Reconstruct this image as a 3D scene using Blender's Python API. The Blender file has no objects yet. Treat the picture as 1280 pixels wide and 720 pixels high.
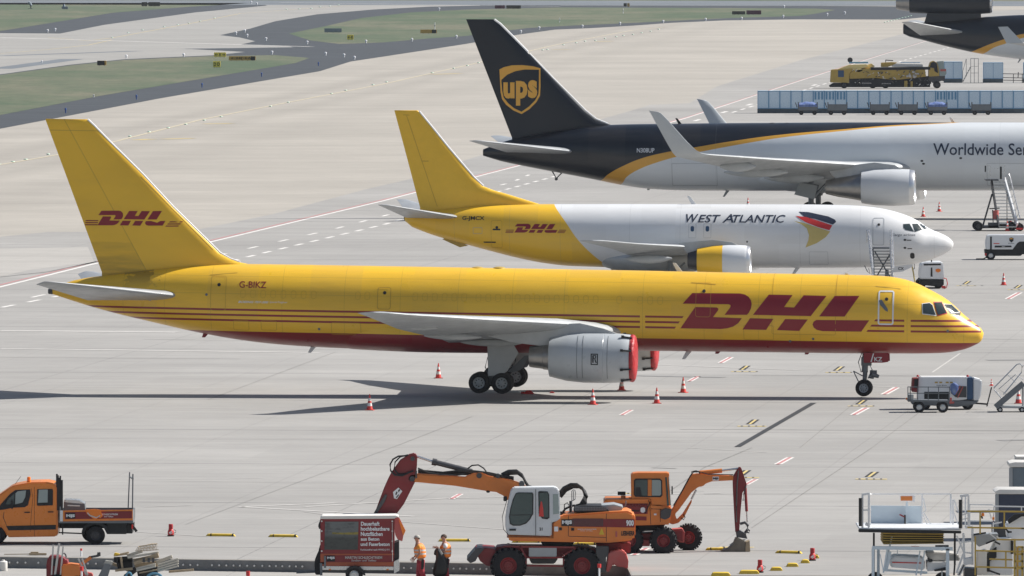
import bpy, bmesh, math, random
from mathutils import Vector, Matrix
from mathutils.bvhtree import BVHTree
from mathutils.geometry import tessellate_polygon
R = math.radians
random.seed(7)
SC = bpy.context.scene
COL = SC.collection
# ---------------------------------------------------------------- camera, sky, sun, exposure
F = 13000.0            # focal length in pixels of the 1280 px wide photograph
H = 24.2               # camera height above the apron
Y0 = -107.0            # pixel row of the horizon
TILT = math.atan((360 - Y0) / F)
cam = bpy.data.cameras.new('camera')
cam.sensor_width = 36.0
cam.lens = F / 1280 * 36.0
cam.clip_start = 1.0
cam.clip_end = 20000
camo = bpy.data.objects.new('camera', cam)
camo.location = (0, 0, H)
camo.rotation_euler = (R(90) - TILT, 0, 0)
COL.objects.link(camo)
SC.camera = camo
SUN_EL, SUN_AZ = 42.0, 14.0        # azimuth from +X towards +Y
W = bpy.data.worlds.new('World')
SC.world = W
W.use_nodes = True
wn = W.node_tree
bg = wn.nodes['Background']
sky = wn.nodes.new('ShaderNodeTexSky')
sky.sky_type = 'NISHITA'
sky.sun_disc = False
sky.sun_elevation = R(SUN_EL)
sky.sun_rotation = R(90 - SUN_AZ)
sky.air_density = 1.0
sky.dust_density = 2.0
wn.links.new(sky.outputs[0], bg.inputs[0])
bg.inputs[1].default_value = 0.068
sl = bpy.data.lights.new('sun', 'SUN')
sl.energy = 5.0
sl.angle = R(0.53)
sl.color = (1.0, 0.965, 0.91)
so = bpy.data.objects.new('sun', sl)
COL.objects.link(so)
sd = Vector((math.cos(R(SUN_EL)) * math.cos(R(SUN_AZ)), math.cos(R(SUN_EL)) * math.sin(R(SUN_AZ)), math.sin(R(SUN_EL))))
so.rotation_euler = sd.to_track_quat('Z', 'Y').to_euler()
so.location = (60, 300, 120)
SC.view_settings.view_transform = 'Standard'
SC.view_settings.look = 'None'
SC.view_settings.gamma = 1.0
SC.view_settings.use_curve_mapping = False
SC.view_settings.exposure = 0.42

# ---------------------------------------------------------------- node helpers
class T:
    def __init__(s, name, rough=.5, metal=0.0):
        s.mat = bpy.data.materials.new(name); s.mat.use_nodes = True
        s.nt = s.mat.node_tree; s.b = s.nt.nodes['Principled BSDF']
        s.b.inputs['Roughness'].default_value = rough
        s.b.inputs['Metallic'].default_value = metal
        s.tc = s.nt.nodes.new('ShaderNodeTexCoord')
        sp = s.nt.nodes.new('ShaderNodeSeparateXYZ'); s.nt.links.new(s.tc.outputs['Object'], sp.inputs[0])
        s.x, s.y, s.z = sp.outputs
    def put(s, sock, v):
        if isinstance(v, (int, float)): sock.default_value = v
        elif isinstance(v, (tuple, list)): sock.default_value = (*v, 1.0) if len(v) == 3 and len(sock.default_value) == 4 else v
        else: s.nt.links.new(v, sock)
    def m(s, op, a, b=None, c=None):
        n = s.nt.nodes.new('ShaderNodeMath'); n.operation = op
        for i, v in enumerate((a, b, c)):
            if v is not None: s.put(n.inputs[i], v)
        return n.outputs[0]
    def mix(s, f, A, B, mode='MIX'):
        n = s.nt.nodes.new('ShaderNodeMix'); n.data_type = 'RGBA'; n.blend_type = mode
        s.put(n.inputs[0], f); s.put(n.inputs[6], A); s.put(n.inputs[7], B)
        return n.outputs[2]
    def vec(s, x, y, z):
        n = s.nt.nodes.new('ShaderNodeCombineXYZ')
        for i, v in enumerate((x, y, z)): s.put(n.inputs[i], v)
        return n.outputs[0]
    def noise(s, scale, detail=4, sx=1, sy=1, sz=1, coord=None, rough=.55):
        mp = s.nt.nodes.new('ShaderNodeMapping'); mp.inputs['Scale'].default_value = (sx, sy, sz)
        s.nt.links.new(coord or s.tc.outputs['Object'], mp.inputs[0])
        n = s.nt.nodes.new('ShaderNodeTexNoise'); n.inputs['Scale'].default_value = scale
        n.inputs['Detail'].default_value = detail; n.inputs['Roughness'].default_value = rough
        s.nt.links.new(mp.outputs[0], n.inputs[0])
        return n.outputs[0]
    def ramp(s, v, lo, hi, a=0.0, b=1.0):
        n = s.nt.nodes.new('ShaderNodeMapRange'); s.put(n.inputs[0], v)
        for i, q in enumerate((lo, hi, a, b)): n.inputs[i + 1].default_value = q
        return n.outputs[0]
    def curve(s, v, pts):
        x0, x1 = pts[0][0], pts[-1][0]
        ys = [p[1] for p in pts]; y0, y1 = min(ys), max(ys)
        u = s.ramp(v, x0, x1)
        n = s.nt.nodes.new('ShaderNodeFloatCurve'); c = n.mapping.curves[0]
        q = [((p[0] - x0) / (x1 - x0), (p[1] - y0) / (y1 - y0)) for p in pts]
        c.points[0].location = q[0]; c.points[1].location = q[-1]
        for p in q[1:-1]: c.points.new(*p)
        n.mapping.update(); s.put(n.inputs[1], u)
        return s.m('ADD', s.m('MULTIPLY', n.outputs[0], y1 - y0), y0)
    def band(s, v, c, hw):
        return s.m('LESS_THAN', s.m('ABSOLUTE', s.m('SUBTRACT', v, c)), hw)
    def gt(s, a, b): return s.m('GREATER_THAN', a, b)
    def lt(s, a, b): return s.m('LESS_THAN', a, b)
    def AND(s, *a):
        r = a[0]
        for q in a[1:]: r = s.m('MULTIPLY', r, q)
        return r
    def OR(s, *a):
        r = a[0]
        for q in a[1:]: r = s.m('MAXIMUM', r, q)
        return r
    def grime(s, col, amt=.15, scale=1.2, sx=.25, sz=1.0, dirt=(.12, .10, .08)):
        f = s.ramp(s.noise(scale, 6, sx, 1, sz, rough=.65), .42, .8, 0, amt)
        return s.mix(f, col, dirt)
    def bump(s, h, strength=.2, dist=.02):
        n = s.nt.nodes.new('ShaderNodeBump'); n.inputs['Strength'].default_value = strength
        n.inputs['Distance'].default_value = dist; s.put(n.inputs['Height'], h)
        s.nt.links.new(n.outputs[0], s.b.inputs['Normal'])
    def done(s, col):
        s.put(s.b.inputs['Base Color'], col); return s.mat

def mat(name, col, rough=.55, metal=0.0, var=.18, scale=2.0, dirt=None):
    t = T(name, rough, metal)
    d = dirt or tuple(c * .45 for c in col)
    f = t.ramp(t.noise(scale, 5, rough=.65), .35, .8, 0, var)
    c = t.mix(f, col, d)
    t.put(t.b.inputs['Roughness'], t.ramp(t.noise(scale * 2.3, 3), .3, .7, max(0, rough - .07), min(1, rough + .1)))
    return t.done(c)

YEL = (.90, .535, .035)
RED = (.26, .012, .022)
M = {}
def mm(k, *a, **kw): M[k] = mat(k, *a, **kw); return M[k]
mm('yellow_paint', YEL, .38, var=.12)
mm('red_lettering', RED, .38, var=.05)
mm('white_paint', (.78, .79, .80), .35, var=.12)
mm('grey_paint', (.36, .38, .39), .42, var=.2)
mm('wing_grey', (.44, .46, .47), .38, var=.45, scale=.9)
mm('light_metal', (.62, .63, .64), .28, metal=.85, var=.15)
mm('edge_bright', (.80, .80, .80), .3, var=.05)
mm('dark_metal', (.09, .09, .095), .45, metal=.6, var=.3)
mm('bare_metal', (.35, .34, .33), .35, metal=.85, var=.4)
mm('tyre', (.018, .018, .02), .85, var=.3, scale=6)
mm('black', (.015, .016, .018), .6, var=.2)
mm('glass', (.03, .045, .05), .08, var=.05)
mm('cab_glass', (.05, .08, .08), .1, var=.1)
mm('pale_glass', (.30, .36, .35), .12, var=.15)
mm('navy_letter', (.02, .03, .06), .45, var=.03)
mm('orange_paint', (.72, .215, .04), .42, var=.2, dirt=(.2, .1, .05))
mm('truck_orange', (.78, .235, .035), .3, var=.1)
mm('maroon_paint', (.23, .02, .024), .5, var=.3, dirt=(.1, .06, .05))
mm('dusty_red', (.50, .09, .08), .6, var=.4, dirt=(.3, .2, .17))
mm('signal_red', (.62, .03, .03), .45, var=.15)
mm('cone_red', (.60, .05, .04), .55, var=.2)
mm('cone_white', (.72, .70, .68), .55, var=.25)
mm('blue_dark', (.03, .08, .17), .45, var=.15)
mm('blue_cloth', (.04, .10, .35), .7, var=.7, scale=3.5, dirt=(.45, .52, .62))
mm('rubber_yellow', (.72, .50, .05), .65, var=.35, scale=4)
mm('lamp_orange', (.85, .22, .02), .3, var=.05)
mm('ops_yellow', (.50, .34, .07), .5, var=.35, scale=1.5)
mm('wood', (.42, .33, .22), .8, var=.5, scale=4)
mm('pale_wood', (.60, .56, .48), .8, var=.35, scale=4)
mm('skin', (.42, .22, .15), .6, var=.1)
mm('hair', (.09, .06, .045), .8, var=.3, scale=30)
t = T('vest', .6); c = t.mix(t.ramp(t.noise(8, 4), .3, .8, 0, .25), (.95, .25, .03), (.6, .15, .03))
M['vest'] = t.done(t.mix(t.OR(t.band(t.z, 1.09, .03), t.band(t.z, 1.22, .03)), c, (.52, .50, .48)))
mm('vest_band', (.55, .53, .50), .4, var=.1)
mm('trouser_red', (.34, .025, .04), .75, var=.3, scale=10)
mm('shirt_white', (.72, .72, .74), .7, var=.15, scale=8)
mm('shirt_orange', (.85, .34, .05), .7, var=.15, scale=8)
mm('black_bag', (.009, .009, .01), .45, var=.4, scale=12)
mm('cap_grey', (.45, .44, .40), .8, var=.2, scale=10)
mm('tarp_white', (.72, .70, .66), .6, var=.2)
mm('steel_grey', (.17, .185, .20), .5, metal=.3, var=.3)
mm('rust_stripe', (.40, .095, .04), .5, var=.3)
mm('ups_gold', (.82, .42, .06), .4, var=.05)
t = T('cover_red', .5); n = t.noise(2.2, 3, rough=.6); t.bump(n, 1.0, .12)
M['cover_red'] = t.done(t.mix(t.ramp(n, .35, .7, 0, .4), (.42, .016, .022), (.22, .01, .015)))

# ---------------------------------------------------------------- mesh helpers
class MB:
    def __init__(s): s.v = []; s.f = []; s.m = []; s.smooth = True
    def add(s, vs, fs, m=0):
        o = len(s.v); s.v += [tuple(v) for v in vs]
        s.f += [tuple(i + o for i in f) for f in fs]; s.m += [m] * len(fs)
    def box(s, c, d, m=0, rot=None):
        x, y, z = [q / 2 for q in d]
        vs = [Vector((i * x, j * y, k * z)) for i in (-1, 1) for j in (-1, 1) for k in (-1, 1)]
        if rot is not None: vs = [rot @ v for v in vs]
        c = Vector(c)
        s.add([v + c for v in vs], [(0, 1, 3, 2), (4, 6, 7, 5), (0, 4, 5, 1), (2, 3, 7, 6), (0, 2, 6, 4), (1, 5, 7, 3)], m)
    def bar(s, a, b, w, h=None, m=0):
        a, b = Vector(a), Vector(b); d = b - a
        if d.length < 1e-6: return
        q = d.to_track_quat('X', 'Z').to_matrix()
        s.box((a + b) / 2, (d.length, w, h or w), m, q)
    def cyl(s, a, b, r0, r1=None, n=16, m=0, caps=True):
        a, b = Vector(a), Vector(b); r1 = r0 if r1 is None else r1
        q = (b - a).to_track_quat('Z', 'Y').to_matrix(); vs = []
        for p, r in ((a, r0), (b, r1)):
            for i in range(n):
                t = 2 * math.pi * i / n; vs.append(p + q @ Vector((r * math.cos(t), r * math.sin(t), 0)))
        fs = [(i, (i + 1) % n, n + (i + 1) % n, n + i) for i in range(n)]
        if caps: fs += [tuple(range(n))[::-1], tuple(range(n, 2 * n))]
        s.add(vs, fs, m)
    def tube(s, pts, r, n=8, m=0):
        pts = [Vector(p) for p in pts]; vs = []
        for k, p in enumerate(pts):
            d = (pts[min(k + 1, len(pts) - 1)] - pts[max(k - 1, 0)])
            q = d.to_track_quat('Z', 'Y').to_matrix()
            for i in range(n):
                t = 2 * math.pi * i / n; vs.append(p + q @ Vector((r * math.cos(t), r * math.sin(t), 0)))
        fs = []
        for k in range(len(pts) - 1):
            fs += [(k * n + i, k * n + (i + 1) % n, (k + 1) * n + (i + 1) % n, (k + 1) * n + i) for i in range(n)]
        fs += [tuple(range(n))[::-1], tuple(range((len(pts) - 1) * n, len(pts) * n))]
        s.add(vs, fs, m)
    def prism(s, poly, y0, y1, m=0):     # polygon in x,z pushed from y0 to y1
        n = len(poly)
        vs = [(p[0], y0, p[1]) for p in poly] + [(p[0], y1, p[1]) for p in poly]
        s.add(vs, [tuple(range(n)), tuple(range(n, 2 * n))[::-1]] + [(i, n + i, n + (i + 1) % n, (i + 1) % n) for i in range(n)], m)
    def lathe(s, prof, c=(0, 0, 0), axis='X', n=32, m=0, ms=None, closed=False):
        c = Vector(c); vs = []
        for (x, r) in prof:
            for i in range(n):
                t = 2 * math.pi * i / n; u, w = r * math.cos(t), r * math.sin(t)
                vs.append(c + Vector({'X': (x, u, w), 'Y': (w, x, u), 'Z': (u, w, x)}[axis]))
        N = len(prof)
        for k in range(N if closed else N - 1):
            k2 = (k + 1) % N
            s.add([vs[k * n + i] for i in range(n)] + [vs[k2 * n + i] for i in range(n)],
                  [(i, (i + 1) % n, n + (i + 1) % n, n + i) for i in range(n)], ms[k] if ms else m)
    def loft(s, secs, m=0, cap=True):
        n = len(secs[0]); vs = [v for sec in secs for v in sec]; fs = []
        for k in range(len(secs) - 1):
            fs += [(k * n + i, k * n + (i + 1) % n, (k + 1) * n + (i + 1) % n, (k + 1) * n + i) for i in range(n)]
        if cap: fs += [tuple(range(n))[::-1], tuple(range((len(secs) - 1) * n, len(secs) * n))]
        s.add(vs, fs, m)
    def build(s, name, mats, parent=None, bevel=0, smooth=35, loc=None):
        me = bpy.data.meshes.new(name)
        bm = bmesh.new()
        vs = [bm.verts.new(v) for v in s.v]
        for f, k in zip(s.f, s.m):
            try: q = bm.faces.new([vs[i] for i in f])
            except ValueError: continue
            q.material_index = k
        bmesh.ops.remove_doubles(bm, verts=bm.verts, dist=1e-5)
        bmesh.ops.recalc_face_normals(bm, faces=bm.faces)
        if bevel: bmesh.ops.bevel(bm, geom=[e for e in bm.edges if len(e.link_faces) == 2 and e.calc_face_angle(0) > .5], offset=bevel, segments=2, affect='EDGES', clamp_overlap=True)
        bm.to_mesh(me); bm.free()
        if smooth:
            me.polygons.foreach_set('use_smooth', [True] * len(me.polygons))
            me.set_sharp_from_angle(angle=R(smooth))
        if not isinstance(mats, (list, tuple)): mats = [mats]
        for q in mats: me.materials.append(M[q] if isinstance(q, str) else q)
        o = bpy.data.objects.new(name, me); COL.objects.link(o)
        if parent: o.parent = parent
        if loc: o.location = loc
        return o

def empty(name, loc, label, cat, group=None, rz=0, rx=0, ry=0):
    o = bpy.data.objects.new(name, None); COL.objects.link(o)
    o.location = loc; o.rotation_euler = (rx, ry, rz); o.empty_display_size = .5
    o['label'] = label; o['category'] = cat
    if group: o['group'] = group
    return o
def tag(o, label, cat, group=None):
    o['label'] = label; o['category'] = cat
    if group: o['group'] = group
    return o
def dup(o, loc=None, label=None, rz=None, parent=None):
    c = o.copy(); COL.objects.link(c)
    if parent is not None: c.parent = parent
    if loc is not None: c.location = loc
    if rz is not None: c.rotation_euler.z = rz
    if label: c['label'] = label
    for ch in list(o.children): dup(ch, parent=c)
    return c

def G(px, py, z=0.0):                    # pixel -> point on the ground
    a = TILT + math.atan((py - 360) / F)
    y = (H - z) / math.tan(a)
    d = math.hypot(y, H - z) * math.cos(a - TILT)
    return Vector(((px - 640) * d / F, y, z))
def S(py, z=0.0): return F / G(640, py, z).y

def text_bm(s, shear=0, offset=0.0, spacing=1.0):
    cu = bpy.data.curves.new('t', 'FONT'); cu.body = s; cu.shear = shear; cu.offset = offset; cu.space_character = spacing
    cu.resolution_u = 3
    o = bpy.data.objects.new('t', cu); COL.objects.link(o)
    me = bpy.data.meshes.new_from_object(o.evaluated_get(bpy.context.evaluated_depsgraph_get()))
    bpy.data.objects.remove(o); bpy.data.curves.remove(cu)
    bm = bmesh.new(); bm.from_mesh(me); bpy.data.meshes.remove(me)
    return bm
def fit(bm, x0, x1, z0, z1):             # flat x,y mesh -> x,z box
    xs = [v.co.x for v in bm.verts]; ys = [v.co.y for v in bm.verts]
    a, b, c, d = min(xs), max(xs), min(ys), max(ys)
    for v in bm.verts: v.co = (x0 + (v.co.x - a) / (b - a) * (x1 - x0), 0, z0 + (v.co.y - c) / (d - c) * (z1 - z0))
    return bm
def poly_bm(polys):
    bm = bmesh.new()
    for p in polys:
        vs = [bm.verts.new((q[0], 0, q[1])) for q in p]
        for t in tessellate_polygon([[Vector((q[0], q[1], 0)) for q in p]]):
            try: bm.faces.new([vs[i] for i in t])
            except ValueError: pass
    bmesh.ops.recalc_face_normals(bm, faces=bm.faces)
    return bm
def ring(cx, cz, w, h, t, r=.15, k=4):
    def rr(w, h, r):
        o = []
        for sx, sz, a in ((1, 1, 0), (-1, 1, 90), (-1, -1, 180), (1, -1, 270)):
            for i in range(k + 1):
                q = R(a + 90 * i / k); o.append((cx + sx * (w / 2 - r) + r * math.cos(q), cz + sz * (h / 2 - r) + r * math.sin(q)))
        return o
    A, B = rr(w, h, r), rr(w - 2 * t, h - 2 * t, max(r - t, .01)); n = len(A)
    return [[A[i], A[(i + 1) % n], B[(i + 1) % n], B[i]] for i in range(n)]
def rrect(cx, cz, w, h, r=.1, k=4):
    o = []
    for sx, sz, a in ((1, 1, 0), (-1, 1, 90), (-1, -1, 180), (1, -1, 270)):
        for i in range(k + 1):
            q = R(a + 90 * i / k); o.append((cx + sx * (w / 2 - r) + r * math.cos(q), cz + sz * (h / 2 - r) + r * math.sin(q)))
    return o
def flat(name, bm, material, parent, y, loc=None):   # a flat marking on a face that looks towards -y
    for v in bm.verts: v.co.y = y
    me = bpy.data.meshes.new(name); bm.to_mesh(me); bm.free()
    me.materials.append(M[material] if isinstance(material, str) else material)
    o = bpy.data.objects.new(name, me); COL.objects.link(o); o.parent = parent
    return o
def bvh_of(*objs):
    vs, fs = [], []
    for o in objs:
        n = len(vs); vs += [v.co.copy() for v in o.data.vertices]
        fs += [tuple(i + n for i in p.vertices) for p in o.data.polygons]
    return BVHTree.FromPolygons(vs, fs)
def clip(P, ax, c, keep):
    o = []
    for i in range(len(P)):
        a, b = P[i], P[(i + 1) % len(P)]; da, db = (a[ax] - c) * keep, (b[ax] - c) * keep
        if da >= 0: o.append(a)
        if (da > 0 and db < 0) or (da < 0 and db > 0):
            t = da / (da - db); o.append((a[0] + (b[0] - a[0]) * t, a[1] + (b[1] - a[1]) * t))
    return o
def decal(name, bm, material, parent, tree, off=.012, step=.15, side=-1, xstep=None):
    bmesh.ops.triangulate(bm, faces=bm.faces[:])
    tris = [[(v.co.x, v.co.z) for v in f.verts] for f in bm.faces]; bm.free()
    for ax, st in ((1, step), (0, xstep)):
        if not st: continue
        out = []
        for P in tris:
            lo, hi = min(p[ax] for p in P), max(p[ax] for p in P); k = math.floor(lo / st); 
            while k * st < hi:
                q = clip(clip(P, ax, k * st, 1), ax, (k + 1) * st, -1)
                if len(q) > 2: out.append(q)
                k += 1
        tris = out
    vs, fs, idx = [], [], {}
    def vert(p):
        k = (round(p[0], 4), round(p[1], 4))
        if k not in idx:
            h = tree.ray_cast(Vector((p[0], side * 60, p[1])), Vector((0, -side, 0)))
            if h[0] is None: idx[k] = None
            else: idx[k] = len(vs); vs.append(h[0] + h[1] * (off if h[1].y * side > 0 else -off))
        return idx[k]
    for P in tris:
        A2 = sum(P[i][0] * P[(i + 1) % len(P)][1] - P[(i + 1) % len(P)][0] * P[i][1] for i in range(len(P)))
        q = []
        for p in P:
            i = vert(p)
            if i is None: q = []; break
            if i not in q: q.append(i)
        if len(q) > 2: fs.append(q if (A2 > 0) == (side < 0) else q[::-1])
    me = bpy.data.meshes.new(name); me.from_pydata(vs, [], fs); me.update()
    me.polygons.foreach_set('use_smooth', [True] * len(me.polygons))
    me.materials.append(M[material] if isinstance(material, str) else material)
    o = bpy.data.objects.new(name, me); COL.objects.link(o); o.parent = parent
    return o
def pchip(xs, ys):
    n = len(xs); h = [xs[i + 1] - xs[i] for i in range(n - 1)]; d = [(ys[i + 1] - ys[i]) / h[i] for i in range(n - 1)]
    m = [d[0]] + [0 if d[i - 1] * d[i] <= 0 else (h[i - 1] + h[i]) * 3 / ((2 * h[i] + h[i - 1]) / d[i - 1] + (h[i] + 2 * h[i - 1]) / d[i]) for i in range(1, n - 1)] + [d[-1]]
    def f(x):
        if x <= xs[0]: return ys[0]
        if x >= xs[-1]: return ys[-1]
        i = 0
        while xs[i + 1] < x: i += 1
        t = (x - xs[i]) / h[i]
        return (2*t**3 - 3*t*t + 1) * ys[i] + (t**3 - 2*t*t + t) * h[i] * m[i] + (-2*t**3 + 3*t*t) * ys[i + 1] + (t**3 - t*t) * h[i] * m[i + 1]
    return f
# ---------------------------------------------------------------- ground
def concrete(name, col, rot=-6, slab=7.5, joint=.35, var=.22, seed=0, tint=.5):
    t = T(name, .85)
    ca, sa = math.cos(R(rot)), math.sin(R(rot))
    u = t.m('ADD', t.m('MULTIPLY', t.x, ca), t.m('MULTIPLY', t.y, sa))
    v = t.m('SUBTRACT', t.m('MULTIPLY', t.y, ca), t.m('MULTIPLY', t.x, sa))
    def lines(q, per, w, o=0):
        return t.lt(t.m('ABSOLUTE', t.m('SUBTRACT', t.m('FRACT', t.m('ADD', t.m('DIVIDE', q, per), o)), .5)), w / per / 2)
    cell = t.vec(t.m('FLOOR', t.m('DIVIDE', u, slab * 2)), t.m('FLOOR', t.m('DIVIDE', v, slab)), seed)
    wn_ = t.nt.nodes.new('ShaderNodeTexWhiteNoise'); t.nt.links.new(cell, wn_.inputs[0])
    cd = t.vec(u, v, seed)
    n1 = t.noise(.022, 6, coord=cd, rough=.62)
    n2 = t.noise(.25, 8, coord=cd, rough=.72)
    n3 = t.noise(.09, 5, sx=.35, sy=1.6, coord=cd, rough=.6)
    c = t.mix(t.ramp(n1, .3, .7), tuple(q * (1 - var * .5) for q in col), tuple(q * (1 + var * .35) for q in col))
    c = t.mix(t.ramp(n2, .35, .75, 0, .38), c, tuple(q * .66 for q in col))
    c = t.mix(t.ramp(t.noise(1.1, 6, sx=.4, coord=cd, rough=.8), .45, .75, 0, .3), c, tuple(min(1, q * 1.25) for q in col))
    c = t.mix(t.ramp(n3, .48, .75, 0, .42), c, tuple(q * .66 for q in col))
    c = t.mix(t.ramp(wn_.outputs[0], 0, 1, 0, .26), c, tuple(q * .7 for q in col))
    c = t.mix(t.ramp(t.noise(.9, 7, sx=.12, sy=1.0, coord=cd, rough=.75), .5, .72, 0, .34), c, tuple(q * .55 for q in col))
    c = t.mix(t.ramp(t.noise(.7, 6, sx=.1, sy=.9, coord=t.vec(u, v, seed + 7), rough=.7), .55, .75, 0, .35), c, tuple(min(1, q * 1.3) for q in col))
    # oil and tyre stains
    c = t.mix(t.ramp(t.noise(.6, 4, sx=.5, coord=cd), .66, .8, 0, .35), c, tuple(q * .4 for q in col))
    if seed == 3:        # rubber laid down by nose and main wheels beside the taxi line
        a, b = G(0, 206), G(790, 38); d_ = (b - a).normalized()
        ds = t.m('SUBTRACT', t.m('MULTIPLY', t.m('SUBTRACT', t.x, a.x), d_.y), t.m('MULTIPLY', t.m('SUBTRACT', t.y, a.y), d_.x))
        ds = t.m('ADD', ds, t.m('MULTIPLY', t.noise(.01, 2), 4))
        for off, w, k in ((-2.5, 4.5, .40), (6, 4, .34), (16, 6, .2), (-14, 7, .16)):
            c = t.mix(t.m('MULTIPLY', t.ramp(t.m('ABSOLUTE', t.m('SUBTRACT', ds, off)), 0, w, k, 0), t.ramp(n1, .3, .6, .5, 1)), c, tuple(q * .55 for q in col))
    j = t.OR(lines(u, slab, .06), lines(v, slab, .14))
    c = t.mix(t.m('MULTIPLY', j, joint * .5), c, (.07, .065, .06))
    J = t.OR(lines(u, slab * 4, .06, .2), lines(v, slab * 4, .38, .37))
    c = t.mix(t.m('MULTIPLY', J, t.ramp(t.noise(.8, 3, coord=cd), .3, .6, .2, joint * 1.5)), c, (.08, .08, .08))
    t.bump(n2, .15, .01)
    return t.done(c)
M['grey_concrete'] = concrete('grey_concrete', (.35, .338, .32), var=.45)
M['cream_concrete'] = concrete('cream_concrete', (.405, .375, .33), rot=16, slab=15, joint=.12, var=.3, seed=3)
M['taxi_concrete'] = concrete('taxi_concrete', (.335, .325, .305), rot=16, slab=15, joint=.1, var=.3, seed=5)
M['lower_concrete'] = concrete('lower_concrete', (.40, .385, .36), joint=.1, var=.3, seed=9)
M['asphalt'] = mat('asphalt', (.043, .051, .061), .9, var=.4, scale=.05)
M['runway_asphalt'] = mat('runway_asphalt', (.15, .17, .19), .9, var=.4, scale=.02)
def grass_mat():
    t = T('grass', .95)
    n = t.noise(.02, 9, sx=1, sy=.35, rough=.78); n2 = t.noise(.4, 6, sy=.3, rough=.8)
    c = t.mix(t.ramp(n, .42, .6), (.062, .100, .048), (.155, .150, .095))
    c = t.mix(t.ramp(n2, .4, .65, 0, .55), c, (.045, .062, .036))
    return t.done(c)
M['grass'] = grass_mat()
def paint(name, col, wear=.5):
    t = T(name, .8)
    n = t.noise(2.0, 5, rough=.7)
    return t.done(t.mix(t.ramp(n, .45, .62, 0, wear), col, (.40, .38, .35)))
M['line_white'] = paint('line_white', (.72, .70, .67))
M['line_faint'] = paint('line_faint', (.52, .505, .48), .6)
M['line_yellow'] = paint('line_yellow', (.62, .47, .14), .6)
M['line_pale_yellow'] = paint('line_pale_yellow', (.56, .49, .33), .7)
M['line_red'] = paint('line_red', (.50, .17, .18), .6)
M['tar'] = mat('tar', (.03, .031, .035), .8, var=.4, scale=3)
M['joint_tar'] = mat('joint_tar', (.13, .128, .122), .8, var=.9, scale=1.2, dirt=(.33, .32, .30))
M['tar_faint'] = mat('tar_faint', (.24, .235, .23), .85, var=.5, scale=1)

def sheet(name, pts, z, m, kind='structure', zb=0.0, step=None):
    if pts and len(pts[0]) == 2: pts = [G(p[0], p[1], zb) for p in pts]
    bm = bmesh.new()
    vs = [bm.verts.new((p[0], p[1], z + zb)) for p in pts]
    for t_ in tessellate_polygon([[Vector((p[0], p[1], 0)) for p in pts]]):
        a, b, c = [pts[i] for i in t_]
        if (b[0] - a[0]) * (c[1] - a[1]) - (c[0] - a[0]) * (b[1] - a[1]) < 0: t_ = t_[::-1]
        try: bm.faces.new([vs[i] for i in t_])
        except ValueError: pass
    me = bpy.data.meshes.new(name); bm.to_mesh(me); bm.free()
    me.materials.append(M[m] if isinstance(m, str) else m)
    o = bpy.data.objects.new(name, me); COL.objects.link(o); o['kind'] = kind
    return o
EDGE = [(-300, 691), (0, 696), (220, 699), (620, 704.5), (783, 707.3), (789, 719.5), (1060, 720), (1700, 724)]
far = 5200
gp = [G(*p) for p in EDGE]
sheet('ground', [(-4000, far, 0), (-4000, gp[0].y, 0)] + [tuple(p) for p in gp] + [(4000, gp[-1].y, 0), (4000, far, 0)], 0, 'cream_concrete')
# lower level where the slab has been dug out, and the cut face of the slab
sheet('excavated_ground', [(-60, 250, 0), (60, 250, 0), (60, 400, 0), (-60, 400, 0)], -.42, 'lower_concrete')
mb = MB()
for a, b in zip(gp[:-1], gp[1:]):
    mb.add([(a.x, a.y, -.42), (b.x, b.y, -.42), (b.x, b.y, 0), (a.x, a.y, 0)], [(0, 1, 2, 3)])
M['cut_face'] = mat('cut_face', (.24, .24, .235), .9, var=.5, scale=3)
o = mb.build('pavement_edge', 'cut_face', smooth=0); o['kind'] = 'structure'
mb = MB()
for px in [12, 22, 32, 48, 110, 120, 131, 229, 238, 247, 265, 274, 283, 292, 300, 309, 318, 328, 337, 345, 353, 362, 370, 378, 505, 514, 527, 541, 552, 567, 575, 583, 592, 600, 608]:
    i = 0
    while EDGE[i + 1][0] < px: i += 1
    t_ = (px - EDGE[i][0]) / (EDGE[i + 1][0] - EDGE[i][0])
    py = EDGE[i][1] + t_ * (EDGE[i + 1][1] - EDGE[i][1]); p = G(px, py)
    mb.cyl((p.x, p.y + .1, -.20), (p.x, p.y - .14, -.20), .035, n=10)
o = mb.build('dowel_bars', 'light_metal'); tag(o, 'row of short steel dowel ends along the cut face of the slab', 'dowel bars'); o['kind'] = 'structure'

Z1, Z2, Z3, Z4 = .006, .012, .018, .024
# grey apron
sheet('apron', [(-700, 470), (-500, 325), (0, 296), (60, 290), (117, 290), (150, 311), (247, 287), (340, 268), (460, 236), (512, 224), (560, 207), (640, 182), (700, 163), (780, 141), (813, 131), (862, 129), (896, 108), (1000, 75.5), (1127, 43), (1180, 31), (1240, 23), (2400, 23), (2400, 690), (1060, 719.5), (790, 719), (784, 706.8), (620, 704), (220, 698.5), (0, 695.5), (-300, 690.5), (-700, 690)], Z1, 'grey_concrete')
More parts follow.
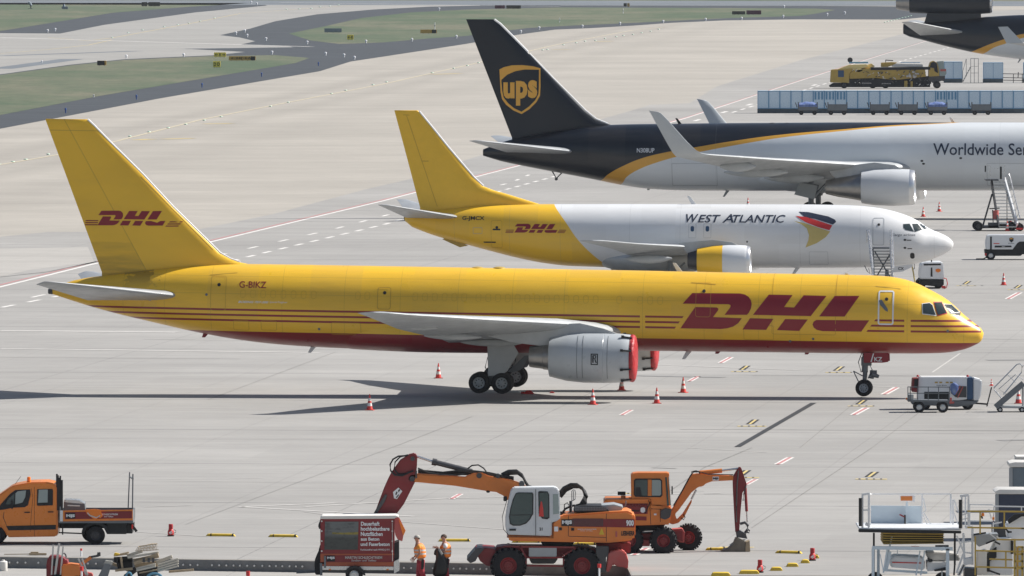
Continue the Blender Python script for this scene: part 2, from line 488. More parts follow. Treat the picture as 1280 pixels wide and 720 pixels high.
# asphalt, taxiway, runway, grass
sheet('asphalt_shoulder', [(-900, 250), (-400, 205), (0, 161), (200, 123), (400, 89), (438, 77), (537, 62), (582, 55), (647, 43.5), (694, 37), (739, 35.2), (792, 32), (840, 28.5), (907, 25.5), (1000, 24.2), (1127, 24.4), (1233, 14), (1233, 9), (1120, 8), (600, 4), (-100, 3), (-1500, 3), (-1500, 250)], Z1, 'asphalt')
sheet('taxiway', [(-900, 45), (0, 41.5), (75, 42), (131, 31), (244, 15.6), (334, 7), (325, 4), (420, 3), (600, 4), (600, 7), (537, 8.3), (466, 12), (396, 18), (344, 26.6), (312, 36), (275, 44), (300, 47), (319, 51.6), (300, 56), (362, 58), (366, 59), (230, 61), (306, 65), (269, 69), (156, 74), (87, 81), (0, 93), (-900, 200)], Z2, 'taxi_concrete')
sheet('runway', [(-1600, 3.4), (2600, 9.5), (2600, 3.0), (-1600, -1.5)], Z3, 'runway_asphalt')
sheet('far_grass', [(-1600, -1.5), (2600, 3.0), (2600, -60), (-1600, -60)], Z2, 'grass')
for i, (pl, z) in enumerate([([(-900, 190), (0, 94), (87, 82), (156, 75), (269, 70), (344, 69), (387, 72.5), (369, 79), (250, 99), (125, 120), (0, 144), (-900, 300)], Z3),
              ([(361, 42), (410, 32), (452, 22.5), (514, 15.5), (582, 12), (700, 9.3), (913, 10), (1020, 10.7), (1044, 12.5), (1020, 17), (1000, 20), (913, 22.5), (829, 26.7), (772, 29.5), (716, 32), (660, 35), (582, 45), (537, 48), (480, 53), (424, 55), (388, 50.6)], Z2),
              ([(-900, 80), (0, 39), (141, 16), (225, 9.4), (312, 3.9), (-900, 3)], Z3)]):
    sheet('grass_field', pl, z, 'grass')
sheet('taxiway', [(1226, 14), (1290, 12), (1500, 12), (1500, 21), (1226, 21)], Z3, 'taxi_concrete')
# concrete patches of other tones
sheet('apron_patch', [(-200, 316), (0, 311), (110, 309), (118, 328), (40, 337), (0, 346), (-200, 372)], Z2, concrete('patch_a', (.42, .40, .37), seed=12, joint=.1))

def strips(name, segs, m, z):
    """painted lines: each (x0,y0,x1,y1,width in metres)"""
    mb = MB()
    for (x0, y0, x1, y1, w) in segs:
        a, b = G(x0, y0), G(x1, y1); d = (b - a).normalized(); n = Vector((-d.y, d.x, 0)) * w / 2
        mb.add([(a - n).to_tuple()[:2] + (z,), (b - n).to_tuple()[:2] + (z,), (b + n).to_tuple()[:2] + (z,), (a + n).to_tuple()[:2] + (z,)], [(0, 1, 2, 3)])
    o = mb.build(name, m, smooth=0); o['kind'] = 'structure'; return o
def chain(pts, w): return [(a[0], a[1], b[0], b[1], w) for a, b in zip(pts[:-1], pts[1:])]
main = [(-100, 384), (0, 359), (118, 330), (262, 303), (480, 251), (650, 207), (860, 147), (1000, 101), (1060, 82), (1140, 57), (1200, 38)]
strips('white_line', chain(main, .32), 'line_white', Z3)
strips('red_line', chain([(p[0], p[1] - 2.6 * (p[1] + 107) ** 2 / 215000.) for p in main], .2), 'line_red', Z3)
def dashes(pts, n, w, fill=.5):
    out = []; P = [Vector(p) for p in pts]; L = [0]
    for a, b in zip(P[:-1], P[1:]): L.append(L[-1] + (G(*b) - G(*a)).length)
    def at(t):
        t *= L[-1]; i = 0
        while i < len(P) - 2 and L[i + 1] < t: i += 1
        g = G(*P[i]).lerp(G(*P[i + 1]), (t - L[i]) / (L[i + 1] - L[i])); return g
    for k in range(n):
        a, b = at(k / n), at((k + fill) / n)
        s0, s1 = F / a.y, F / b.y
        out.append((640 + a.x * s0, H * s0 + Y0 , 640 + b.x * s1, H * s1 + Y0, w))
    return out
strips('dashed_line', dashes([(-60, 398), (0, 385), (80, 369), (262, 333), (340, 314), (480, 281), (600, 246), (700, 219)], 40, .35)
       + dashes([(40, 372), (200, 337), (262, 322), (420, 286), (640, 228), (670, 215)], 20, .3, .3)
       + dashes([(915, 141), (960, 127), (1080, 90), (1210, 53)], 40, .35) + dashes([(800, 175), (860, 154), (1000, 112), (1120, 76)], 12, .5, .2), 'line_white', Z3)
strips('faint_line', [(0, 413.5, 222, 415.5, 1.3), (0, 436, 400, 441, .9), (180, 424, 420, 427, .25), (560, 575, 700, 573, .12), (300, 634, 420, 629, .4), (180, 634, 240, 632, .18),
    (300, 634, 520, 646, .35), (480, 651, 640, 663, .15), (380, 634, 560, 623, .3), (560, 623, 900, 617, .3), (380, 640, 470, 652, .1), (700, 596, 860, 590, .1),
    (1090, 483, 1130, 485, .25), (750, 430, 1060, 437, .35), (730, 453, 1000, 463, .35), (860, 560, 960, 566, .12), (980, 582, 1160, 583, .1),
    (180, 600, 330, 598, .1), (0, 655, 60, 664, .15), (150, 664, 260, 671, .15), (1200, 442, 1165, 466, .1)], 'line_faint', Z3)
strips('pavement_joint', [(-100, 353, 0, 346.5, .30), (0, 346.5, 60, 340, .3), (60, 340, 122, 327, .3), (232, 656, 376, 602, .02), (376, 602, 500, 556, .02), (500, 556, 590, 521, .03),
    (880, 618, 1300, 617, .14), (940, 470, 1300, 470, .16), (1060, 422, 1300, 425, .16), (850, 537, 1300, 539, .18), (0, 548, 850, 552, .07),
    (880, 585, 940, 560, .05), (800, 640, 880, 585, .05), (1000, 560, 1085, 490, .03), (940, 660, 1090, 560, .04), (1090, 560, 1200, 478, .03), (1160, 640, 1300, 520, .02),
    (0, 447, 300, 449, .12), (700, 618, 880, 615, .08), (0, 600, 640, 606, .06), (260, 500, 420, 440, .03)], 'joint_tar', Z3)
strips('tar_strip', [(1017, 504, 922, 559, .30)], 'tar', Z4)
strips('tar_strip', [(815, 585, 845, 586, .25), (865, 583, 892, 583, .12), (1290, 550, 1250, 551, .9), (1290, 450, 1234, 450.5, 1.1), (795, 470, 905, 472, .9), (640, 612, 700, 614, .2)], 'tar_faint', Z3)
# stand markings
wr, wy, rd, bk = [], [], [], []
for (x, y, k) in [(980, 576.5, 1), (1075, 514.5, 1), (1113, 489, 1), (907, 450.5, .8), (867, 474, .7), (938, 603, .8), (783, 516, .7), (570, 621, .7), (1267, 370, .9), (800, 690, 1), (1020, 618, 0)]:
    if not k: continue
    dx, dy = 8 * k, 4.4 * k
    for o_, l in ((-3.5 * k, wr), (0, rd), (3.5 * k, wr)): l.append((x + o_ - dx, y + dy, x + o_ + dx, y - dy, .12 if l is wr else .15))
for (x, y, k) in [(1089, 597, 1.1), (940, 531, 1), (1048, 464, .9), (930, 463, .9), (921, 682, 1.2), (929, 595, 1.1), (1208, 356, .7), (1272, 361, .7), (800, 615, 1.1), (1010, 310, .6), (1076, 506, .9), (640, 555, 0)]:
    if not k: continue
    wy.append((x - 18 * k, y + 2 * k, x + 18 * k, y + 2.2 * k, .55)); wy.append((x - 3 * k, y - .5, x + 5 * k, y - 6 * k, .28)); bk += [(x - 18 * k - 5 + 9 * i, y + 2 * k, x - 18 * k - 2.5 + 9 * i, y + 2 * k, .5) for i in range(1, 5)]
    bk += [(x - 6 * k, y - .5, x + 1.5 * k, y - 6 * k, .12), (x + 0.5 * k, y - .5, x + 8 * k, y - 6 * k, .12)]
strips('white_marking', wr, 'line_white', Z3); strips('red_marking', rd, 'line_red', Z4)
strips('yellow_marking', wy, 'line_yellow', Z3); strips('black_marking', bk, 'tar', Z4)
# taxiway centre lines
strips('taxi_line', chain([(0, 67), (60, 62), (110, 56.5), (140, 50)], .25) + chain([(60, 47), (110, 51), (140, 47.5), (170, 42), (240, 29), (300, 17), (380, 11), (440, 7)], .25), 'line_yellow', Z4)
strips('taxi_line', chain([(-100, 220), (0, 206), (70, 194), (140, 178), (250, 150), (340, 132), (480, 105), (600, 78), (700, 55), (790, 38), (830, 34)], .4), 'line_pale_yellow', Z4)
strips('yellow_patch', [(170, 175, 190, 174, 1.5), (205, 174, 240, 173, 1.5), (255, 155, 290, 154.5, 1.8), (690, 62, 715, 61.8, 1.6), (745, 52, 765, 51.5, 1.5), (540, 93, 575, 92, 1.6)], 'line_yellow', Z3)
strips('runway_line', [(0, 47, 390, 58.6, 1.4), (350, 3.2, 700, 8.2, 1.2), (700, 7.0, 1300, 7.9, 1.4), (900, 4.8, 1300, 5.6, 1.0)], 'line_white', Z4 + .006)
# skid marks on the runway/taxiways
strips('tyre_mark', [(0, 70, 170, 64, 3), (230, 61.5, 370, 59.5, 2.5), (0, 86, 90, 74, 4)], 'runway_asphalt', Z4)
# ---------------------------------------------------------------- aircraft
class Craft:
    """local frame: x forward from the nose, y to the left (away from the camera), z up"""
    def __init__(s, name, label, D, nose_px, yaw, pitch, group=None, z0=0.0):
        s.a, s.p, s.D = R(yaw), pitch, D
        s.Xn = (nose_px - 640) * D / F
        s.root = empty(name, (s.Xn, D, z0), label, 'airplane', group)
        s.root.rotation_mode = 'XYZ'
        s.root.rotation_euler = (0, pitch, -s.a)
        s.z0 = z0
    def L(s, px, py, y=0.0):
        k = (px - 640) / F; c, a = math.cos(s.a), math.sin(s.a)
        x = (k * (s.D + y * c) - s.Xn - y * a) / (c + k * a)
        Yw = s.D - x * a + y * c
        zl = H - (py - Y0) * Yw / F - s.z0 + x * s.p
        return x - zl * s.p, zl
    def LL(s, pts, y=0.0): return [s.L(p[0], p[1], y) for p in pts]
    def fuselage(s, top, bot, material, ratio=.47, nst=150, y0=0, nseg=96, name='fuselage', wfun=None):
        top = sorted(s.LL(top), reverse=True); bot = sorted(s.LL(bot), reverse=True)
        fu = lambda P: pchip([math.sqrt(max(0, -p[0])) for p in P], [p[1] for p in P])
        ft, fb = fu(top), fu(bot)
        s.ft, s.fb = ft, fb
        xe = min(top[-1][0], bot[-1][0]); U = math.sqrt(-xe)
        x0 = top[0][0]; u0 = math.sqrt(max(0, -x0))
        secs = []
        for i in range(nst + 1):
            u = u0 + (U - u0) * i / nst; x = -u * u
            t, b = ft(u), fb(u); hz = max((t - b) / 2, .01); zc = (t + b) / 2; w = hz * 2 * ratio
            if wfun: w = min(w, wfun(x))
            secs.append([(x, w * math.cos(2 * math.pi * k / nseg), zc + hz * math.sin(2 * math.pi * k / nseg)) for k in range(nseg)])
        mb = MB(); mb.loft(secs)
        s.fus = mb.build(name, material, s.root, smooth=60)
        return s.fus
    def build_foil(s, name, secs, material, mirror=True):
        """secs: (y, xLE, zLE, xTE, zTE, t)"""
        out = []
        for sg in ((-1, 1) if mirror else (-1,)):
            mb = MB(); ring_ = []
            for (y, xl, zl, xt, zt, tt) in secs:
                P = []; ch = xl - xt
                for u, side in [(q, 1) for q in (1, .8, .6, .4, .25, .12, .04, .01)] + [(0, 0)] + [(q, -1) for q in (.01, .04, .12, .25, .4, .6, .8, 1)]:
                    th = tt * ch * 5 * (.2969 * math.sqrt(u) - .126 * u - .3516 * u * u + .2843 * u ** 3 - .1015 * u ** 4)
                    cam_ = .02 * ch * math.sin(math.pi * u)
                    P.append((xl + (xt - xl) * u, sg * abs(y), zl + (zt - zl) * u + side * (th if side > 0 else th * .8) + cam_ + (side * .006)))
                ring_.append(P)
            mb.loft(ring_)
            out.append(mb.build(name, material, s.root, smooth=40))
        return out
    def fin(s, le, te, material, name='fin', y=0.0, tmax=.42, tr=.10, n=26, zr=None):
        le = sorted(s.LL(le), key=lambda p: p[1]); te = sorted(s.LL(te), key=lambda p: p[1])
        def at(P, z):
            if z <= P[0][1]: return P[0][0]
            for a, b in zip(P[:-1], P[1:]):
                if z <= b[1]: return a[0] + (b[0] - a[0]) * (z - a[1]) / max(1e-6, b[1] - a[1])
            return P[-1][0]
        z0 = min(le[0][1], te[0][1]) - .8; z1 = max(le[-1][1], te[-1][1]); secs = []
        zs = sorted(set([z0] + [p[1] for p in le] + [p[1] for p in te] + [z0 + (z1 - z0) * i / n for i in range(n + 1)]))
        for z in zs:
            xl, xt = at(le, z), at(te, z); ch = xl - xt; P = []
            T_ = min(tmax, tr * min(ch, 6.5)) / 2
            if z >= z1 - 1e-6: T_ *= .5
            for u, sd in [(q, 1) for q in (1, .7, .45, .3, .18, .09, .03, .01)] + [(0, 0)] + [(q, -1) for q in (.01, .03, .09, .18, .3, .45, .7, 1)]:
                sh = T_ * (math.sqrt(u / .3) if u < .3 else (1 - (u - .3) / .7 * .93)) if u < .3 else T_ * (1 - (u - .3) / .7 * .93)
                if u < .3: sh = T_ * math.sin(math.pi / 2 * math.sqrt(u / .3))
                P.append((xl - ch * u, y + sd * sh, z))
            secs.append(P)
        mb = MB(); mb.loft(secs)
        return mb.build(name, material, s.root, smooth=40)
    def engine(s, prof, core, x, y, z, mats, ms, mc, n=48, name='engine'):
        mb = MB(); mb.lathe(prof, (0, 0, 0), 'X', n, ms=ms)
        e = mb.build(name, mats, s.root, smooth=30, loc=(x, y, z))
        mb = MB(); mb.lathe(core, (0, 0, 0), 'X', 32); mb.build('exhaust_nozzle', mc, e, smooth=30)
        return e
    def gear_wheel(s, par, x, y, z, r, w):
        mb = MB(); pr = [(-w * .5, r * .55), (-w * .5, r * .8), (-w * .38, r * .95), (-w * .15, r), (w * .15, r), (w * .38, r * .95), (w * .5, r * .8), (w * .5, r * .55)]
        mb.lathe(pr, (0, 0, 0), 'Y', 32, ms=[0] * 8)
        hub = [(-w * .5, r * .55), (-w * .42, r * .5), (-w * .36, r * .42), (-w * .40, r * .25), (-w * .5, r * .14), (-w * .5, 0.01)]
        mb.lathe(hub, (0, 0, 0), 'Y', 24, m=1); mb.lathe([(w * .5, r * .55), (w * .4, r * .4), (w * .4, .01)], (0, 0, 0), 'Y', 24, m=1)
        for i in range(8):
            t = i * math.pi / 4; mb.cyl((r * .34 * math.cos(t), -w * .39, r * .34 * math.sin(t)), (r * .34 * math.cos(t), -w * .43, r * .34 * math.sin(t)), r * .06, n=8, m=2)
        return mb.build('wheel', ['tyre', 'grey_paint', 'black'], par, smooth=35, loc=(x, y, z))
    def blade(s, px, py, h=.4, name='antenna', material='white_paint', lean=1, up=1):
        x, z = s.L(px, py); mb = MB()
        mb.prism([(x, z - up * .15), (x - .32, z - up * .15), (x - .32 - lean * h * .7, z + up * h), (x - .16 - lean * h * .7, z + up * h)], -.03, .03)
        return mb.build(name, material, s.root)

def stripes_fin_logo(shapes, fx):
    return [[fx(*p) for p in poly] for poly in shapes]
# block letters of the parcel company, traced in the photograph's pixels
def z4(P): return [(640 + a / 3.6, 320 + b / 3.6) for a, b in P]
def z5(P): return [(940 + a / 3.6, 320 + b / 3.6) for a, b in P]
LOGO = [z4([(768, 215), (810, 168), (1025, 170), (1048, 175), (1064, 185), (1075, 200), (1079, 216), (1076, 236), (1066, 256), (1058, 265), (957, 265), (983, 231), (984, 222), (976, 218)]),
        z4([(757, 326), (825, 230), (922, 232), (930, 238), (927, 246), (905, 275), (1035, 280), (1018, 303), (995, 318), (968, 326), (940, 329)]),
        z5([(5, 265), (75, 175), (182, 177), (145, 230), (190, 232), (232, 178), (335, 181), (265, 271)]),
        z4([(1037, 331), (1072, 280), (1177, 283), (1143, 333)]), z5([(112, 334), (150, 284), (252, 286), (212, 338)]),
        z5([(303, 272), (372, 181), (483, 181), (418, 273)]),
        z5([(528, 290), (492, 341), (318, 339), (292, 333), (278, 322), (273, 308), (278, 296), (290, 288)])]
def logo_at(C, x0, x1, y0, y1, y=0.0):
    a, b, c, d = 850.3, 1086.7, 366.5, 414.8
    out = []
    for poly in LOGO:
        q = []
        for (px, py) in poly:
            py -= (px - 850) * .0155       # undo the slope of the long fuselage
            q.append(C.L(x0 + (px - a) / (b - a) * (x1 - x0), y0 + (py - 366.5) / (411.3 - 366.5) * (y1 - y0), y))
        out.append(q)
    return out
def swash(C, x0, x1, y0, y1, y=0, n=3, slant=.7):
    h = (y1 - y0) / (n * 2 - 1); out = []
    for i in range(n):
        a, b = y0 + 2 * i * h, y0 + (2 * i + 1) * h
        out.append(C.LL([(x0 - (a - y0) * slant, a), (x1 - (a - y0) * slant, a), (x1 - (b - y0) * slant, b), (x0 - (b - y0) * slant, b)], y))
    return out

# =============== 1: the long yellow aircraft in front
A = Craft('cargo_airplane', 'long yellow and red cargo airplane nearest the camera, with red covers on its engine intakes', 520.0, 1230, 5.5, .0128, 'cargo airplanes parked on the apron')
t = T('yellow_livery', .33)
zb = [A.L(360, 388.3, -1.85)[1], A.L(360, 395, -1.85)[1], A.L(360, 401.7, -1.85)[1]]
zred = A.L(700, 421.6, -1.8)[1]
st = t.OR(*[t.band(t.z, q, .052) for q in zb])
xe = lambda px, y=-1.85: A.L(px, 400, y)[0]
sl_ = t.m('MULTIPLY', t.m('SUBTRACT', t.z, zb[1]), .72)
xs_ = t.m('SUBTRACT', t.x, sl_)
rng = t.OR(t.lt(t.x, xe(800)), t.AND(t.gt(t.x, xe(806.5)), t.lt(xs_, xe(849))), t.AND(t.gt(xs_, xe(1089)), t.lt(t.x, xe(1130.5))), t.gt(t.x, xe(1138.5)))
rng = t.AND(rng, t.lt(t.x, -.15))
redm = t.OR(t.AND(st, rng), t.lt(t.z, zred))
c = t.mix(redm, YEL, RED)
# frames and seams
seam = t.OR(*[t.band(t.x, xe(q), .012) for q in (150, 203, 262, 352, 430, 500, 572, 640, 705, 803, 880, 948, 1000, 1058, 1134, 1204)] + [t.AND(t.band(t.z, q, .010)) for q in (A.L(600, 372, -1.7)[1], A.L(600, 350, -1.2)[1])])
c = t.mix(t.m('MULTIPLY', seam, .28), c, (.18, .10, .03))
c = t.grime(c, .22, .9, .12, 1.0, (.30, .18, .04))
c = t.grime(c, .10, 5, .1, 1.0, (.15, .10, .04))
def panels(t, c, px=2.6, pz=1.15, amt=.10):
    wn_ = t.nt.nodes.new('ShaderNodeTexWhiteNoise'); t.nt.links.new(t.vec(t.m('FLOOR', t.m('DIVIDE', t.x, px)), 0, t.m('FLOOR', t.m('DIVIDE', t.z, pz))), wn_.inputs[0])
    t.bump(t.noise(.9, 3, .6, 1, 1), .25, .05)
    return t.mix(t.m('MULTIPLY', wn_.outputs[0], amt), c, (.25, .20, .15))
c = panels(t, c)
# exhaust soot on the tail below the fin
soot = t.AND(t.band(t.x, xe(175, 0), t.ramp(t.noise(2.5, 4), .3, .7, .2, 1.2)), t.ramp(t.z, A.L(200, 362)[1], A.L(200, 340)[1]))
c = t.mix(t.m('MULTIPLY', soot, .62), c, (.10, .075, .03))
t.put(t.b.inputs['Roughness'], t.ramp(t.noise(1.5, 4), .3, .7, .27, .42))
M['yellow_livery'] = t.done(c)
A.fuselage([(1230, 417), (1227, 411), (1218, 403.5), (1207, 394.8), (1200, 388.5), (1191, 380), (1182, 373), (1173, 367.5), (1162, 361.7), (1146, 354), (1129, 348.6), (1107, 345.2), (1080, 343.8), (1060, 343.3), (1000, 342.3), (800, 338.2), (600, 334.6), (400, 331.2), (300, 329.8), (245, 331.5), (200, 335.5), (160, 340.5), (132, 344), (105, 347.8), (84, 352.5), (70, 358), (63, 361.5)],
           [(1230, 417.5), (1227.8, 425), (1218, 432), (1201, 438), (1179, 441.2), (1150, 442), (1120, 442), (1060, 441.8), (1000, 441), (900, 439.7), (800, 438.5), (700, 437.5), (600, 437.5), (500, 436.9), (440, 435.8), (380, 433), (330, 428.8), (290, 423.4), (240, 414), (190, 402.5), (140, 390.5), (103, 380), (80, 372.5), (63, 367)],
           'yellow_livery')
# wing to body fairing
mb = MB(); xa, xb = A.L(812, 430, 0)[0], A.L(425, 430, 0)[0]; secs = []
for i in range(25):
    u = i / 24; x = xa + (xb - xa) * u; k = math.sin(math.pi * u) ** .55
    zc = 3.0; w = 1.2 + .92 * k; dn = .62 + .42 * k; up = .85 * k + .1
    dn = zc - (A.fb(math.sqrt(-x)) - .20 * k + .04)
    secs.append([(x, w * math.cos(q) , zc + (up if math.sin(q) > 0 else dn) * math.copysign(abs(math.sin(q)) ** .85, math.sin(q))) for q in [2 * math.pi * j / 32 for j in range(32)]])
mb.loft(secs); mb.build('wing_fairing', 'yellow_livery', A.root, smooth=50)
treeA = bvh_of(A.fus)
nsd = -1.88
for k_, poly in enumerate(LOGO):
    pass
decal('lettering', poly_bm([A.LL(p, nsd) for p in LOGO]), 'red_lettering', A.root, treeA, .014)
bm = fit(text_bm('G-BIKZ', offset=.012), A.L(302.5, 0, nsd)[0], A.L(336.5, 0, nsd)[0], A.L(320, 360.2, -1.7)[1], A.L(320, 352, -1.7)[1])
decal('registration', bm, 'red_lettering', A.root, treeA, .012)
bm = fit(text_bm('BOEING 757-200', shear=.35, offset=.02), A.L(302, 0, nsd)[0], A.L(340, 0, nsd)[0], A.L(320, 379, nsd)[1], A.L(320, 376.4, nsd)[1])
decal('lettering', bm, 'white_paint', A.root, treeA, .012)
bm = fit(text_bm('Special Freighter', shear=.35), A.L(341.5, 0, nsd)[0], A.L(364, 0, nsd)[0], A.L(350, 379.6, nsd)[1], A.L(350, 376.6, nsd)[1])
decal('lettering', bm, 'white_paint', A.root, treeA, .012)
M['plug_line'] = mat('plug_line', (.66, .40, .035), .45)
M['seam_line'] = mat('seam_line', (.54, .32, .035), .5)
P = []
pxs = [303 + 12.7 * i for i in range(8)] + [447, 459] + [519 + 12.2 * i for i in range(6)] + [598 + 12.2 * i for i in range(13)] + [774] + [800 + 12.6 * i for i in range(3)]
for px in pxs:
    cx, cz = A.L(px, 367.3 + (px - 303) * .0165, nsd); decal('window_plug', poly_bm(ring(cx, cz, .27, .40, .022, .12)), 'plug_line', A.root, treeA, .010)
# doors: outlines with handles
def door(C, tree, px, py, w, h, t_, m, y=-1.85, name='door', r=.12, port=True):
    cx, cz = C.L(px, py, y); d = decal(name, poly_bm(ring(cx, cz, w, h, t_, r)), m, C.root, tree, .016, xstep=.5)
    if port: decal('porthole', poly_bm([rrect(cx + .02, cz + h * .25, .17, .17, .084)]), 'black', d, tree, .02)
    return d
d = door(A, treeA, 1107.5, 385, .79, 1.70, .075, 'white_paint')
cx, cz = A.L(1105, 381, nsd)
decal('handle', poly_bm([[(cx - .26, cz + .2), (cx - .12, cz + .24), (cx + .2, cz - .22), (cx + .2, cz - .35), (cx + .08, cz - .30), (cx - .2, cz + .0)]]), 'steel_grey', d, treeA, .02)
door(A, treeA, 272, 367, .78, 1.72, .02, 'seam_line'); door(A, treeA, 480, 373, .68, 1.1, .03, 'seam_line'); door(A, treeA, 879, 375, .75, 1.7, .015, 'seam_line')
for (x, y, w, h) in [(432, 411, 1.5, .62), (948, 416, 1.5, .75), (300, 407, .8, .5), (335, 407, .8, .5), (1005, 381, 3.2, 3.0)]:
    cx, cz = A.L(x, y, nsd); decal('hatch', poly_bm(ring(cx, cz, w, h, .02, .08)), 'seam_line', A.root, treeA, .013, xstep=.6)
for q in ([(262, 343.6), (296, 340.9), (296, 341.5), (262, 344.2)], [(864, 353), (895, 355.3), (895, 356), (864, 353.7)], [(1095, 357.6), (1126, 361.2), (1126, 361.9), (1095, 358.3)]): decal('rain_gutter', poly_bm([A.LL(q, -1.3)]), 'seam_line', A.root, treeA, .012, step=.1)
for x, y in ((398, 411.5), (987, 427), (1016, 424), (1184, 414.5), (257, 368.5)): decal('port', poly_bm([rrect(*A.L(x, y, nsd), .13, .13, .065)]), 'steel_grey', A.root, treeA, .013)
# cockpit windows
win = [z5([(770, 216), (799, 213), (812, 222), (828, 266), (772, 258)]), z5([(820, 211), (852, 211), (876, 257), (838, 266)]), z5([(864, 220), (894, 223), (928, 255), (893, 258)])]
def grow(P, k):
    cx = sum(p[0] for p in P) / len(P); cy = sum(p[1] for p in P) / len(P)
    return [(cx + (p[0] - cx) * k, cy + (p[1] - cy) * k) for p in P]
for i, wpoly in enumerate(win):
    for sd in (-1, 1):
        fr = decal('cockpit_window_frame', poly_bm([A.LL(grow(wpoly, 1.14), -1.2)]), ['white_paint', 'signal_red', 'white_paint'][i], A.root, treeA, .015, .05, sd, .05)
        decal('pane', poly_bm([A.LL(wpoly, -1.2)]), 'glass', fr, treeA, .03, .05, sd, .05)
decal('wiper', poly_bm([A.LL(z5([(892, 260), (935, 256), (965, 270), (945, 273), (920, 266)]), -1.0)]), 'black', A.root, treeA, .02, .1, xstep=.2)
# fin
t = T('yellow_fin', .42)
c = t.grime(YEL, .2, .7, .3, 1.0, (.35, .20, .04))
z1_, z2_ = A.L(150, 337)[1], A.L(150, 300)[1]
c = t.mix(t.AND(t.ramp(t.z, z1_, A.L(150, 303.5)[1], .75, .25), t.lt(t.z, t.m('ADD', A.L(150, 304)[1], t.m('MULTIPLY', t.noise(1.5, 3), .1))), t.ramp(t.noise(1.0, 6, .25, 1, 2.2), .3, .68), t.lt(t.x, t.m('ADD', A.L(182, 336)[0], t.m('MULTIPLY', t.m('SUBTRACT', t.z, A.L(182, 336)[1]), -.55)))), c, (.13, .09, .03))
xr = t.m('ADD', t.m('MULTIPLY', t.m('SUBTRACT', t.z, A.L(182, 336)[1]), (A.L(82, 152)[0] - A.L(182, 336)[0]) / (A.L(82, 152)[1] - A.L(182, 336)[1])), A.L(182, 336)[0])
c = t.mix(t.m('MULTIPLY', t.band(t.x, xr, .022), .35), c, (.12, .08, .03))
xr2 = t.m('ADD', t.m('MULTIPLY', t.m('SUBTRACT', t.z, A.L(262, 308)[1]), (A.L(176, 221)[0] - A.L(262, 308)[0]) / (A.L(176, 221)[1] - A.L(262, 308)[1])), A.L(262, 308)[0])
c = t.mix(t.AND(t.band(t.x, xr2, .022), t.lt(t.z, A.L(176, 221)[1]), t.gt(t.z, A.L(262, 312)[1])), c, (.2, .12, .03))
c = t.mix(t.m('MULTIPLY', t.band(t.z, A.L(100, 163)[1], .02), .4), c, (.2, .12, .03))
M['yellow_fin'] = t.done(c)
FLE = [(109, 149), (118, 157), (136, 175.5), (178, 217), (217, 259), (261, 302), (276, 317), (290, 324.4), (300, 328), (313, 330.5)]
finA = A.fin(FLE, [(57, 150), (92, 245), (127, 340)], 'yellow_fin', tmax=.6, n=30)
mb = MB()      # bright bare leading edge
q = A.LL([(110, 149.3), (118, 157), (136, 175.5), (178, 217), (217, 259), (261, 302), (275, 316), (288, 323.5), (300, 327.7)])
mb.tube([(a - .01, 0, b) for a, b in q], .055, 8); mb.build('leading_edge', 'edge_bright', A.root)
treeF = bvh_of(finA)
decal('lettering', poly_bm(logo_at(A, 121.8, 207.5, 263.3, 281.8)), 'red_lettering', A.root, treeF, .012, .3)
decal('lettering', poly_bm(swash(A, 107, 123, 275, 281.5, n=3, slant=.2) + swash(A, 213, 229, 276.5, 283, n=3, slant=.9)), 'red_lettering', A.root, treeF, .012, .3)
# tail plane
M['stab_grey'] = mat('stab_grey', (.36, .38, .40), .35, var=.4, scale=.7)
def P3(C, px, py, y): x, z = C.L(px, py, y); return x, z
def stab(C, rootLE, rootTE, tipLE, tipTE, yr, yt, m, t0=.11, t1=.09):
    a, b = C.L(*rootLE, -yr), C.L(*rootTE, -yr); c_, d = C.L(*tipLE, -yt), C.L(*tipTE, -yt)
    secs = [(.35, a[0] + .2, a[1] - .03, b[0], b[1], t0), (yr, a[0], a[1], b[0], b[1], t0)]
    secs += [(yt * .97, c_[0] + .25, c_[1] - .03, d[0], d[1] - .02, t1), (yt, c_[0] - .15, c_[1], d[0] - .05, d[1], t1 * .6)]
    return C.build_foil('tail_plane', secs, m)
stab(A, (224, 370), (109, 375), (60, 352), (46, 355.8), 1.25, 7.6, 'stab_grey', .12, .1)
mb = MB(); a = A.L(225, 371, -.9); mb.prism([(a[0] + .6, a[1] + .03), (a[0] - .7, a[1] + .33), (a[0] - 1.6, a[1] + .25), (a[0] - 1.6, a[1] - .3), (a[0] - .5, a[1] - .22)], -1.25, 1.25); mb.build('stab_fairing', 'stab_grey', A.root, bevel=.08)
mb = MB(); a = A.L(64, 364.2); mb.lathe([(.25, .14), (0, .15), (-.16, .13), (-.17, .1), (.1, .09)], (a[0], 0, a[1]), 'X', 24); mb.build('exhaust_outlet', 'dark_metal', A.root)
# wings
secs = []
def wing_secs(C, L):
    out = []
    for (y, lex, ley, tex, tey, tt) in L:
        a = C.L(lex, ley, -y); b = C.L(tex, tey, -y); out.append((y, a[0], a[1], b[0], b[1], tt))
    return out
wA = wing_secs(A, [(1.2, 782, 416, 563, 427, .13), (1.95, 772, 415, 561, 428, .13), (6.4, 716, 405.5, 552, 424, .12), (12.5, 604, 399.5, 497, 411, .115), (17.6, 512, 393.6, 464, 397.5, .10), (18.7, 490, 391.8, 450, 392.2, .08), (19.0, 470, 391, 447, 391.3, .05)])
A.build_foil('wing', wA, 'wing_grey')
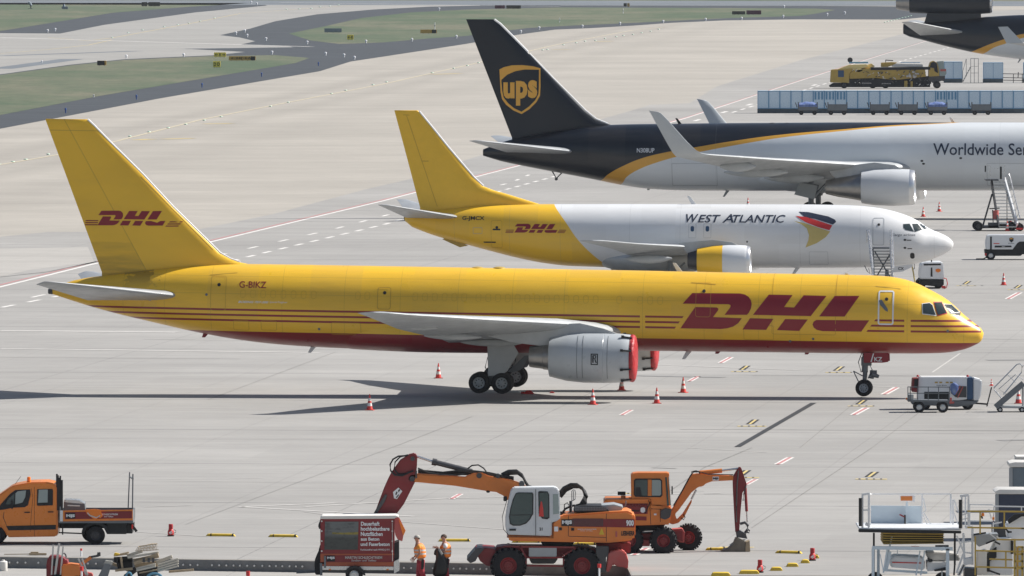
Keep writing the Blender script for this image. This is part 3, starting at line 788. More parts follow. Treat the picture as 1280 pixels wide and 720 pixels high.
# flap track fairings under the wing
for sg in (-1, 1):
    for (y, xt_, xf_, zz, r) in ((4.6, 576, 652, 429.5, .15), (8.4, 530, 602, 421.5, .15), (12.0, 493, 548, 410, .12)):
        a, b = A.L(xt_, zz - 1.5, -y), A.L(xf_, zz, -y); mb = MB(); n_ = 10
        secs = [[(b[0] + (a[0] - b[0]) * i / n_, sg * y + r * math.sin(math.pi * (i + .15) / (n_ + .3)) ** .7 * math.cos(q) * .8, b[1] + (a[1] - b[1]) * i / n_ + r * 1.2 * math.sin(math.pi * (i + .15) / (n_ + .3)) ** .7 * math.sin(q)) for q in [2 * math.pi * j / 12 for j in range(12)]] for i in range(n_ + 1)]
        mb.loft(secs); mb.build('flap_track_fairing', 'wing_grey', A.root, smooth=60)
# engines
yE = 6.5
M['nacelle_grey'] = mat('nacelle_grey', (.46, .49, .51), .33, var=.25, scale=.9, dirt=(.25, .25, .25))
a = A.L(790, 448, -yE); xf = a[0]; ze = a[1]; xr_ = A.L(687, 448, -yE)[0]; Ln = xf - xr_
prof = [(-.1, .98), (0.0, 1.10), (-.10, 1.17), (-.5, 1.21), (-1.35, 1.25), (-1.36, 1.235), (-1.38, 1.25), (-2.4, 1.25), (-3.2, 1.18), (-Ln + .02, .98), (-Ln, .92), (-Ln + .3, .85)]
core = [(-Ln + .6, .80), (-Ln + .05, .66), (-Ln - .3, .63), (-Ln - .32, .60), (-Ln - .9, .53), (-Ln - 1.0, .5), (-Ln - .6, .42)]
eng = []
for sg in (-1, 1):
    e = A.engine(prof, core, xf, sg * yE, ze, ['nacelle_grey'], None, 'bare_metal'); eng.append(e)
    mb = MB(); mb.lathe([(0.0, 1.13), (-.05, 1.175), (-.07, 1.15)], (0, 0, 0), 'X', 40)
    cv = [(-.03, 1.17), (.04, 1.19), (.12, 1.16), (.19, 1.05), (.24, .8), (.23, .4), (.22, .01)]
    mb.lathe(cv, (0, 0, 0), 'X', 40)
    cvr = mb.build('intake_cover', 'cover_red', e, smooth=50)
    mb = MB()
    for q in (60, 20, -25, -60, 110, 160, 200, 245):
        y_, z_ = 1.24 * math.cos(R(q + 180)), 1.24 * math.sin(R(q)); mb.tube([(.05, y_ * .96, z_ * .96), (-.3, y_, z_), (-.48, y_ * 1.02, z_ * 1.02)], .045, 6)
        mb.box((-.42, y_ * 1.02, z_ * 1.02), (.14, .1, .12))
    mb.build('strap', 'black', cvr)
    # pylon
    mb = MB(); w0, w1 = A.L(786, 412, -yE), A.L(650, 434, -yE)
    pts = [(-.6, 1.15), (-1.4, 1.45), (-2.6, 1.7), (-5.2, 1.55), (-7.2, 1.0), (-6.0, .7), (-Ln - .2, .52), (-Ln + .6, .7), (-2.6, 1.1)]
    mb.prism(pts, -.22, .22); mb.build('pylon', 'wing_grey', e, bevel=.05)
# marks on the near engine
te = bvh_of(eng[0]); m0 = eng[0].location
cx = A.L(743, 449, -7.7)[0] - m0.x
decal('badge', poly_bm(ring(cx, -.03, .36, .56, .05, .02) + [[(cx - .1, -.2), (cx - .03, -.2), (cx - .03, .17), (cx - .1, .17)]] + ring(cx + .01, .09, .16, .17, .045, .03) + [[(cx + .0, -.02), (cx + .05, -.0), (cx + .13, -.2), (cx + .06, -.2)]]), 'black', eng[0], te, .01, .1)
P = []
for px in (721, 728, 759): a = A.L(px, 448, -7.6)[0] - m0.x; P.append([(a - .012, -1.0), (a + .012, -1.0), (a + .012, 1.1), (a - .012, 1.1)])
decal('cowl_seam', poly_bm(P), 'steel_grey', eng[0], te, .01, .1)
# main gear
for sg in (-1, 1):
    y = sg * 3.66
    gx = A.L(614, 490, -3.66)[0]
    mb = MB()
    mb.cyl((gx, y, .75), (gx + .15, y, 3.1), .19, .22, 16); mb.cyl((gx, y, .5), (gx, y, 1.4), .13, n=14)
    mb.bar((gx - .62, y, .55), (gx + .62, y, .55), .2, .24)
    mb.bar((gx + .1, y, 1.7), (gx + 1.9, y - sg * .2, 3.0), .16); mb.bar((gx + .2, y, 1.3), (gx + .55, y, .75), .1)
    mb.bar((gx + .05, y - sg * .1, 1.9), (gx + .2, y - sg * 1.5, 2.9), .13)
    for dx in (-.57, .57): mb.cyl((gx + dx, y - .5, .53), (gx + dx, y + .5, .53), .09, n=10)
    mb.tube([(gx + .3, y, 1.7), (gx + .5, y, 1.4), (gx + .42, y, .9)], .03, 6); mb.tube([(gx - .2, y, 1.8), (gx - .32, y, 1.3), (gx - .1, y, .8)], .025, 6)
    g_ = mb.build('landing_gear', 'steel_grey', A.root)
    for dx in (-.57, .57):
        for dy in (-.42, .42): A.gear_wheel(g_, gx + dx, y + dy, .53, .53, .40)
    mb = MB()
    dpts = A.LL([(609, 427), (639, 427), (648, 441), (634, 464), (626, 469.5), (610, 470)], -4.2)
    mb.prism(dpts, y + sg * .45, y + sg * .52); mb.build('gear_door', 'wing_grey', A.root)
    mb = MB(); mb.prism(A.LL([(634, 465), (655, 445), (662, 444), (650, 463), (640, 466)], -2.0), y - sg * 1.9, y - sg * 1.84); mb.build('gear_door', 'steel_grey', A.root)
# nose gear
gx = A.L(1080.5, 490, 0)[0]; dz = A.L(1080, 492, 0)[1]
mb = MB(); zc = .42 - gx * 0; gz = A.L(1080, 440)[1]
mb.cyl((gx, 0, .45), (gx + .1, 0, gz), .10, .15, 14); mb.cyl((gx, -.4, .5), (gx, .4, .5), .07, n=10); mb.cyl((gx + .02, 0, 1.2), (gx + .05, 0, gz), .16, n=14)
mb.bar((gx - .05, 0, 1.0), (gx - .55, 0, 1.25), .05); mb.bar((gx - .55, 0, 1.25), (gx - .3, 0, .75), .05); mb.bar((gx - .3, 0, .75), (gx - .05, 0, .55), .05)
mb.box((gx + .1, 0, 1.75), (.5, .55, .42)); mb.box((gx + .35, -.12, 2.0), (.2, .2, .5)); mb.cyl((gx + .25, -.2, 1.02), (gx + .5, -.2, .98), .11, n=12); mb.cyl((gx + .4, -.24, 1.12), (gx + .75, -.24, 1.0), .15, .08, 12); mb.box((gx + .45, .1, 1.15), (.35, .25, .3))
mb.tube([(gx - .12, -.1, 2.2), (gx - .3, -.12, 1.7), (gx - .15, -.1, 1.2)], .025, 6); mb.tube([(gx + .2, -.15, 1.7), (gx + .4, -.2, 1.35), (gx + .2, -.15, .9)], .025, 6)
g_ = mb.build('nose_gear', 'steel_grey', A.root)
for dy in (-.3, .3): A.gear_wheel(g_, gx, dy, .42 + gx * 0 + .17 * 0, .42, .26)
A.nose = (gx, g_)
for sg in (-1, 1):
    mb = MB(); mb.prism(A.LL([(1080, 441), (1110.5, 441), (1111, 452.5), (1104, 453.5), (1080, 453.5)], -.6), sg * .62, sg * .66); d = mb.build('nose_gear_door', 'red_lettering', A.root, bevel=.01)
    if sg < 0:
        flat('lettering', fit(text_bm('KZ', offset=.02), *A.L(1099, 0, -.67)[:1], *A.L(1109, 0, -.67)[:1], A.L(1100, 452, -.67)[1], A.L(1100, 446.5, -.67)[1]), 'white_paint', d, -.675)
        flat('stay', poly_bm([A.LL([(1088.5, 452.5), (1090, 452.5), (1093, 442), (1091.5, 442)], -.67)]), 'white_paint', d, -.68)
# antennas, drain masts, lights
A.blade(856, 339.3, .42); A.blade(1066, 344.6, .12)
for px, py, h_ in ((398, 433.5, .3), (867, 440.3, .36), (262, 419, .12), (903, 441.2, .05), (1015, 442, .05)): A.blade(px, py, h_, 'drain_mast', 'white_paint' if h_ > .2 else 'red_lettering', 1, -1)
for px in (597, 624):
    x, z = A.L(px, 334.8); mb = MB(); mb.lathe([(0, .32), (.06, .3), (.1, .2), (.12, .01)], (x, 0, z - .05), 'Z', 24); mb.build('radome_disc', 'ops_yellow', A.root)

# =============== 2: yellow tailed white twin jet in the middle
B = Craft('cargo_airplane', 'white cargo airplane with yellow tail and a black red gold fan emblem near its nose', 656.0 + 5, 1192, 4.8, 0.0, 'cargo airplanes parked on the apron')
t = T('white_yellow_livery', .3)
bp = sorted([B.L(x, y, -1.8 if y > 285 else -1.0) for x, y in ((688, 250), (692, 256), (708, 277), (722.6, 299.7), (740, 318), (757, 332.5), (762, 337))], key=lambda p: p[1])
xb_ = t.curve(t.z, [(p[1], p[0]) for p in bp])
c = t.mix(t.lt(t.x, xb_), (.78, .79, .80), YEL)
seam = t.OR(*[t.band(t.x, B.L(q, 300, -1.9)[0], .012) for q in (566, 636, 700, 787, 850, 1000, 1075, 1167)])
c = t.mix(t.m('MULTIPLY', seam, .25), c, (.2, .2, .2))
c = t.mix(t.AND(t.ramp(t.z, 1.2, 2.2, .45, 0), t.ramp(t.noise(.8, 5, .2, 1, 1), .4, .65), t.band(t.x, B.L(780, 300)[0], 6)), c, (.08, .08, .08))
c = t.grime(c, .14, 1.0, .12, 1.0, (.35, .30, .2))
c = panels(t, c, 2.2, 1.1, .09)
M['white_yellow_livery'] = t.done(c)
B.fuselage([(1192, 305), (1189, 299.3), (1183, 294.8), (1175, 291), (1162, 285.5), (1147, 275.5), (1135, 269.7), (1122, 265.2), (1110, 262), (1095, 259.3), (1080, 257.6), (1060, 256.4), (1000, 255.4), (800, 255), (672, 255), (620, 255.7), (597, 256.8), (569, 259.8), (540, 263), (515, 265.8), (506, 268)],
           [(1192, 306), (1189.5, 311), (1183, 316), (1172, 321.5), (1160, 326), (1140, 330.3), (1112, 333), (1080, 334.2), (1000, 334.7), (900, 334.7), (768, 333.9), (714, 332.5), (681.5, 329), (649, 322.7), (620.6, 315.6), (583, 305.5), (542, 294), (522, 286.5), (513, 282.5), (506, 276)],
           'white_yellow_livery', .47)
treeB = bvh_of(B.fus)
mb = MB(); xa, xb = B.L(905, 330, 0)[0], B.L(740, 330, 0)[0]; secs = []
for i in range(19):
    u = i / 18; x = xa + (xb - xa) * u; k = math.sin(math.pi * u) ** .6
    secs.append([(x, (.5 + 1.5 * k) * math.cos(q), 2.3 + (.5 * k + .1 if math.sin(q) > 0 else .1 + .97 * k) * math.sin(q)) for q in [2 * math.pi * j / 32 for j in range(32)]])
mb.loft(secs); mb.build('wing_fairing', 'wing_grey', B.root, smooth=50)
def zz(P, ox, oy, s): return [(ox + a / s, oy + b / s) for a, b in P]
decal('lettering', poly_bm(logo_at(B, 642.5, 697, 280, 291, -1.85)), 'red_lettering', B.root, treeB, .014)
decal('lettering', poly_bm(swash(B, 632, 642, 287.3, 291.2, -1.85, 3, .2) + swash(B, 699, 708, 287.3, 291.2, -1.85, 3, .6)), 'red_lettering', B.root, treeB, .014)
bm = fit(text_bm('G-JMCX', offset=.02), B.L(576.8, 0, -1.6)[0], B.L(605, 0, -1.6)[0], B.L(590, 276.6, -1.5)[1], B.L(590, 270.5, -1.5)[1])
decal('registration', bm, 'black', B.root, treeB, .014)
# airline title: larger capitals W and A
for s_, x0, x1, y0 in (('W', 857.5, 873, 267.8), ('EST', 872.5, 901, 268.6), ('A', 903, 917, 267.8), ('TLANTIC', 916, 982, 268.6)):
    bm = fit(text_bm(s_, shear=.28, offset=.012), B.L(x0, 0, -1.6)[0], B.L(x1, 0, -1.6)[0], B.L(920, 278.3, -1.6)[1], B.L(920, y0, -1.6)[1])
    decal('lettering', bm, 'navy_letter', B.root, treeB, .014)
bm = fit(text_bm('Cargo airlines', shear=.2), B.L(1115, 0, -1.7)[0], B.L(1144, 0, -1.7)[0], B.L(1120, 296, -1.8)[1], B.L(1120, 292.2, -1.8)[1])
decal('lettering', bm, 'navy_letter', B.root, treeB, .014)
fz = lambda P: B.LL(zz(P, 960, 220, 4), -1.8)
decal('fan_emblem', poly_bm([fz([(152, 180), (200, 182), (300, 203), (335, 219), (341, 230), (325, 243), (235, 215), (185, 208)])]), 'navy_letter', B.root, treeB, .014, xstep=.4)
decal('fan_emblem', poly_bm([fz([(136, 200), (190, 206), (250, 224), (322, 247), (308, 271), (250, 255), (190, 232)])]), 'signal_red', B.root, treeB, .016, xstep=.4)
M['fan_gold'] = mat('fan_gold', (.60, .47, .16), .45)
decal('fan_emblem', poly_bm([fz([(130, 225), (185, 236), (250, 258), (312, 277), (290, 305), (245, 335), (188, 357), (203, 320), (206, 295), (195, 262), (165, 240)])]), 'fan_gold', B.root, treeB, .014, xstep=.4)
M['faint_line_paint'] = mat('faint_line_paint', (.42, .44, .46), .5)
d = door(B, treeB, 1098, 289.5, .72, 1.72, .03, 'faint_line_paint')
door(B, treeB, 620, 293, .72, 1.75, .018, 'seam_line')
for x in (865.5, 884.3): decal('window', poly_bm([rrect(*B.L(x, 286, -1.87), .22, .34, .09)]), 'blue_dark', B.root, treeB, .014)
for (x, y, w, h) in [(865.5, 288.5, .48, .9), (884.3, 288.5, .48, .9), (1023, 323, 1.2, .85), (960, 300, .02, .02), (596, 288.5, .6, .4)]:
    if w > .1: decal('hatch', poly_bm(ring(*B.L(x, y, -1.86), w, h, .018, .06)), 'faint_line_paint', B.root, treeB, .012, xstep=.6)
for x, y, w, h in ((1131, 300, .17, .12), (1131, 310, .17, .12), (1136, 300.5, .3, .05), (1137, 311, .3, .05), (1140, 320, .28, .38), (934, 302, .1, .12), (620, 287, .5, .1), (611, 303, .8, .08)): decal('port', poly_bm([rrect(*B.L(x, y, -1.85), w, h, min(w, h) / 2.2)]), 'black', B.root, treeB, .014)
for i, wpoly in enumerate([[(678, 242), (707, 240), (729, 277), (690, 268), (680, 258)], [(722, 241), (746, 241), (770, 269), (736, 278)], [(758, 244), (783, 240), (806, 262), (779, 266)]]):
    wp = zz(wpoly, 960, 220, 4)
    for sd in (-1, 1):
        fr = decal('cockpit_window_frame', poly_bm([B.LL(grow(wp, 1.12), -1.2)]), 'steel_grey', B.root, treeB, .012, .1, sd, .1)
        decal('pane', poly_bm([B.LL(wp, -1.2)]), 'glass', fr, treeB, .024, .1, sd, .1)
finB = B.fin([(522, 137.7), (525.5, 141), (542, 161.5), (560, 184), (577, 204), (592.5, 222), (605, 233), (618, 238), (632.5, 242), (660, 250.5), (676, 255.5)], [(493, 138), (509, 198), (525, 259)], 'yellow_paint', tmax=.5)
mb = MB(); q = B.LL([(524, 139.3), (542, 161.2), (560, 183.7), (577, 203.7), (592.5, 221.7), (604, 232.5)]); mb.tube([(a + .01, 0, b + .01) for a, b in q], .06, 8); mb.build('leading_edge', 'edge_bright', B.root)
tf = bvh_of(finB); P = []
for pl in ([(504, 143), (512, 143.4), (512, 144), (504, 143.6)], [(508, 144), (508.6, 144), (547, 258), (546.4, 258)], [(527, 200.8), (536, 200.8), (536, 201.6), (527, 201.6)]): P.append(B.LL(pl))
decal('fin_seam', poly_bm(P), 'seam_line', B.root, tf, .012, .3)
stab(B, (570, 271), (508, 272), (482, 256.2), (473, 256), 1.1, 6.35, 'stab_grey')
wB = wing_secs(B, [(1.2, 915, 312, 800, 322, .13), (1.9, 900, 311, 798, 323, .13), (4.9, 858, 308.5, 790, 320, .12), (10, 800, 305, 766, 311, .11), (13.9, 758, 301.3, 733, 303, .10), (14.4, 742, 300.8, 724, 301, .06)])
B.build_foil('wing', wB, 'wing_grey')
mb = MB(); secs = []
for i in range(9):
    a = B.L(780 + 60 * i / 8, 323 + 1.0 * math.sin(i / 8 * math.pi), -6.0); r = .28 * math.sin(math.pi * (i + .2) / 8.4) ** .7
    secs.append([(a[0], -6.0 + r * math.cos(q), a[1] + r * math.sin(q)) for q in [2 * math.pi * j / 12 for j in range(12)]])
mb.loft(secs); fo = mb.build('flap_track_fairing', 'wing_grey', B.root)
t = T('cowl', .3); c = t.mix(t.lt(t.x, -1.75), (.72, .74, .76), YEL); c = t.mix(t.gt(t.x, -.22), c, (.75, .76, .77)); t.put(t.b.inputs['Metallic'], t.m('MULTIPLY', t.gt(t.x, -.22), .8)); M['cowl'] = t.done(t.grime(c, .15, 1.5))
a = B.L(938.5, 325.5, -4.83); Ln = a[0] - B.L(872, 325, -4.83)[0]
for sg in (-1, 1):
    e = B.engine([(-.5, .72), (-.1, .76), (0, .84), (-.12, .91), (-.4, .96), (-1.4, 1.0), (-2.4, .93), (-Ln, .78), (-Ln + .2, .7)], [(-Ln + .4, .72), (-Ln, .66), (-Ln - .6, .5), (-Ln - .62, .4), (-Ln - .2, .35)], a[0], sg * 4.83, a[1], ['cowl'], None, 'dark_metal')
    mb = MB(); mb.lathe([(-.5, .73), (-.5, .25), (-.25, .1), (-.1, .01)], n=32); mb.build('fan', 'dark_metal', e)
    mb = MB(); mb.prism([(-.7, .9), (-1.2, 1.15), (-2.4, 1.3), (-4.6, 1.1), (-4.0, .4), (-3.2, .6), (-2, .8)], -.15, .15); mb.build('pylon', 'wing_grey', e, bevel=.04)
for sg in (-1, 1):
    gx = B.L(838, 345, -2.6)[0]; mb = MB(); mb.cyl((gx, sg * 2.6, .5), (gx, sg * 2.6, 2.2), .16, n=12); mb.bar((gx, sg * 2.6, 1.2), (gx + .9, sg * 2.3, 2.1), .12); mb.cyl((gx, sg * 2.6 - .5, .53), (gx, sg * 2.6 + .5, .53), .08, n=10)
    g_ = mb.build('landing_gear', 'steel_grey', B.root)
    for dy in (-.42, .42): B.gear_wheel(g_, gx, sg * 2.6 + dy, .53, .53, .38)
gx = B.L(1108, 350, 0)[0]; mb = MB(); mb.cyl((gx, 0, .4), (gx + .05, 0, 1.6), .12, n=12); mb.cyl((gx, -.35, .38), (gx, .35, .38), .06, n=8)
g_ = mb.build('nose_gear', 'steel_grey', B.root)
for dy in (-.25, .25): B.gear_wheel(g_, gx, dy, .36, .36, .22)
mb = MB(); dp = B.LL([(1117, 333), (1141, 330), (1141, 333.5), (1128, 339.5), (1116, 340.5)], -.4); mb.prism(dp, -.5, -.46); d = mb.build('nose_gear_door', 'white_paint', B.root)
flat('lettering', fit(text_bm('CX', offset=.02), B.L(1123, 0, -.52)[0], B.L(1130, 0, -.52)[0], B.L(1125, 337.5, -.5)[1], B.L(1125, 333.8, -.5)[1]), 'black', d, -.515)
B.blade(872, 254.6, .5)
for px, py, h_ in ((773, 334, .4), (1002, 335, .5)): B.blade(px, py, h_, 'drain_mast', 'white_paint', 1, -1)
mb = MB(); mb.prism(B.LL([(553, 299), (575, 309), (585, 307), (560, 296)]), -.12, .12); mb.build('tail_skid', 'ops_yellow', B.root)
a = B.L(507, 272); mb = MB(); mb.lathe([(.2, .2), (-.02, .2), (-.1, .15), (0, .1)], (a[0], 0, a[1]), 'X', 20); mb.build('exhaust_outlet', 'dark_metal', B.root)

# =============== 3: brown, gold and white wide body with winglets
BROWN = (.005, .009, .017)
C = Craft('cargo_airplane', 'wide body cargo airplane with dark brown tail, gold band, white front and tall winglets', 826.0, 1443, 5.2, 0.0, 'cargo airplanes parked on the apron')
def brown_livery(name, K, up, lo):
    t = T(name, .28)
    xs = [K.L(x, y, yy) for x, y, yy in up]; ys = [K.L(x, y, yy) for x, y, yy in lo]
    zu = t.curve(t.x, sorted(xs)); zl = t.curve(t.x, sorted(ys))
    x0u, x0l = min(p[0] for p in xs), min(p[0] for p in ys)
    b = t.OR(t.gt(t.z, zu), t.lt(t.x, x0u)); g = t.OR(t.gt(t.z, zl), t.lt(t.x, x0l))
    b = t.AND(b, t.lt(t.x, max(p[0] for p in xs))); g = t.AND(g, t.lt(t.x, max(p[0] for p in ys)))
    c = t.mix(g, (.70, .73, .75), (.74, .38, .05)); c = t.mix(b, c, BROWN)
    return t, c
t, c = brown_livery('brown_white_livery', C, [(745, 228, -1.2), (750, 225.6, -1.8), (760, 217.5, -2.4), (780, 206.7, -2.6), (802, 197.8, -2.6), (824, 192, -2.6), (869, 184, -2.5), (913, 176.7, -2.5), (969, 169, -2.2), (1060, 161, -1.8), (1114, 156.6, -1.2), (1185, 153.2, -.5), (1200, 152, 0)],
                    [(770, 234, -1.2), (776.6, 229.5, -1.8), (783, 221, -2.2), (802, 210, -2.6), (824, 202, -2.6), (847, 195.6, -2.6), (882, 188.4, -2.6), (935.6, 178.5, -2.5), (980, 171.5, -2.3), (1060, 163, -1.9), (1114, 158, -1.4), (1195, 153.4, -.5), (1215, 152, 0)])
seam = t.OR(*[t.band(t.x, C.L(q, 300, -1.9)[0], .015) for q in (840, 895, 1250)])
c = t.mix(t.m('MULTIPLY', seam, .22), c, (.25, .25, .25)); c = t.grime(c, .10, .8, .12, 1.0, (.3, .28, .25))
c = panels(t, c, 3, 1.5, .05)
M['brown_white_livery'] = t.done(c)
C.fuselage([(1443, 205), (1437, 192), (1420, 178), (1400, 167), (1370, 157), (1340, 153.6), (1300, 153), (1100, 152.8), (900, 153.8), (850, 154.4), (780, 155.3), (740, 157.5), (700, 162.5), (670, 167.5), (640, 174), (620, 180), (604, 186.5)],
           [(1443, 207), (1436, 217), (1415, 227), (1380, 234), (1340, 237), (1280, 237.8), (1100, 238.3), (919, 238.3), (860, 238), (814, 236.2), (776.6, 231), (742, 224), (695.6, 215.2), (656, 207.6), (627, 201.5), (604, 194.5)],
           'brown_white_livery', .465)
treeC = bvh_of(C.fus)
mb = MB(); xa, xb = C.L(1140, 230, 0)[0], C.L(920, 230, 0)[0]; secs = []
for i in range(21):
    u = i / 20; x = xa + (xb - xa) * u; k = math.sin(math.pi * u) ** .6
    secs.append([(x, (.8 + 1.95 * k) * math.cos(q), 3.3 + (1.0 * k + .1 if math.sin(q) > 0 else .2 + 1.07 * k) * math.sin(q)) for q in [2 * math.pi * j / 32 for j in range(32)]])
mb.loft(secs); mb.build('wing_fairing', 'brown_white_livery', C.root, smooth=50)
bm = fit(text_bm('Worldwide Services', offset=.008), C.L(1166.5, 0, -2.5)[0], C.L(1322, 0, -2.5)[0], C.L(1200, 193.8, -2.5)[1], C.L(1200, 179, -2.5)[1])
decal('lettering', bm, 'navy_letter', C.root, treeC, .016, xstep=2)
bm = fit(text_bm('N308UP', offset=.012), C.L(796, 0, -2.4)[0], C.L(818, 0, -2.4)[0], C.L(800, 190.6, -2.4)[1], C.L(800, 185, -2.4)[1])
decal('registration', bm, 'white_paint', C.root, treeC, .016)
for x in (868, 1262): decal('hatch', poly_bm(ring(*C.L(x, 218, -2.4), 3.6, 1.8, .03, .06)), 'faint_line_paint', C.root, treeC, .014, .2, xstep=1)
for x, y in ((1201, 197.5), (1152.5, 201), (1154.5, 204.5)): decal('port', poly_bm([rrect(*C.L(x, y, -2.5), .22, .15, .07)]), 'black', C.root, treeC, .016)
M['brown_paint'] = mat('brown_paint', BROWN, .4, var=.1, scale=.2)
finC = C.fin([(616.9, 24), (625.6, 30.6), (642, 47), (660.6, 65.6), (691, 97.5), (712, 118.5), (732, 138.5), (746.6, 149.5), (756, 153.6), (766, 156.6)], [(582.7, 24), (611, 97), (640, 172)], 'brown_paint', tmax=.7)
tf = bvh_of(finC)
mb = MB(); q = C.LL([(618, 24.3), (625.6, 30), (642, 46.5), (660, 65)]); mb.tube([(a, 0, b) for a, b in q], .09, 8); q = C.LL([(662, 67), (691, 97), (712, 118), (732, 138), (745, 148.5), (760, 154.6)]); mb.tube([(a, 0, b) for a, b in q], .07, 8); mb.build('leading_edge', 'edge_bright', C.root)
# shield on the fin
z2p = lambda P: [(560 + a / 3.43, 10 + b / 3.43) for a, b in P]
outer = z2p([(221, 263), (240, 253), (275, 245), (320, 244), (365, 249), (397, 258), (398, 340), (396, 375), (380, 403), (350, 433), (316, 454), (280, 438), (250, 415), (232, 390), (226, 360)])
inner_top = [(229, 310), (232, 305), (255, 285), (290, 270), (330, 263), (391, 264)]
inner_bot = [(391, 340), (389, 368), (375, 395), (348, 422), (316, 444), (284, 429), (258, 407), (239, 383), (233, 355)]
inner = z2p(inner_top + inner_bot)
# ring between outer and inner as quads strips
A_ = outer; 
def loop_strip(O, I, n=72):
    def samp(P, n):
        L = [0]; Q = P + [P[0]]
        for a, b in zip(Q[:-1], Q[1:]): L.append(L[-1] + math.hypot(b[0] - a[0], b[1] - a[1]))
        return Q, L
    import bisect
    cx, cy = 651, 104
    def hit(P, th):
        dx, dy = math.cos(th), math.sin(th); best = None; Q = P + [P[0]]
        for a, b in zip(Q[:-1], Q[1:]):
            ex, ey = b[0] - a[0], b[1] - a[1]; den = dx * ey - dy * ex
            if abs(den) < 1e-9: continue
            s_ = ((a[0] - cx) * ey - (a[1] - cy) * ex) / den; u = ((a[0] - cx) * dy - (a[1] - cy) * dx) / den
            if s_ > 0 and -1e-6 <= u <= 1 + 1e-6: best = max(best or 0, s_)
        return (cx + dx * best, cy + dy * best)
    ths = sorted(set([2 * math.pi * i / n for i in range(n)] + [math.atan2(p[1] - cy, p[0] - cx) % (2 * math.pi) for p in O + I]))
    o = [hit(O, q) for q in ths]; i_ = [hit(I, q) for q in ths]; N_ = len(ths)
    return [[o[k], o[(k + 1) % N_], i_[(k + 1) % N_], i_[k]] for k in range(N_)]
decal('shield_emblem', poly_bm([C.LL(p) for p in loop_strip(outer, inner)]), 'ups_gold', C.root, tf, .016, .4)
for ch, x0, x1, y0, y1 in (('u', 238, 286, 318, 388), ('p', 292, 342, 312, 418), ('s', 344, 384, 308, 386)):
    q0 = z2p([(x0, y0), (x1, y1)])
    bm = fit(text_bm(ch, offset=.05), C.L(q0[0][0], 100)[0], C.L(q0[1][0], 100)[0], C.L(650, q0[1][1])[1], C.L(650, q0[0][1])[1])
    decal('lettering', bm, 'ups_gold', C.root, tf, .018, .4)
stab(C, (717, 189.5), (633, 190), (600, 176), (587, 176), 1.6, 9.3, 'stab_grey')
wl = C.L(875, 193, -24.0)
wC = wing_secs(C, [(1.8, 1150, 211.5, 985, 226, .13), (2.7, 1132, 209.5, 982, 227, .13), (8, 1070, 206, 964, 222, .12), (16, 968, 199.5, 900, 208, .11), (23.2, 886, 193.4, 850, 196.5, .10)])
C.build_foil('wing', wC, 'wing_grey')
M['winglet_paint'] = mat('winglet_paint', (.47, .50, .52), .35, var=.1)
for sg in (-1, 1):
    mb = MB(); secs = []
    for (xl, yl, xt, yt, yy, th) in ((886, 193.4, 850, 196.5, 23.2, .30), (877, 191.5, 845, 195, 23.8, .26), (870, 187.5, 841, 191, 24.2, .24), (858, 176, 834.5, 180, 24.6, .20), (835, 150, 819, 152, 25.15, .14), (826.5, 141.5, 813, 141, 25.35, .1), (822, 139.5, 811, 138, 25.4, .04)):
        a, b = C.L(xl, yl, -yy), C.L(xt, yt, -yy); P = []
        for u, sd in [(1, 1), (.6, 1), (.3, 1), (.1, 1), (.02, 1), (0, 0), (.02, -1), (.1, -1), (.3, -1), (.6, -1), (1, -1)]:
            h_ = th / 2 * (1 if .1 < u < .7 else .6 if u == .1 else .3 if u == .02 else .15 if u == 1 else 0)
            if yy < 24: P.append((a[0] + (b[0] - a[0]) * u, sg * yy, a[1] + (b[1] - a[1]) * u + sd * h_))
            else: P.append((a[0] + (b[0] - a[0]) * u, sg * (yy + .0) - sg * sd * h_, a[1] + (b[1] - a[1]) * u))
        secs.append(P)
    mb.loft(secs); mb.build('winglet', 'winglet_paint', C.root, smooth=50)
for (y, x0, x1, yy) in ((12, 905, 985, 215), (17, 900, 945, 208), (7.5, 955, 1030, 222)):
    for sg in (-1, 1):
        mb = MB(); secs = []
        for i in range(9):
            a = C.L(x0 + (x1 - x0) * i / 8, yy, -y); r = .42 * math.sin(math.pi * (i + .2) / 8.4) ** .7
            secs.append([(a[0], sg * y + .6 * r * math.cos(q), a[1] + r * math.sin(q)) for q in [2 * math.pi * j / 12 for j in range(12)]])
        mb.loft(secs); mb.build('flap_track_fairing', 'wing_grey', C.root)
t = T('big_cowl', .3); c = t.mix(t.gt(t.x, -.42), (.62, .64, .66), (.72, .73, .74)); t.put(t.b.inputs['Metallic'], t.m('MULTIPLY', t.gt(t.x, -.42), .85)); M['big_cowl'] = t.done(t.grime(c, .2, 1.2, dirt=(.3, .29, .27)))
yE = 7.9; a = C.L(1144, 234.0, -yE); Ln = a[0] - C.L(1077, 234, -yE)[0]
for sg in (-1, 1):
    e = C.engine([(-.8, 1.15), (-.15, 1.18), (0, 1.28), (-.12, 1.36), (-.5, 1.42), (-1.8, 1.47), (-3.2, 1.42), (-Ln + .02, 1.27), (-Ln, 1.2), (-Ln + .3, 1.1)], [(-Ln + .3, 1.15), (-Ln, 1.08), (-Ln - .9, .92), (-Ln - 1.8, .78), (-Ln - 2.8, .55), (-Ln - 2.85, .45), (-Ln - 2.2, .4)], a[0], sg * yE, a[1], ['big_cowl'], None, 'bare_metal')
    mb = MB(); mb.lathe([(-.8, 1.16), (-.8, .35), (-.4, .15), (-.25, .01)], n=32); mb.build('fan', 'dark_metal', e)
    mb = MB(); mb.prism([(-.9, 1.35), (-1.6, 1.75), (-3.2, 1.95), (-7.0, 1.5), (-6.2, .6), (-4.8, .8), (-3, 1.1)], -.22, .22); mb.build('pylon', 'wing_grey', e, bevel=.05)
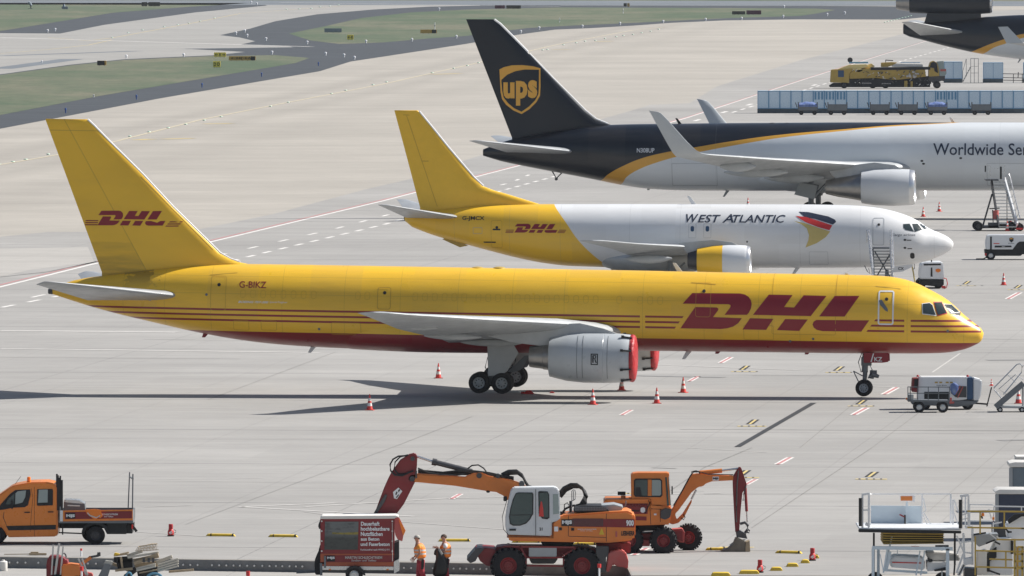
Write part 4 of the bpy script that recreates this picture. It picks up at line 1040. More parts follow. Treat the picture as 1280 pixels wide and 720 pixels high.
for sg in (-1, 1):
    gx = C.L(1014, 252, -4.65)[0]; y = sg * 4.65; mb = MB(); mb.cyl((gx, y, .6), (gx, y, 3.2), .22, n=12); mb.bar((gx - .75, y, .62), (gx + .75, y, .62), .25); mb.bar((gx, y, 1.6), (gx + 1.2, y - sg, 2.9), .18)
    for dx in (-.7, .7): mb.cyl((gx + dx, y - .6, .6), (gx + dx, y + .6, .6), .1, n=8)
    g_ = mb.build('landing_gear', 'steel_grey', C.root)
    for dx in (-.7, .7):
        for dy in (-.55, .55): C.gear_wheel(g_, gx + dx, y + dy, .6, .6, .45)
    mb = MB(); mb.prism(C.LL([(1000, 228), (1022, 232), (1018, 249), (993, 243)], -5.2), y + sg * .6, y + sg * .7); mb.build('gear_door', 'grey_paint', C.root)
    mb = MB(); mb.prism(C.LL([(1000, 228), (1022, 232), (1018, 249), (993, 243)], -5.2), y - sg * 1.6, y - sg * 1.5); mb.build('gear_door', 'steel_grey', C.root)
gx = C.L(1375, 262)[0]; mb = MB(); mb.cyl((gx, 0, .5), (gx, 0, 2.6), .15, n=12); g_ = mb.build('nose_gear', 'steel_grey', C.root)
for dy in (-.3, .3): C.gear_wheel(g_, gx, dy, .47, .47, .3)
C.blade(854, 154.6, .45, material='black'); C.blade(1196, 153, .4)
for px in (966, 984):
    x, z = C.L(px, 154.0); mb = MB(); mb.lathe([(0, .5), (.08, .45), (.12, .01)], (x, 0, z - .06), 'Z', 20); mb.build('radome_disc', 'dark_metal', C.root)
C.blade(914, 238, .5, 'drain_mast', 'grey_paint', 1, -1); C.blade(815, 236, .1, 'drain_mast', 'grey_paint', 1, -1)
mb = MB(); a = C.L(697, 215); mb.tube([(a[0] + .5, 0, a[1] + .1), (a[0] - .1, 0, a[1] - .5), (a[0] - .5, 0, a[1] + .2)], .06); mb.cyl((a[0] - .1, -.2, a[1] - .55), (a[0] - .1, .2, a[1] - .55), .12, n=10); mb.build('tail_skid', 'dark_metal', C.root)

# =============== 4: dark tri jet at the top right corner
Dd = F / 9.35
E = Craft('cargo_airplane', 'dark brown three engined cargo airplane cut off at the upper right corner', Dd - 5, 1685, 5.2, 0.0, 'cargo airplanes parked on the apron')
z7 = lambda P: [(1120 + a / 8, b / 8) for a, b in P]
t, c = brown_livery('trijet_livery', E, [(1200, 69, -2), (1213, 65, -2.5), (1225, 60, -2.8), (1240, 54, -3), (1258, 48, -3), (1280, 42, -3), (1340, 34, -2.6), (1480, 20, -1.5)],
                    [(1222, 70, -2), (1230, 66.5, -2.5), (1243, 59, -2.8), (1258, 54, -3), (1280, 47, -3), (1340, 38, -2.6), (1490, 20, -1.5)])
M['trijet_livery'] = t.done(c)
E.fuselage([(1685, 50), (1676, 40), (1650, 27), (1620, 20), (1580, 17.5), (1400, 17.5), (1280, 18.5), (1226, 21.5), (1180, 26), (1150, 28.5), (1129, 30)],
           [(1685, 52), (1675, 61), (1650, 69), (1610, 73), (1560, 74.5), (1400, 74.8), (1310, 74.8), (1280, 74), (1260, 72), (1224, 66.8), (1182, 57.5), (1150, 49), (1136, 45.5), (1129, 42)],
           'trijet_livery', .47, wfun=lambda x: 3.0 - max(0, (-x - 38)) * .12)
# centre engine on its pylon, fin above it
a = E.L(1240, 2); b = E.L(1137, 2); Ln = a[0] - b[0]
e = E.engine([(-.8, 1.3), (-.1, 1.35), (0, 1.45), (-.3, 1.55), (-2, 1.68), (-7, 1.68), (-Ln, 1.5), (-Ln + .3, 1.4)], [(-Ln + .4, 1.4), (-Ln, 1.3), (-Ln - 1.2, 1.15), (-Ln - 1.8, 1.0), (-Ln - 1.2, .9)], a[0], 0, a[1], ['brown_paint'], None, 'bare_metal', name='centre_engine')
mb = MB(); mb.lathe([(-.25, 1.56), (.0, 1.46), (.02, 1.42), (-.2, 1.35)], n=40); mb.build('intake_lip', 'light_metal', e)
mb = MB(); mb.lathe([(-.8, 1.31), (-.8, .01)], n=32); mb.build('fan', 'dark_metal', e)
mb = MB(); mb.prism(E.LL([(1155, 29), (1226, 23), (1226, 13), (1160, 14)]), -.55, .55); mb.build('pylon', 'brown_paint', E.root, bevel=.1)
E.fin([(1135, -75), (1180, -35), (1225, -4)], [(1105, -75), (1125, -40), (1140, 0)], 'brown_paint', tmax=.9)
stab(E, (1206, 40.5), (1150, 44), (1141, 27.5), (1127, 27.5), 1.0, 8.9, 'wing_grey')
wE = wing_secs(E, [(2.5, 1500, 66, 1395, 73, .12), (9, 1420, 62, 1355, 68, .11), (16, 1350, 58, 1305, 62, .1), (25, 1278, 53.5, 1262, 54.2, .09)])
E.build_foil('wing', wE, 'wing_grey')
for sg in (-1, 1):
    mb = MB(); secs = []
    for (xl, yl, xt, yt) in ((1279, 53.5, 1258, 54), (1259.5, 33, 1247.5, 33.5)):
        a, b = E.L(xl, yl, -25), E.L(xt, yt, -25)
        secs.append([(a[0], sg * 25.1, a[1]), ((a[0] + b[0]) / 2, sg * 25.2, (a[1] + b[1]) / 2), (b[0], sg * 25.1, b[1]), ((a[0] + b[0]) / 2, sg * 25.0, (a[1] + b[1]) / 2)])
    mb.loft(secs); mb.build('winglet', 'winglet_paint', E.root)
    mb = MB(); a = E.L(1400, 80, -8.5); mb.lathe([(0, 1.2), (-.3, 1.35), (-2, 1.45), (-4, 1.2), (-6, .7)], (a[0], sg * 8.5, a[1]), 'X', 32); mb.build('engine', 'brown_paint', E.root)
    gx = E.L(1415, 110)[0]; mb = MB(); mb.cyl((gx, sg * 5.3, .5), (gx, sg * 5.3, 4), .25, n=12); g_ = mb.build('landing_gear', 'steel_grey', E.root)
    for dx in (-.8, .8): E.gear_wheel(g_, gx + dx, sg * 5.3, .6, .6, .5)
gx = E.L(1620, 110)[0]; mb = MB(); mb.cyl((gx, 0, .5), (gx, 0, 3.6), .2, n=12); g_ = mb.build('nose_gear', 'steel_grey', E.root); E.gear_wheel(g_, gx, 0, .5, .5, .4)
E.blade(1278, 73.5, .5, 'drain_mast', 'grey_paint', 1, -1)
# ---------------------------------------------------------------- things standing on the apron
class V:
    """local frame of a ground thing: x right, y away, z up; P() measures x,z from the photograph at depth y"""
    def __init__(s, name, label, cat, px, py, group=None, z0=0.0):
        g = G(px, py, z0); s.o = g
        s.root = empty(name, g, label, cat, group)
        s.s = F / g.y
    def P(s, px, py, y=0.0):
        D = s.o.y + y
        return ((px - 640) * D / F - s.o.x, H - (py - Y0) * D / F - s.o.z)
    def PP(s, pts, y=0.0): return [s.P(a, b, y) for a, b in pts]
    def prism(s, name, pts, y0, y1, m, bevel=.02, par=None):
        if isinstance(y0, str): m, y0, y1 = y0, y1, m
        mb = MB(); mb.prism(s.PP(pts, y0), y0, y1); return mb.build(name, m, par or s.root, bevel=bevel)
    def p3(s, px, py, y=0.0): x, z = s.P(px, py, y); return (x, y, z)
    def rect(s, name, x0, y0, x1, y1, d0, d1, m, bevel=.02, par=None):
        return s.prism(name, [(x0, y0), (x1, y0), (x1, y1), (x0, y1)], d0, d1, m, bevel, par)
def wheel(par, x, y, z, r, w, rim='steel_grey', lugs=0, name='wheel', rr=.52):
    mb = MB(); mb.lathe([(-w * .5, r * rr), (-w * .5, r * .82), (-w * .4, r * .96), (-w * .15, r), (w * .15, r), (w * .4, r * .96), (w * .5, r * .82), (w * .5, r * rr)], (0, 0, 0), 'Y', 36)
    if lugs:
        for i in range(lugs):
            for k, sg in ((0, -1), (.5, 1)):
                t = 2 * math.pi * (i + k) / lugs; rot = Matrix.Rotation(-t, 3, 'Y')
                mb.box((r * 1.0 * math.cos(t), sg * w * .26, r * 1.0 * math.sin(t)), (.09 * r / .5, w * .46, .075 * r / .5), 0, rot)
    t_ = mb.build(name, 'tyre', par, smooth=40, loc=(x, y, z))
    mb = MB(); mb.lathe([(-w * .5, r * (rr + .01)), (-w * .44, r * (rr - .05)), (-w * .28, r * (rr - .12)), (-w * .3, r * .3), (-w * .42, r * .26), (-w * .42, r * .12), (-w * .5, r * .1), (-w * .5, .005)], (0, 0, 0), 'Y', 28)
    mb.lathe([(w * .5, r * (rr + .01)), (w * .3, r * (rr - .1)), (w * .3, .005)], (0, 0, 0), 'Y', 24)
    for i in range(6):
        t = i * math.pi / 3; mb.cyl((r * .2 * math.cos(t), -w * .41, r * .2 * math.sin(t)), (r * .2 * math.cos(t), -w * .46, r * .2 * math.sin(t)), r * .03, n=6)
    mb.build('rim', rim, t_, smooth=40)
    return t_
def person_hi(*a): pass

# ---- traffic cones
def make_cone(loc, label, h=.75):
    r = empty('traffic_cone', loc, label, 'traffic cone', 'red and white traffic cones')
    mb = MB(); mb.box((0, 0, .02), (.42, .42, .04)); mb.build('base', 'cone_red', r, bevel=.01)
    mb = MB(); k = [(0.04, .155), (.2, .125), (.201, .127), (.34, .10), (.341, .098), (.44, .08), (.441, .082), (.57, .056), (.571, .054), (.75, .022), (.75, .001)]
    mb.lathe([(a * h / .75, b) for a, b in k], (0, 0, 0), 'Z', 24, ms=[0, 0, 1, 1, 0, 0, 1, 1, 0, 0])
    mb.build('cone', ['cone_red', 'cone_white'], r)
    return r
cones = [(548, 473, 'red and white cone behind the red bellied airplane, left of its main wheels', 1.0),
         (462, 513, 'red and white cone under the near wing tip of the yellow airplane', 1.0),
         (741, 506, 'red and white cone in front of the covered engine, left of two others', 1.0),
         (821, 504.5, 'red and white cone on the shadow line just right of the covered engine', 1.0),
         (854, 491, 'red and white cone behind the shadow, farthest right of those round the covered engine', 1.0),
         (777, 488, 'red and white cone half hidden behind the covered engine', 1.0),
         (1154, 271, 'red and white cone left of two beyond the white airplane nose, closer of the pair', 1.0),
         (1174, 264.5, 'red and white cone farther one of the pair beyond the white airplane nose', 1.0),
         (1254.5, 356.5, 'red and white cone alone on the apron right of the yellow airplane nose', 1.0),
         (935, 259, 'red and white cone seen between the white and the dark tailed airplanes', 1.2),
         (1273, 504.5, 'red and white cone standing behind the small steps at the right edge', 1.0)]
c0 = None
for (px, py, lb, k) in cones:
    loc = G(px, py)
    if c0 is None: c0 = make_cone(loc, lb, .80)
    else: dup(c0, loc, lb, rz=random.uniform(-.5, .5))
c0.rotation_euler.z = .2
# red wheel chocks by the main gear
for (px, py, lb) in [(661, 492.6, 'red wheel chock right of the far main wheels of the yellow airplane'), (690, 491.5, 'small red chock lying loose on the shadow right of the main wheels')]:
    g = G(px, py); mb = MB(); mb.prism([(-.32, 0), (.3, 0), (.1, .2), (-.1, .2)], -.12, .12); mb.box((-.25, .1, .06), (.3, .1, .1)) if px < 670 else None
    o = mb.build('wheel_chock', 'signal_red', bevel=.01); o.location = g; o.scale = (1, 1, 1) if px < 670 else (.5, .6, .4); tag(o, lb, 'wheel chock', 'red wheel chocks')

# ---- low lamps: red barrier lamps on dark feet
def lamp(px, py, label):
    r = empty('warning_lamp', G(px, py), label, 'warning lamp', 'red warning lamps')
    mb = MB(); mb.lathe([(0, .13), (.05, .14), (.06, .02), (.06, .001)], n=20, axis='Z'); mb.build('foot', 'black', r)
    mb = MB(); mb.lathe([(.05, .10), (.09, .125), (.2, .12), (.27, .09), (.30, .07), (.30, .001)], n=20, axis='Z'); mb.build('body', 'signal_red', r)
    mb = MB(); mb.lathe([(.29, .085), (.47, .085), (.48, .075), (.48, .001)], n=20, axis='Z'); mb.build('lamp_head', 'cover_red', r)
    mb = MB(); mb.tube([(.11, -.02, .12), (.19, -.02, .16), (.20, -.02, .22), (.12, -.02, .27)], .012, 6); mb.build('handle', 'black', r)
    mb = MB(); mb.bar((-.06, -.128, .13), (.05, -.128, .22), .012, .05); mb.bar((-.02, -.128, .1), (.08, -.128, .16), .012, .03); mb.build('stripe', 'white_paint', r)
lamp(213.5, 670.5, 'red warning lamp alone on the apron right of the orange pickup')
lamp(950, 716, 'red warning lamp among the yellow blocks, left of the bottom right pair')
lamp(1015.5, 701, 'red warning lamp at the right end of the yellow blocks')
# ---- yellow rubber kerb strips and blocks
def kerb(px0, px1, py, label, h=.11, w=.18, name='rubber_kerb', dark=True, dy=0.0):
    a, b = G(px0, py), G(px1, py + dy); L_ = (b - a).length
    r = empty(name, a, label, 'rubber kerb', 'yellow rubber kerbs'); r.rotation_euler.z = math.atan2(b.y - a.y, b.x - a.x)
    mb = MB(); secs = []
    for x, k in ((0, .35), (.06, .9), (.12, 1), (L_ - .12, 1), (L_ - .06, .9), (L_, .35)): secs.append([(x, -w / 2, 0), (x, -w * .42, h * k * .8), (x, -w * .2, h * k), (x, w * .2, h * k), (x, w * .42, h * k * .8), (x, w / 2, 0)])
    mb.loft(secs); mb.build('kerb_body', 'rubber_yellow', r)
    if dark:
        mb = MB(); mb.box((L_ - .08, -.02, h * .55), (.05, w * 1.03, h * .95)); mb.box((.2, -.02, h * .5), (.03, w * 1.03, h * 1.02)); mb.build('seam', 'black', r)
kerb(258, 294, 670.3, 'yellow rubber kerb strip left of the pair on the open apron', dy=.4)
kerb(336, 372, 671.3, 'yellow rubber kerb strip right of the pair, left of the trailer', dy=.4)
kerb(548, 588, 677, 'yellow rubber kerb strip behind the two workers')
kerb(640, 676, 678.5, 'yellow rubber kerb strip seen under the cab of the near excavator')
kerb(716, 746, 681.5, 'yellow rubber kerb strip seen under the engine deck of the near excavator')
kerb(882, 908, 688, 'yellow rubber kerb strip left of the bucket of the far excavator')
kerb(970, 1002, 691.5, 'yellow rubber kerb strip alone right of the digging bucket', dy=.8)
for (a, b, py, lb) in [(889, 913, 720, 'yellow block first of the curved row, cut by the picture bottom'), (924, 949, 717.5, 'yellow block left of the lower red lamp'), (963, 978, 713.5, 'yellow block right of the lower red lamp'),
                       (983, 998, 708.5, 'yellow block third from the right end of the curved row'), (1001, 1012, 704, 'yellow block left of the upper red lamp'), (1017, 1024, 698, 'small yellow block behind the upper red lamp')]:
    kerb(a, b, py, lb, .15, .3, 'yellow_block', False)
# thin posts by the dug edge
for px, py, h_, lb in ((101.5, 695.5, .30, 'thin white post with red top at the slab edge near the debris'), (749, 722, .5, 'red topped post below the near wheels of the excavator at the picture bottom'), (102, 727, .55, 'red topped post in the debris at the lower left')):
    r = empty('marker_post', G(px, py), lb, 'marker post', 'red topped marker posts')
    mb = MB(); mb.cyl((0, 0, 0), (0, 0, h_ * .75), .035, n=10); mb.build('post', 'white_paint', r)
    mb = MB(); mb.cyl((0, 0, h_ * .72), (0, 0, h_), .07 if px > 600 or py > 720 else .04, n=10); mb.build('cap', 'signal_red', r)

# =============== orange crew cab pickup with flat bed
v = V('pickup_truck', 'orange crew cab pickup with a maroon sided flat bed', 'pickup truck', 116, 681)
z1 = lambda P: [(a / 5.1417, 580 + b / 5.1417) for a, b in P]
Wd = 2.0
bodyp = z1([(-260, 300), (-240, 255), (-100, 232), (-30, 215), (60, 152), (85, 140), (135, 130), (200, 120), (300, 118), (345, 128), (360, 145), (365, 210), (368, 460), (355, 470), (55, 475), (40, 470), (28, 440), (0, 405), (-60, 395), (-110, 420), (-135, 470), (-250, 468), (-262, 400)])
b_ = v.prism('cab', bodyp, 0, Wd, 'truck_orange', .05)
tb = lambda n, P, m, off, par: v_flat(v, n, z1(P), m, off, par)
def v_flat(v, n, pts, m, off, par, th=.012):
    mb = MB(); mb.prism(v.PP(pts, -off), -off - th, -off + .02); return mb.build(n, m, par or v.root)
w_ = tb('door_window', [(-20, 300), (0, 262), (60, 195), (95, 170), (190, 166), (192, 200), (175, 268), (155, 280), (80, 284), (20, 296)], 'black', .01, b_)
tb('pane', [(96, 190), (110, 178), (163, 172), (158, 215), (140, 250), (92, 262)], 'pale_glass', .025, w_)
tb('pane', [(30, 262), (50, 225), (88, 192), (86, 262)], 'cab_glass', .024, w_)
w_ = tb('rear_window', [(235, 165), (333, 163), (337, 175), (335, 268), (238, 272), (233, 265)], 'black', .01, b_)
tb('pane', [(245, 168), (303, 166), (302, 250), (240, 252)], 'pale_glass', .025, w_)
tb('bumper_strip', [(35, 402), (355, 395), (355, 424), (50, 430)], 'black', .012, b_)
for (x, k) in ((170, 0), (322, -3)): 
    mb = MB(); a = v.P(*z1([(x, 314 + k)])[0]); mb.box((a[0], -.03, a[1]), (.22, .05, .035)); mb.build('door_handle', 'black', b_, bevel=.01)
P = []
for pl in ([(216, 150), (218, 150), (218, 468), (216, 468)], [(20, 310), (23, 310), (18, 345), (40, 400), (37, 400), (14, 345)], [(196, 160), (198, 160), (208, 220), (200, 300), (190, 440), (188, 440), (198, 300), (206, 220)]): P.append(v.PP(z1(pl), -.0))
flat('door_seam', poly_bm(P), 'black', b_, -.004)
# windscreen
mb = MB(); a, b = v.P(*z1([(-30, 268)])[0]), v.P(*z1([(72, 160)])[0]); mb.add([(a[0], .12, a[1] - .1), (a[0], Wd - .12, a[1] - .1), (b[0] - .06, Wd - .2, b[1]), (b[0] - .06, .2, b[1])], [(0, 1, 2, 3)]); mb.build('windscreen', 'glass', b_)
mb = MB(); a = v.P(*z1([(74, 262)])[0]); mb.box((a[0], -.16, a[1]), (.1, .16, .34)); mb.build('wing_mirror', 'black', b_, bevel=.03)
a = v.P(*z1([(177, 125)])[0]); mb = MB(); mb.cyl((a[0], .6, a[1] - .05), (a[0], .6, a[1] + .02), .09, n=16); mb.build('lamp_base', 'black', b_)
mb = MB(); mb.lathe([(0, .075), (.17, .07), (.19, .04), (.19, .001)], (a[0], .6, a[1] + .02), 'Z', 20); mb.build('beacon', 'lamp_orange', b_)
mb = MB(); mb.tube([v.p3(*z1([(88, 138)])[0], .9), v.p3(*z1([(130, 82)])[0], .9)], .008, 5); mb.build('aerial', 'black', b_)
mb = MB(); a, b = v.P(*z1([(372, 375)])[0]), v.P(*z1([(870, 440)])[0])
mb.box(((a[0] + b[0]) / 2 - .05, Wd / 2, a[1] - .18), (b[0] - a[0] - .1, .9, .2)); mb.bar((a[0] + .15, .15, a[1]), (a[0] + .15, .15, a[1] - .5), .05); mb.bar((a[0], .12, a[1] - .42), (a[0] + 1.0, .12, a[1] - .46), .05)
mb.box((b[0] - .75, .3, b[1] + .12), (.75, .4, .42)); mb.box((b[0] - .3, 1.0, b[1] + .1), (.3, 1.5, .35)); mb.bar((b[0] - .25, .3, b[1] + .35), (b[0] + .02, .3, b[1]), .1)
mb.build('chassis', 'black', v.root)
# bed
x0, x1 = v.P(*z1([(378, 0)])[0])[0], v.P(*z1([(852, 0)])[0])[0]; zt, zl = v.P(*z1([(400, 303)])[0])[1], v.P(*z1([(400, 368)])[0])[1]
mb = MB(); mb.box(((x0 + x1) / 2, Wd / 2, zl - .04), (x1 - x0, Wd + .1, .10)); mb.box((x0 + .03, Wd / 2, zt - .1), (.05, Wd, .5)); mb.box((x1 - .03, Wd / 2, (zt + zl) / 2), (.04, Wd, zt - zl)); mb.box(((x0 + x1) / 2, Wd + .02, (zt + zl) / 2), (x1 - x0, .03, zt - zl))
bed = mb.build('flat_bed', 'steel_grey', v.root)
sd_ = v_flat(v, 'side_board', z1([(400, 303), (850, 296), (850, 365), (400, 372)]), 'truck_orange', .05, bed, .03)
v_flat(v, 'board_panel', z1([(412, 312), (845, 306), (845, 352), (412, 358)]), 'maroon_paint', .085, sd_)
v_flat(v, 'corner_post', z1([(382, 303), (401, 303), (401, 372), (382, 372)]), 'white_paint', .05, bed, .03)
lg = v_flat(v, 'maker_badge', z1([(420, 318), (480, 317), (480, 354), (420, 355)]), 'black', .10, sd_)
flat('lettering', fit(text_bm('M|S', offset=.06), v.P(*z1([(422, 0)])[0])[0], v.P(*z1([(478, 0)])[0])[0], v.P(*z1([(0, 348)])[0])[1], v.P(*z1([(0, 325)])[0])[1]), 'white_paint', sd_, -.118)
flat('lettering', fit(text_bm('SCHLECHTRIEM', offset=.02), v.P(*z1([(652, 0)])[0])[0], v.P(*z1([(754, 0)])[0])[0], v.P(*z1([(0, 331)])[0])[1], v.P(*z1([(0, 320)])[0])[1]), 'white_paint', sd_, -.10)
flat('lettering', fit(text_bm('und Tiefbau', offset=.01), v.P(*z1([(665, 0)])[0])[0], v.P(*z1([(725, 0)])[0])[0], v.P(*z1([(0, 344)])[0])[1], v.P(*z1([(0, 335)])[0])[1]), 'white_paint', sd_, -.10)
mb = MB()
for (xa, ya, xb, yb, w) in ((364, 300, 362, 66, .07), (384, 300, 384, 78, .06), (372, 300, 372, 90, .12), (392, 300, 392, 105, .10)): mb.bar(v.p3(*z1([(xa, ya)])[0], .1), v.p3(*z1([(xb, yb)])[0], .1), w)
mb.bar(v.p3(*z1([(372, 110)])[0], .1), v.p3(*z1([(372, 110)])[0], 1.9), .06); mb.bar(v.p3(*z1([(372, 300)])[0], 1.9), v.p3(*z1([(368, 75)])[0], 1.9), .08); mb.build('headboard', 'black', v.root)
mb = MB(); mb.bar(v.p3(*z1([(820, 292)])[0], 1.9), v.p3(*z1([(830, 55)])[0], 1.9), .045); mb.bar(v.p3(*z1([(848, 292)])[0], .05), v.p3(*z1([(851, 66)])[0], .05), .05); mb.bar(v.p3(*z1([(830, 85)])[0], 1.9), v.p3(*z1([(852, 98)])[0], .05), .045); mb.build('rear_rack', 'steel_grey', v.root)
for px in (606,): wheel(v.root, v.P(*z1([(610, 0)])[0])[0], .12, .36, .36, .24, 'dark_metal')
wheel(v.root, v.P(*z1([(560, 0)])[0])[0] + .05, Wd - .1, .36, .36, .24, 'dark_metal')
wheel(v.root, v.P(*z1([(-30, 0)])[0])[0], .12, .36, .36, .24, 'dark_metal'); wheel(v.root, v.P(*z1([(-30, 0)])[0])[0], Wd - .12, .36, .36, .24, 'dark_metal')
mb = MB(); q = [v.P(*p) for p in z1([(520, 440), (535, 402), (575, 382), (640, 382), (680, 402), (698, 445), (680, 448), (662, 412), (632, 395), (585, 395), (550, 412), (535, 445)])]; mb.prism(q, .0, .3); mb.build('mudguard', 'black', v.root)
mb = MB(); a = v.P(*z1([(845, 400)])[0]); mb.box((a[0], .35, a[1] - .05), (.06, .35, .16)); mb.build('tail_lamp', 'signal_red', v.root, bevel=.01)
# box and vest lying on the bed
g = V('tool_box', 'grey aluminium tool box with an open lid on the bed of the orange pickup', 'tool box', 116, 681)
g.prism('box', z1([(405, 300), (405, 248), (540, 256), (543, 300)]), .5, 1.5, 'steel_grey', .015); g.prism('lid', z1([(405, 247), (410, 232), (500, 236), (540, 257), (535, 262)]), .5, 1.5, 'light_metal', .01); g.prism('latch_plate', z1([(430, 265), (510, 268), (510, 276), (430, 273)]), .48, .5, 'light_metal', 0)
mb = MB(); pts = z1([(543, 296), (600, 292), (641, 296), (654, 340), (640, 352), (630, 345), (615, 360), (590, 352), (570, 330), (555, 325)])
o = V('safety_vest', 'orange safety vest hanging over the side board of the pickup', 'vest', 116, 681)
ve = o.prism('cloth', pts, -.19, -.13, 'lamp_orange', .004); v_flat(o, 'reflective_band', z1([(560, 312), (575, 330), (615, 345), (640, 330), (640, 338), (615, 352), (572, 338), (556, 320)]), 'vest_band', .195, ve)

# =============== red tarpaulin trailer
v = V('box_trailer', 'maroon tarpaulin trailer with a photo panel and white lettering beside the workers', 'trailer', 442, 729, z0=-.42)
z2_ = lambda P: [(390 + a / 8.469, 635 + b / 8.469) for a, b in P]
Wd = 1.5
bx = v.prism('tarpaulin', z2_([(85, 118), (872, 112), (868, 480), (862, 632), (85, 632), (85, 590)]), 0, Wd, 'maroon_paint', .02)
v.prism('roof', z2_([(82, 112), (100, 90), (890, 84), (918, 100), (876, 118), (84, 122)]), -.02, Wd + .02, 'tarp_white', .02)
fl = lambda n, P, m, off, par=None, th=.012: v_flat(v, n, z2_(P), m, off, par or bx, th)
def photo_panel():
    t = T('photo_print', .4)
    n = t.noise(6, 6, .6, 1, 1.2); n2 = t.noise(3, 5, .35, 1, 2.5)
    zc = v.P(*z2_([(0, 265)])[0])[1]; zb_ = v.P(*z2_([(0, 330)])[0])[1]
    c = t.mix(t.ramp(t.z, zb_, zc), (.06, .065, .06), (.14, .15, .15))
    c = t.mix(t.AND(t.band(t.m('ADD', t.z, t.m('MULTIPLY', n2, .1)), zc + .02, .035), t.gt(t.x, v.P(*z2_([(210, 0)])[0])[0])), c, (.26, .21, .04))
    c = t.mix(t.ramp(n, .5, .65, 0, .5), c, (.03, .03, .03)); return t.done(c)
fl('photo_panel', [(135, 150), (490, 150), (482, 448), (128, 448)], photo_panel(), .01)
ed = fl('stripe', [(85, 490), (868, 490), (866, 505), (85, 505)], 'rust_stripe', .008); fl('stripe', [(85, 505), (130, 505), (130, 600), (85, 600)], 'rust_stripe', .008); fl('stripe', [(85, 580), (862, 580), (862, 618), (85, 618)], 'rust_stripe', .008)
def vt(v, s_, zz_, x0, x1, y0, y1, m, off, par, offs=.02):
    a, b = v.P(*zz_([(x0, y1)])[0], -off), v.P(*zz_([(x1, y0)])[0], -off)
    return flat('lettering', fit(text_bm(s_, offset=offs), a[0], b[0], a[1], b[1]), m, par, -off)
for s_, x0, x1, y0, y1 in (('Dauerhaft', 516, 714, 150, 193), ('hochbelastbare', 514, 818, 204, 246), ('Nutzflächen', 514, 746, 258, 302), ('aus Beton', 514, 710, 316, 352), ('und Faserbeton', 512, 820, 370, 408)): vt(v, s_, z2_, x0, x1, y0, y1, 'white_paint', .012, bx, .03)
vt(v, 'Funktionsfrei nach WHG § 19 l', z2_, 512, 818, 438, 462, 'white_paint', .012, bx, .01)
vt(v, 'MARTIN SCHLECHTRIEM', z2_, 348, 740, 517, 545, 'vest_band', .012, bx, .02); vt(v, 'Straßen- und Tiefbau', z2_, 415, 676, 551, 572, 'vest_band', .012, bx, .01)
vt(v, 'Hauptstraße 7 · 53474 Ahrweiler · Tel. 0 26 41 / 9090 · www.ms-tiefbau.de', z2_, 150, 806, 597, 612, 'white_paint', .014, bx, .0)
fl('maker_badge', [(155, 510), (240, 510), (240, 572), (155, 572)], 'black', .012); vt(v, 'M|S', z2_, 158, 238, 522, 552, 'white_paint', .028, bx, .05)
mb = MB()
for x in (100, 848):
    for y in (145, 250, 355, 462):
        a = v.P(*z2_([(x, y)])[0]); mb.lathe([(-.02, .03), (-.02, .001)], (a[0], -.012, a[1]), 'Y', 12)
mb.build('eyelets', 'light_metal', bx)
mb = MB(); a = v.P(*z2_([(848, 160)])[0]); b = v.P(*z2_([(850, 570)])[0]); mb.tube([(a[0], -.03, a[1]), (b[0], -.03, b[1])], .012, 6); mb.build('strap', 'vest_band', bx)
# flap folded open at the rear
mb = MB(); f_ = [v.P(*p) for p in z2_([(872, 112), (918, 100), (990, 245), (965, 300), (955, 360), (905, 340), (880, 290), (870, 220)])]; mb.prism(f_, -.03, .05); mb.build('rear_flap', 'dusty_red', bx, bevel=.02)
mb = MB(); f_ = [v.P(*p) for p in z2_([(918, 120), (990, 245), (965, 300), (935, 200)])]; mb.prism(f_, -.08, -.04); mb.build('rear_flap', 'vest', bx)
mb = MB(); f_ = [v.P(*p) for p in z2_([(60, 195), (85, 130), (88, 230), (75, 235)])]; mb.prism(f_, .0, 1.4); f_ = [v.P(*p) for p in z2_([(25, 560), (45, 510), (60, 480), (75, 420), (88, 400), (88, 720), (30, 720), (20, 620)])]; mb.prism(f_, .3, 1.1); mb.build('front_cover', 'black', v.root, bevel=.03)
mb = MB(); f_ = [v.P(*p) for p in z2_([(862, 380), (918, 360), (918, 545), (862, 570)])]; mb.prism(f_, .1, 1.4); mb.build('open_inside', 'black', v.root)
mb = MB(); f_ = [v.P(*p) for p in z2_([(864, 575), (918, 545), (922, 670), (866, 702)])]; mb.prism(f_, .0, 1.5); mb.build('tailboard', 'light_metal', v.root, bevel=.01)
ch = v.prism('side_rail', z2_([(88, 622), (862, 628), (862, 665), (88, 662)]), -.02, Wd + .02, 'light_metal', .01)
v.prism('underframe', z2_([(100, 664), (860, 666), (860, 690), (100, 690)]), .1, Wd - .1, 'dark_metal', .01)
for x in (187, 798): v_flat(v, 'side_reflector', z2_([(x - 12, 652), (x + 12, 652), (x + 12, 664), (x - 12, 664)]), 'lamp_orange', .03, ch)
mb = MB(); q = [v.P(*p) for p in z2_([(350, 700), (362, 655), (400, 625), (450, 615), (500, 625), (540, 660), (565, 715), (545, 715), (520, 670), (480, 642), (430, 640), (390, 655), (370, 700)])]; mb.prism(q, -.28, .02); mb.build('mudguard', 'black', v.root)
wx = v.P(*z2_([(445, 0)])[0])[0]
wheel(v.root, wx, -.12, .32, .32, .2, 'light_metal'); wheel(v.root, wx, Wd + .12, .32, .32, .2, 'light_metal')
mb = MB(); mb.bar(v.p3(*z2_([(135, 640)])[0], -.02), v.p3(*z2_([(135, 515)])[0], -.02), .07); mb.bar(v.p3(*z2_([(95, 720)])[0], .0), v.p3(*z2_([(92, 590)])[0], .0), .09); mb.bar(v.p3(60, 0, 0) if 0 else v.p3(398, 715, .75), v.p3(370, 716, .75), .1); mb.build('support_leg', 'steel_grey', v.root)

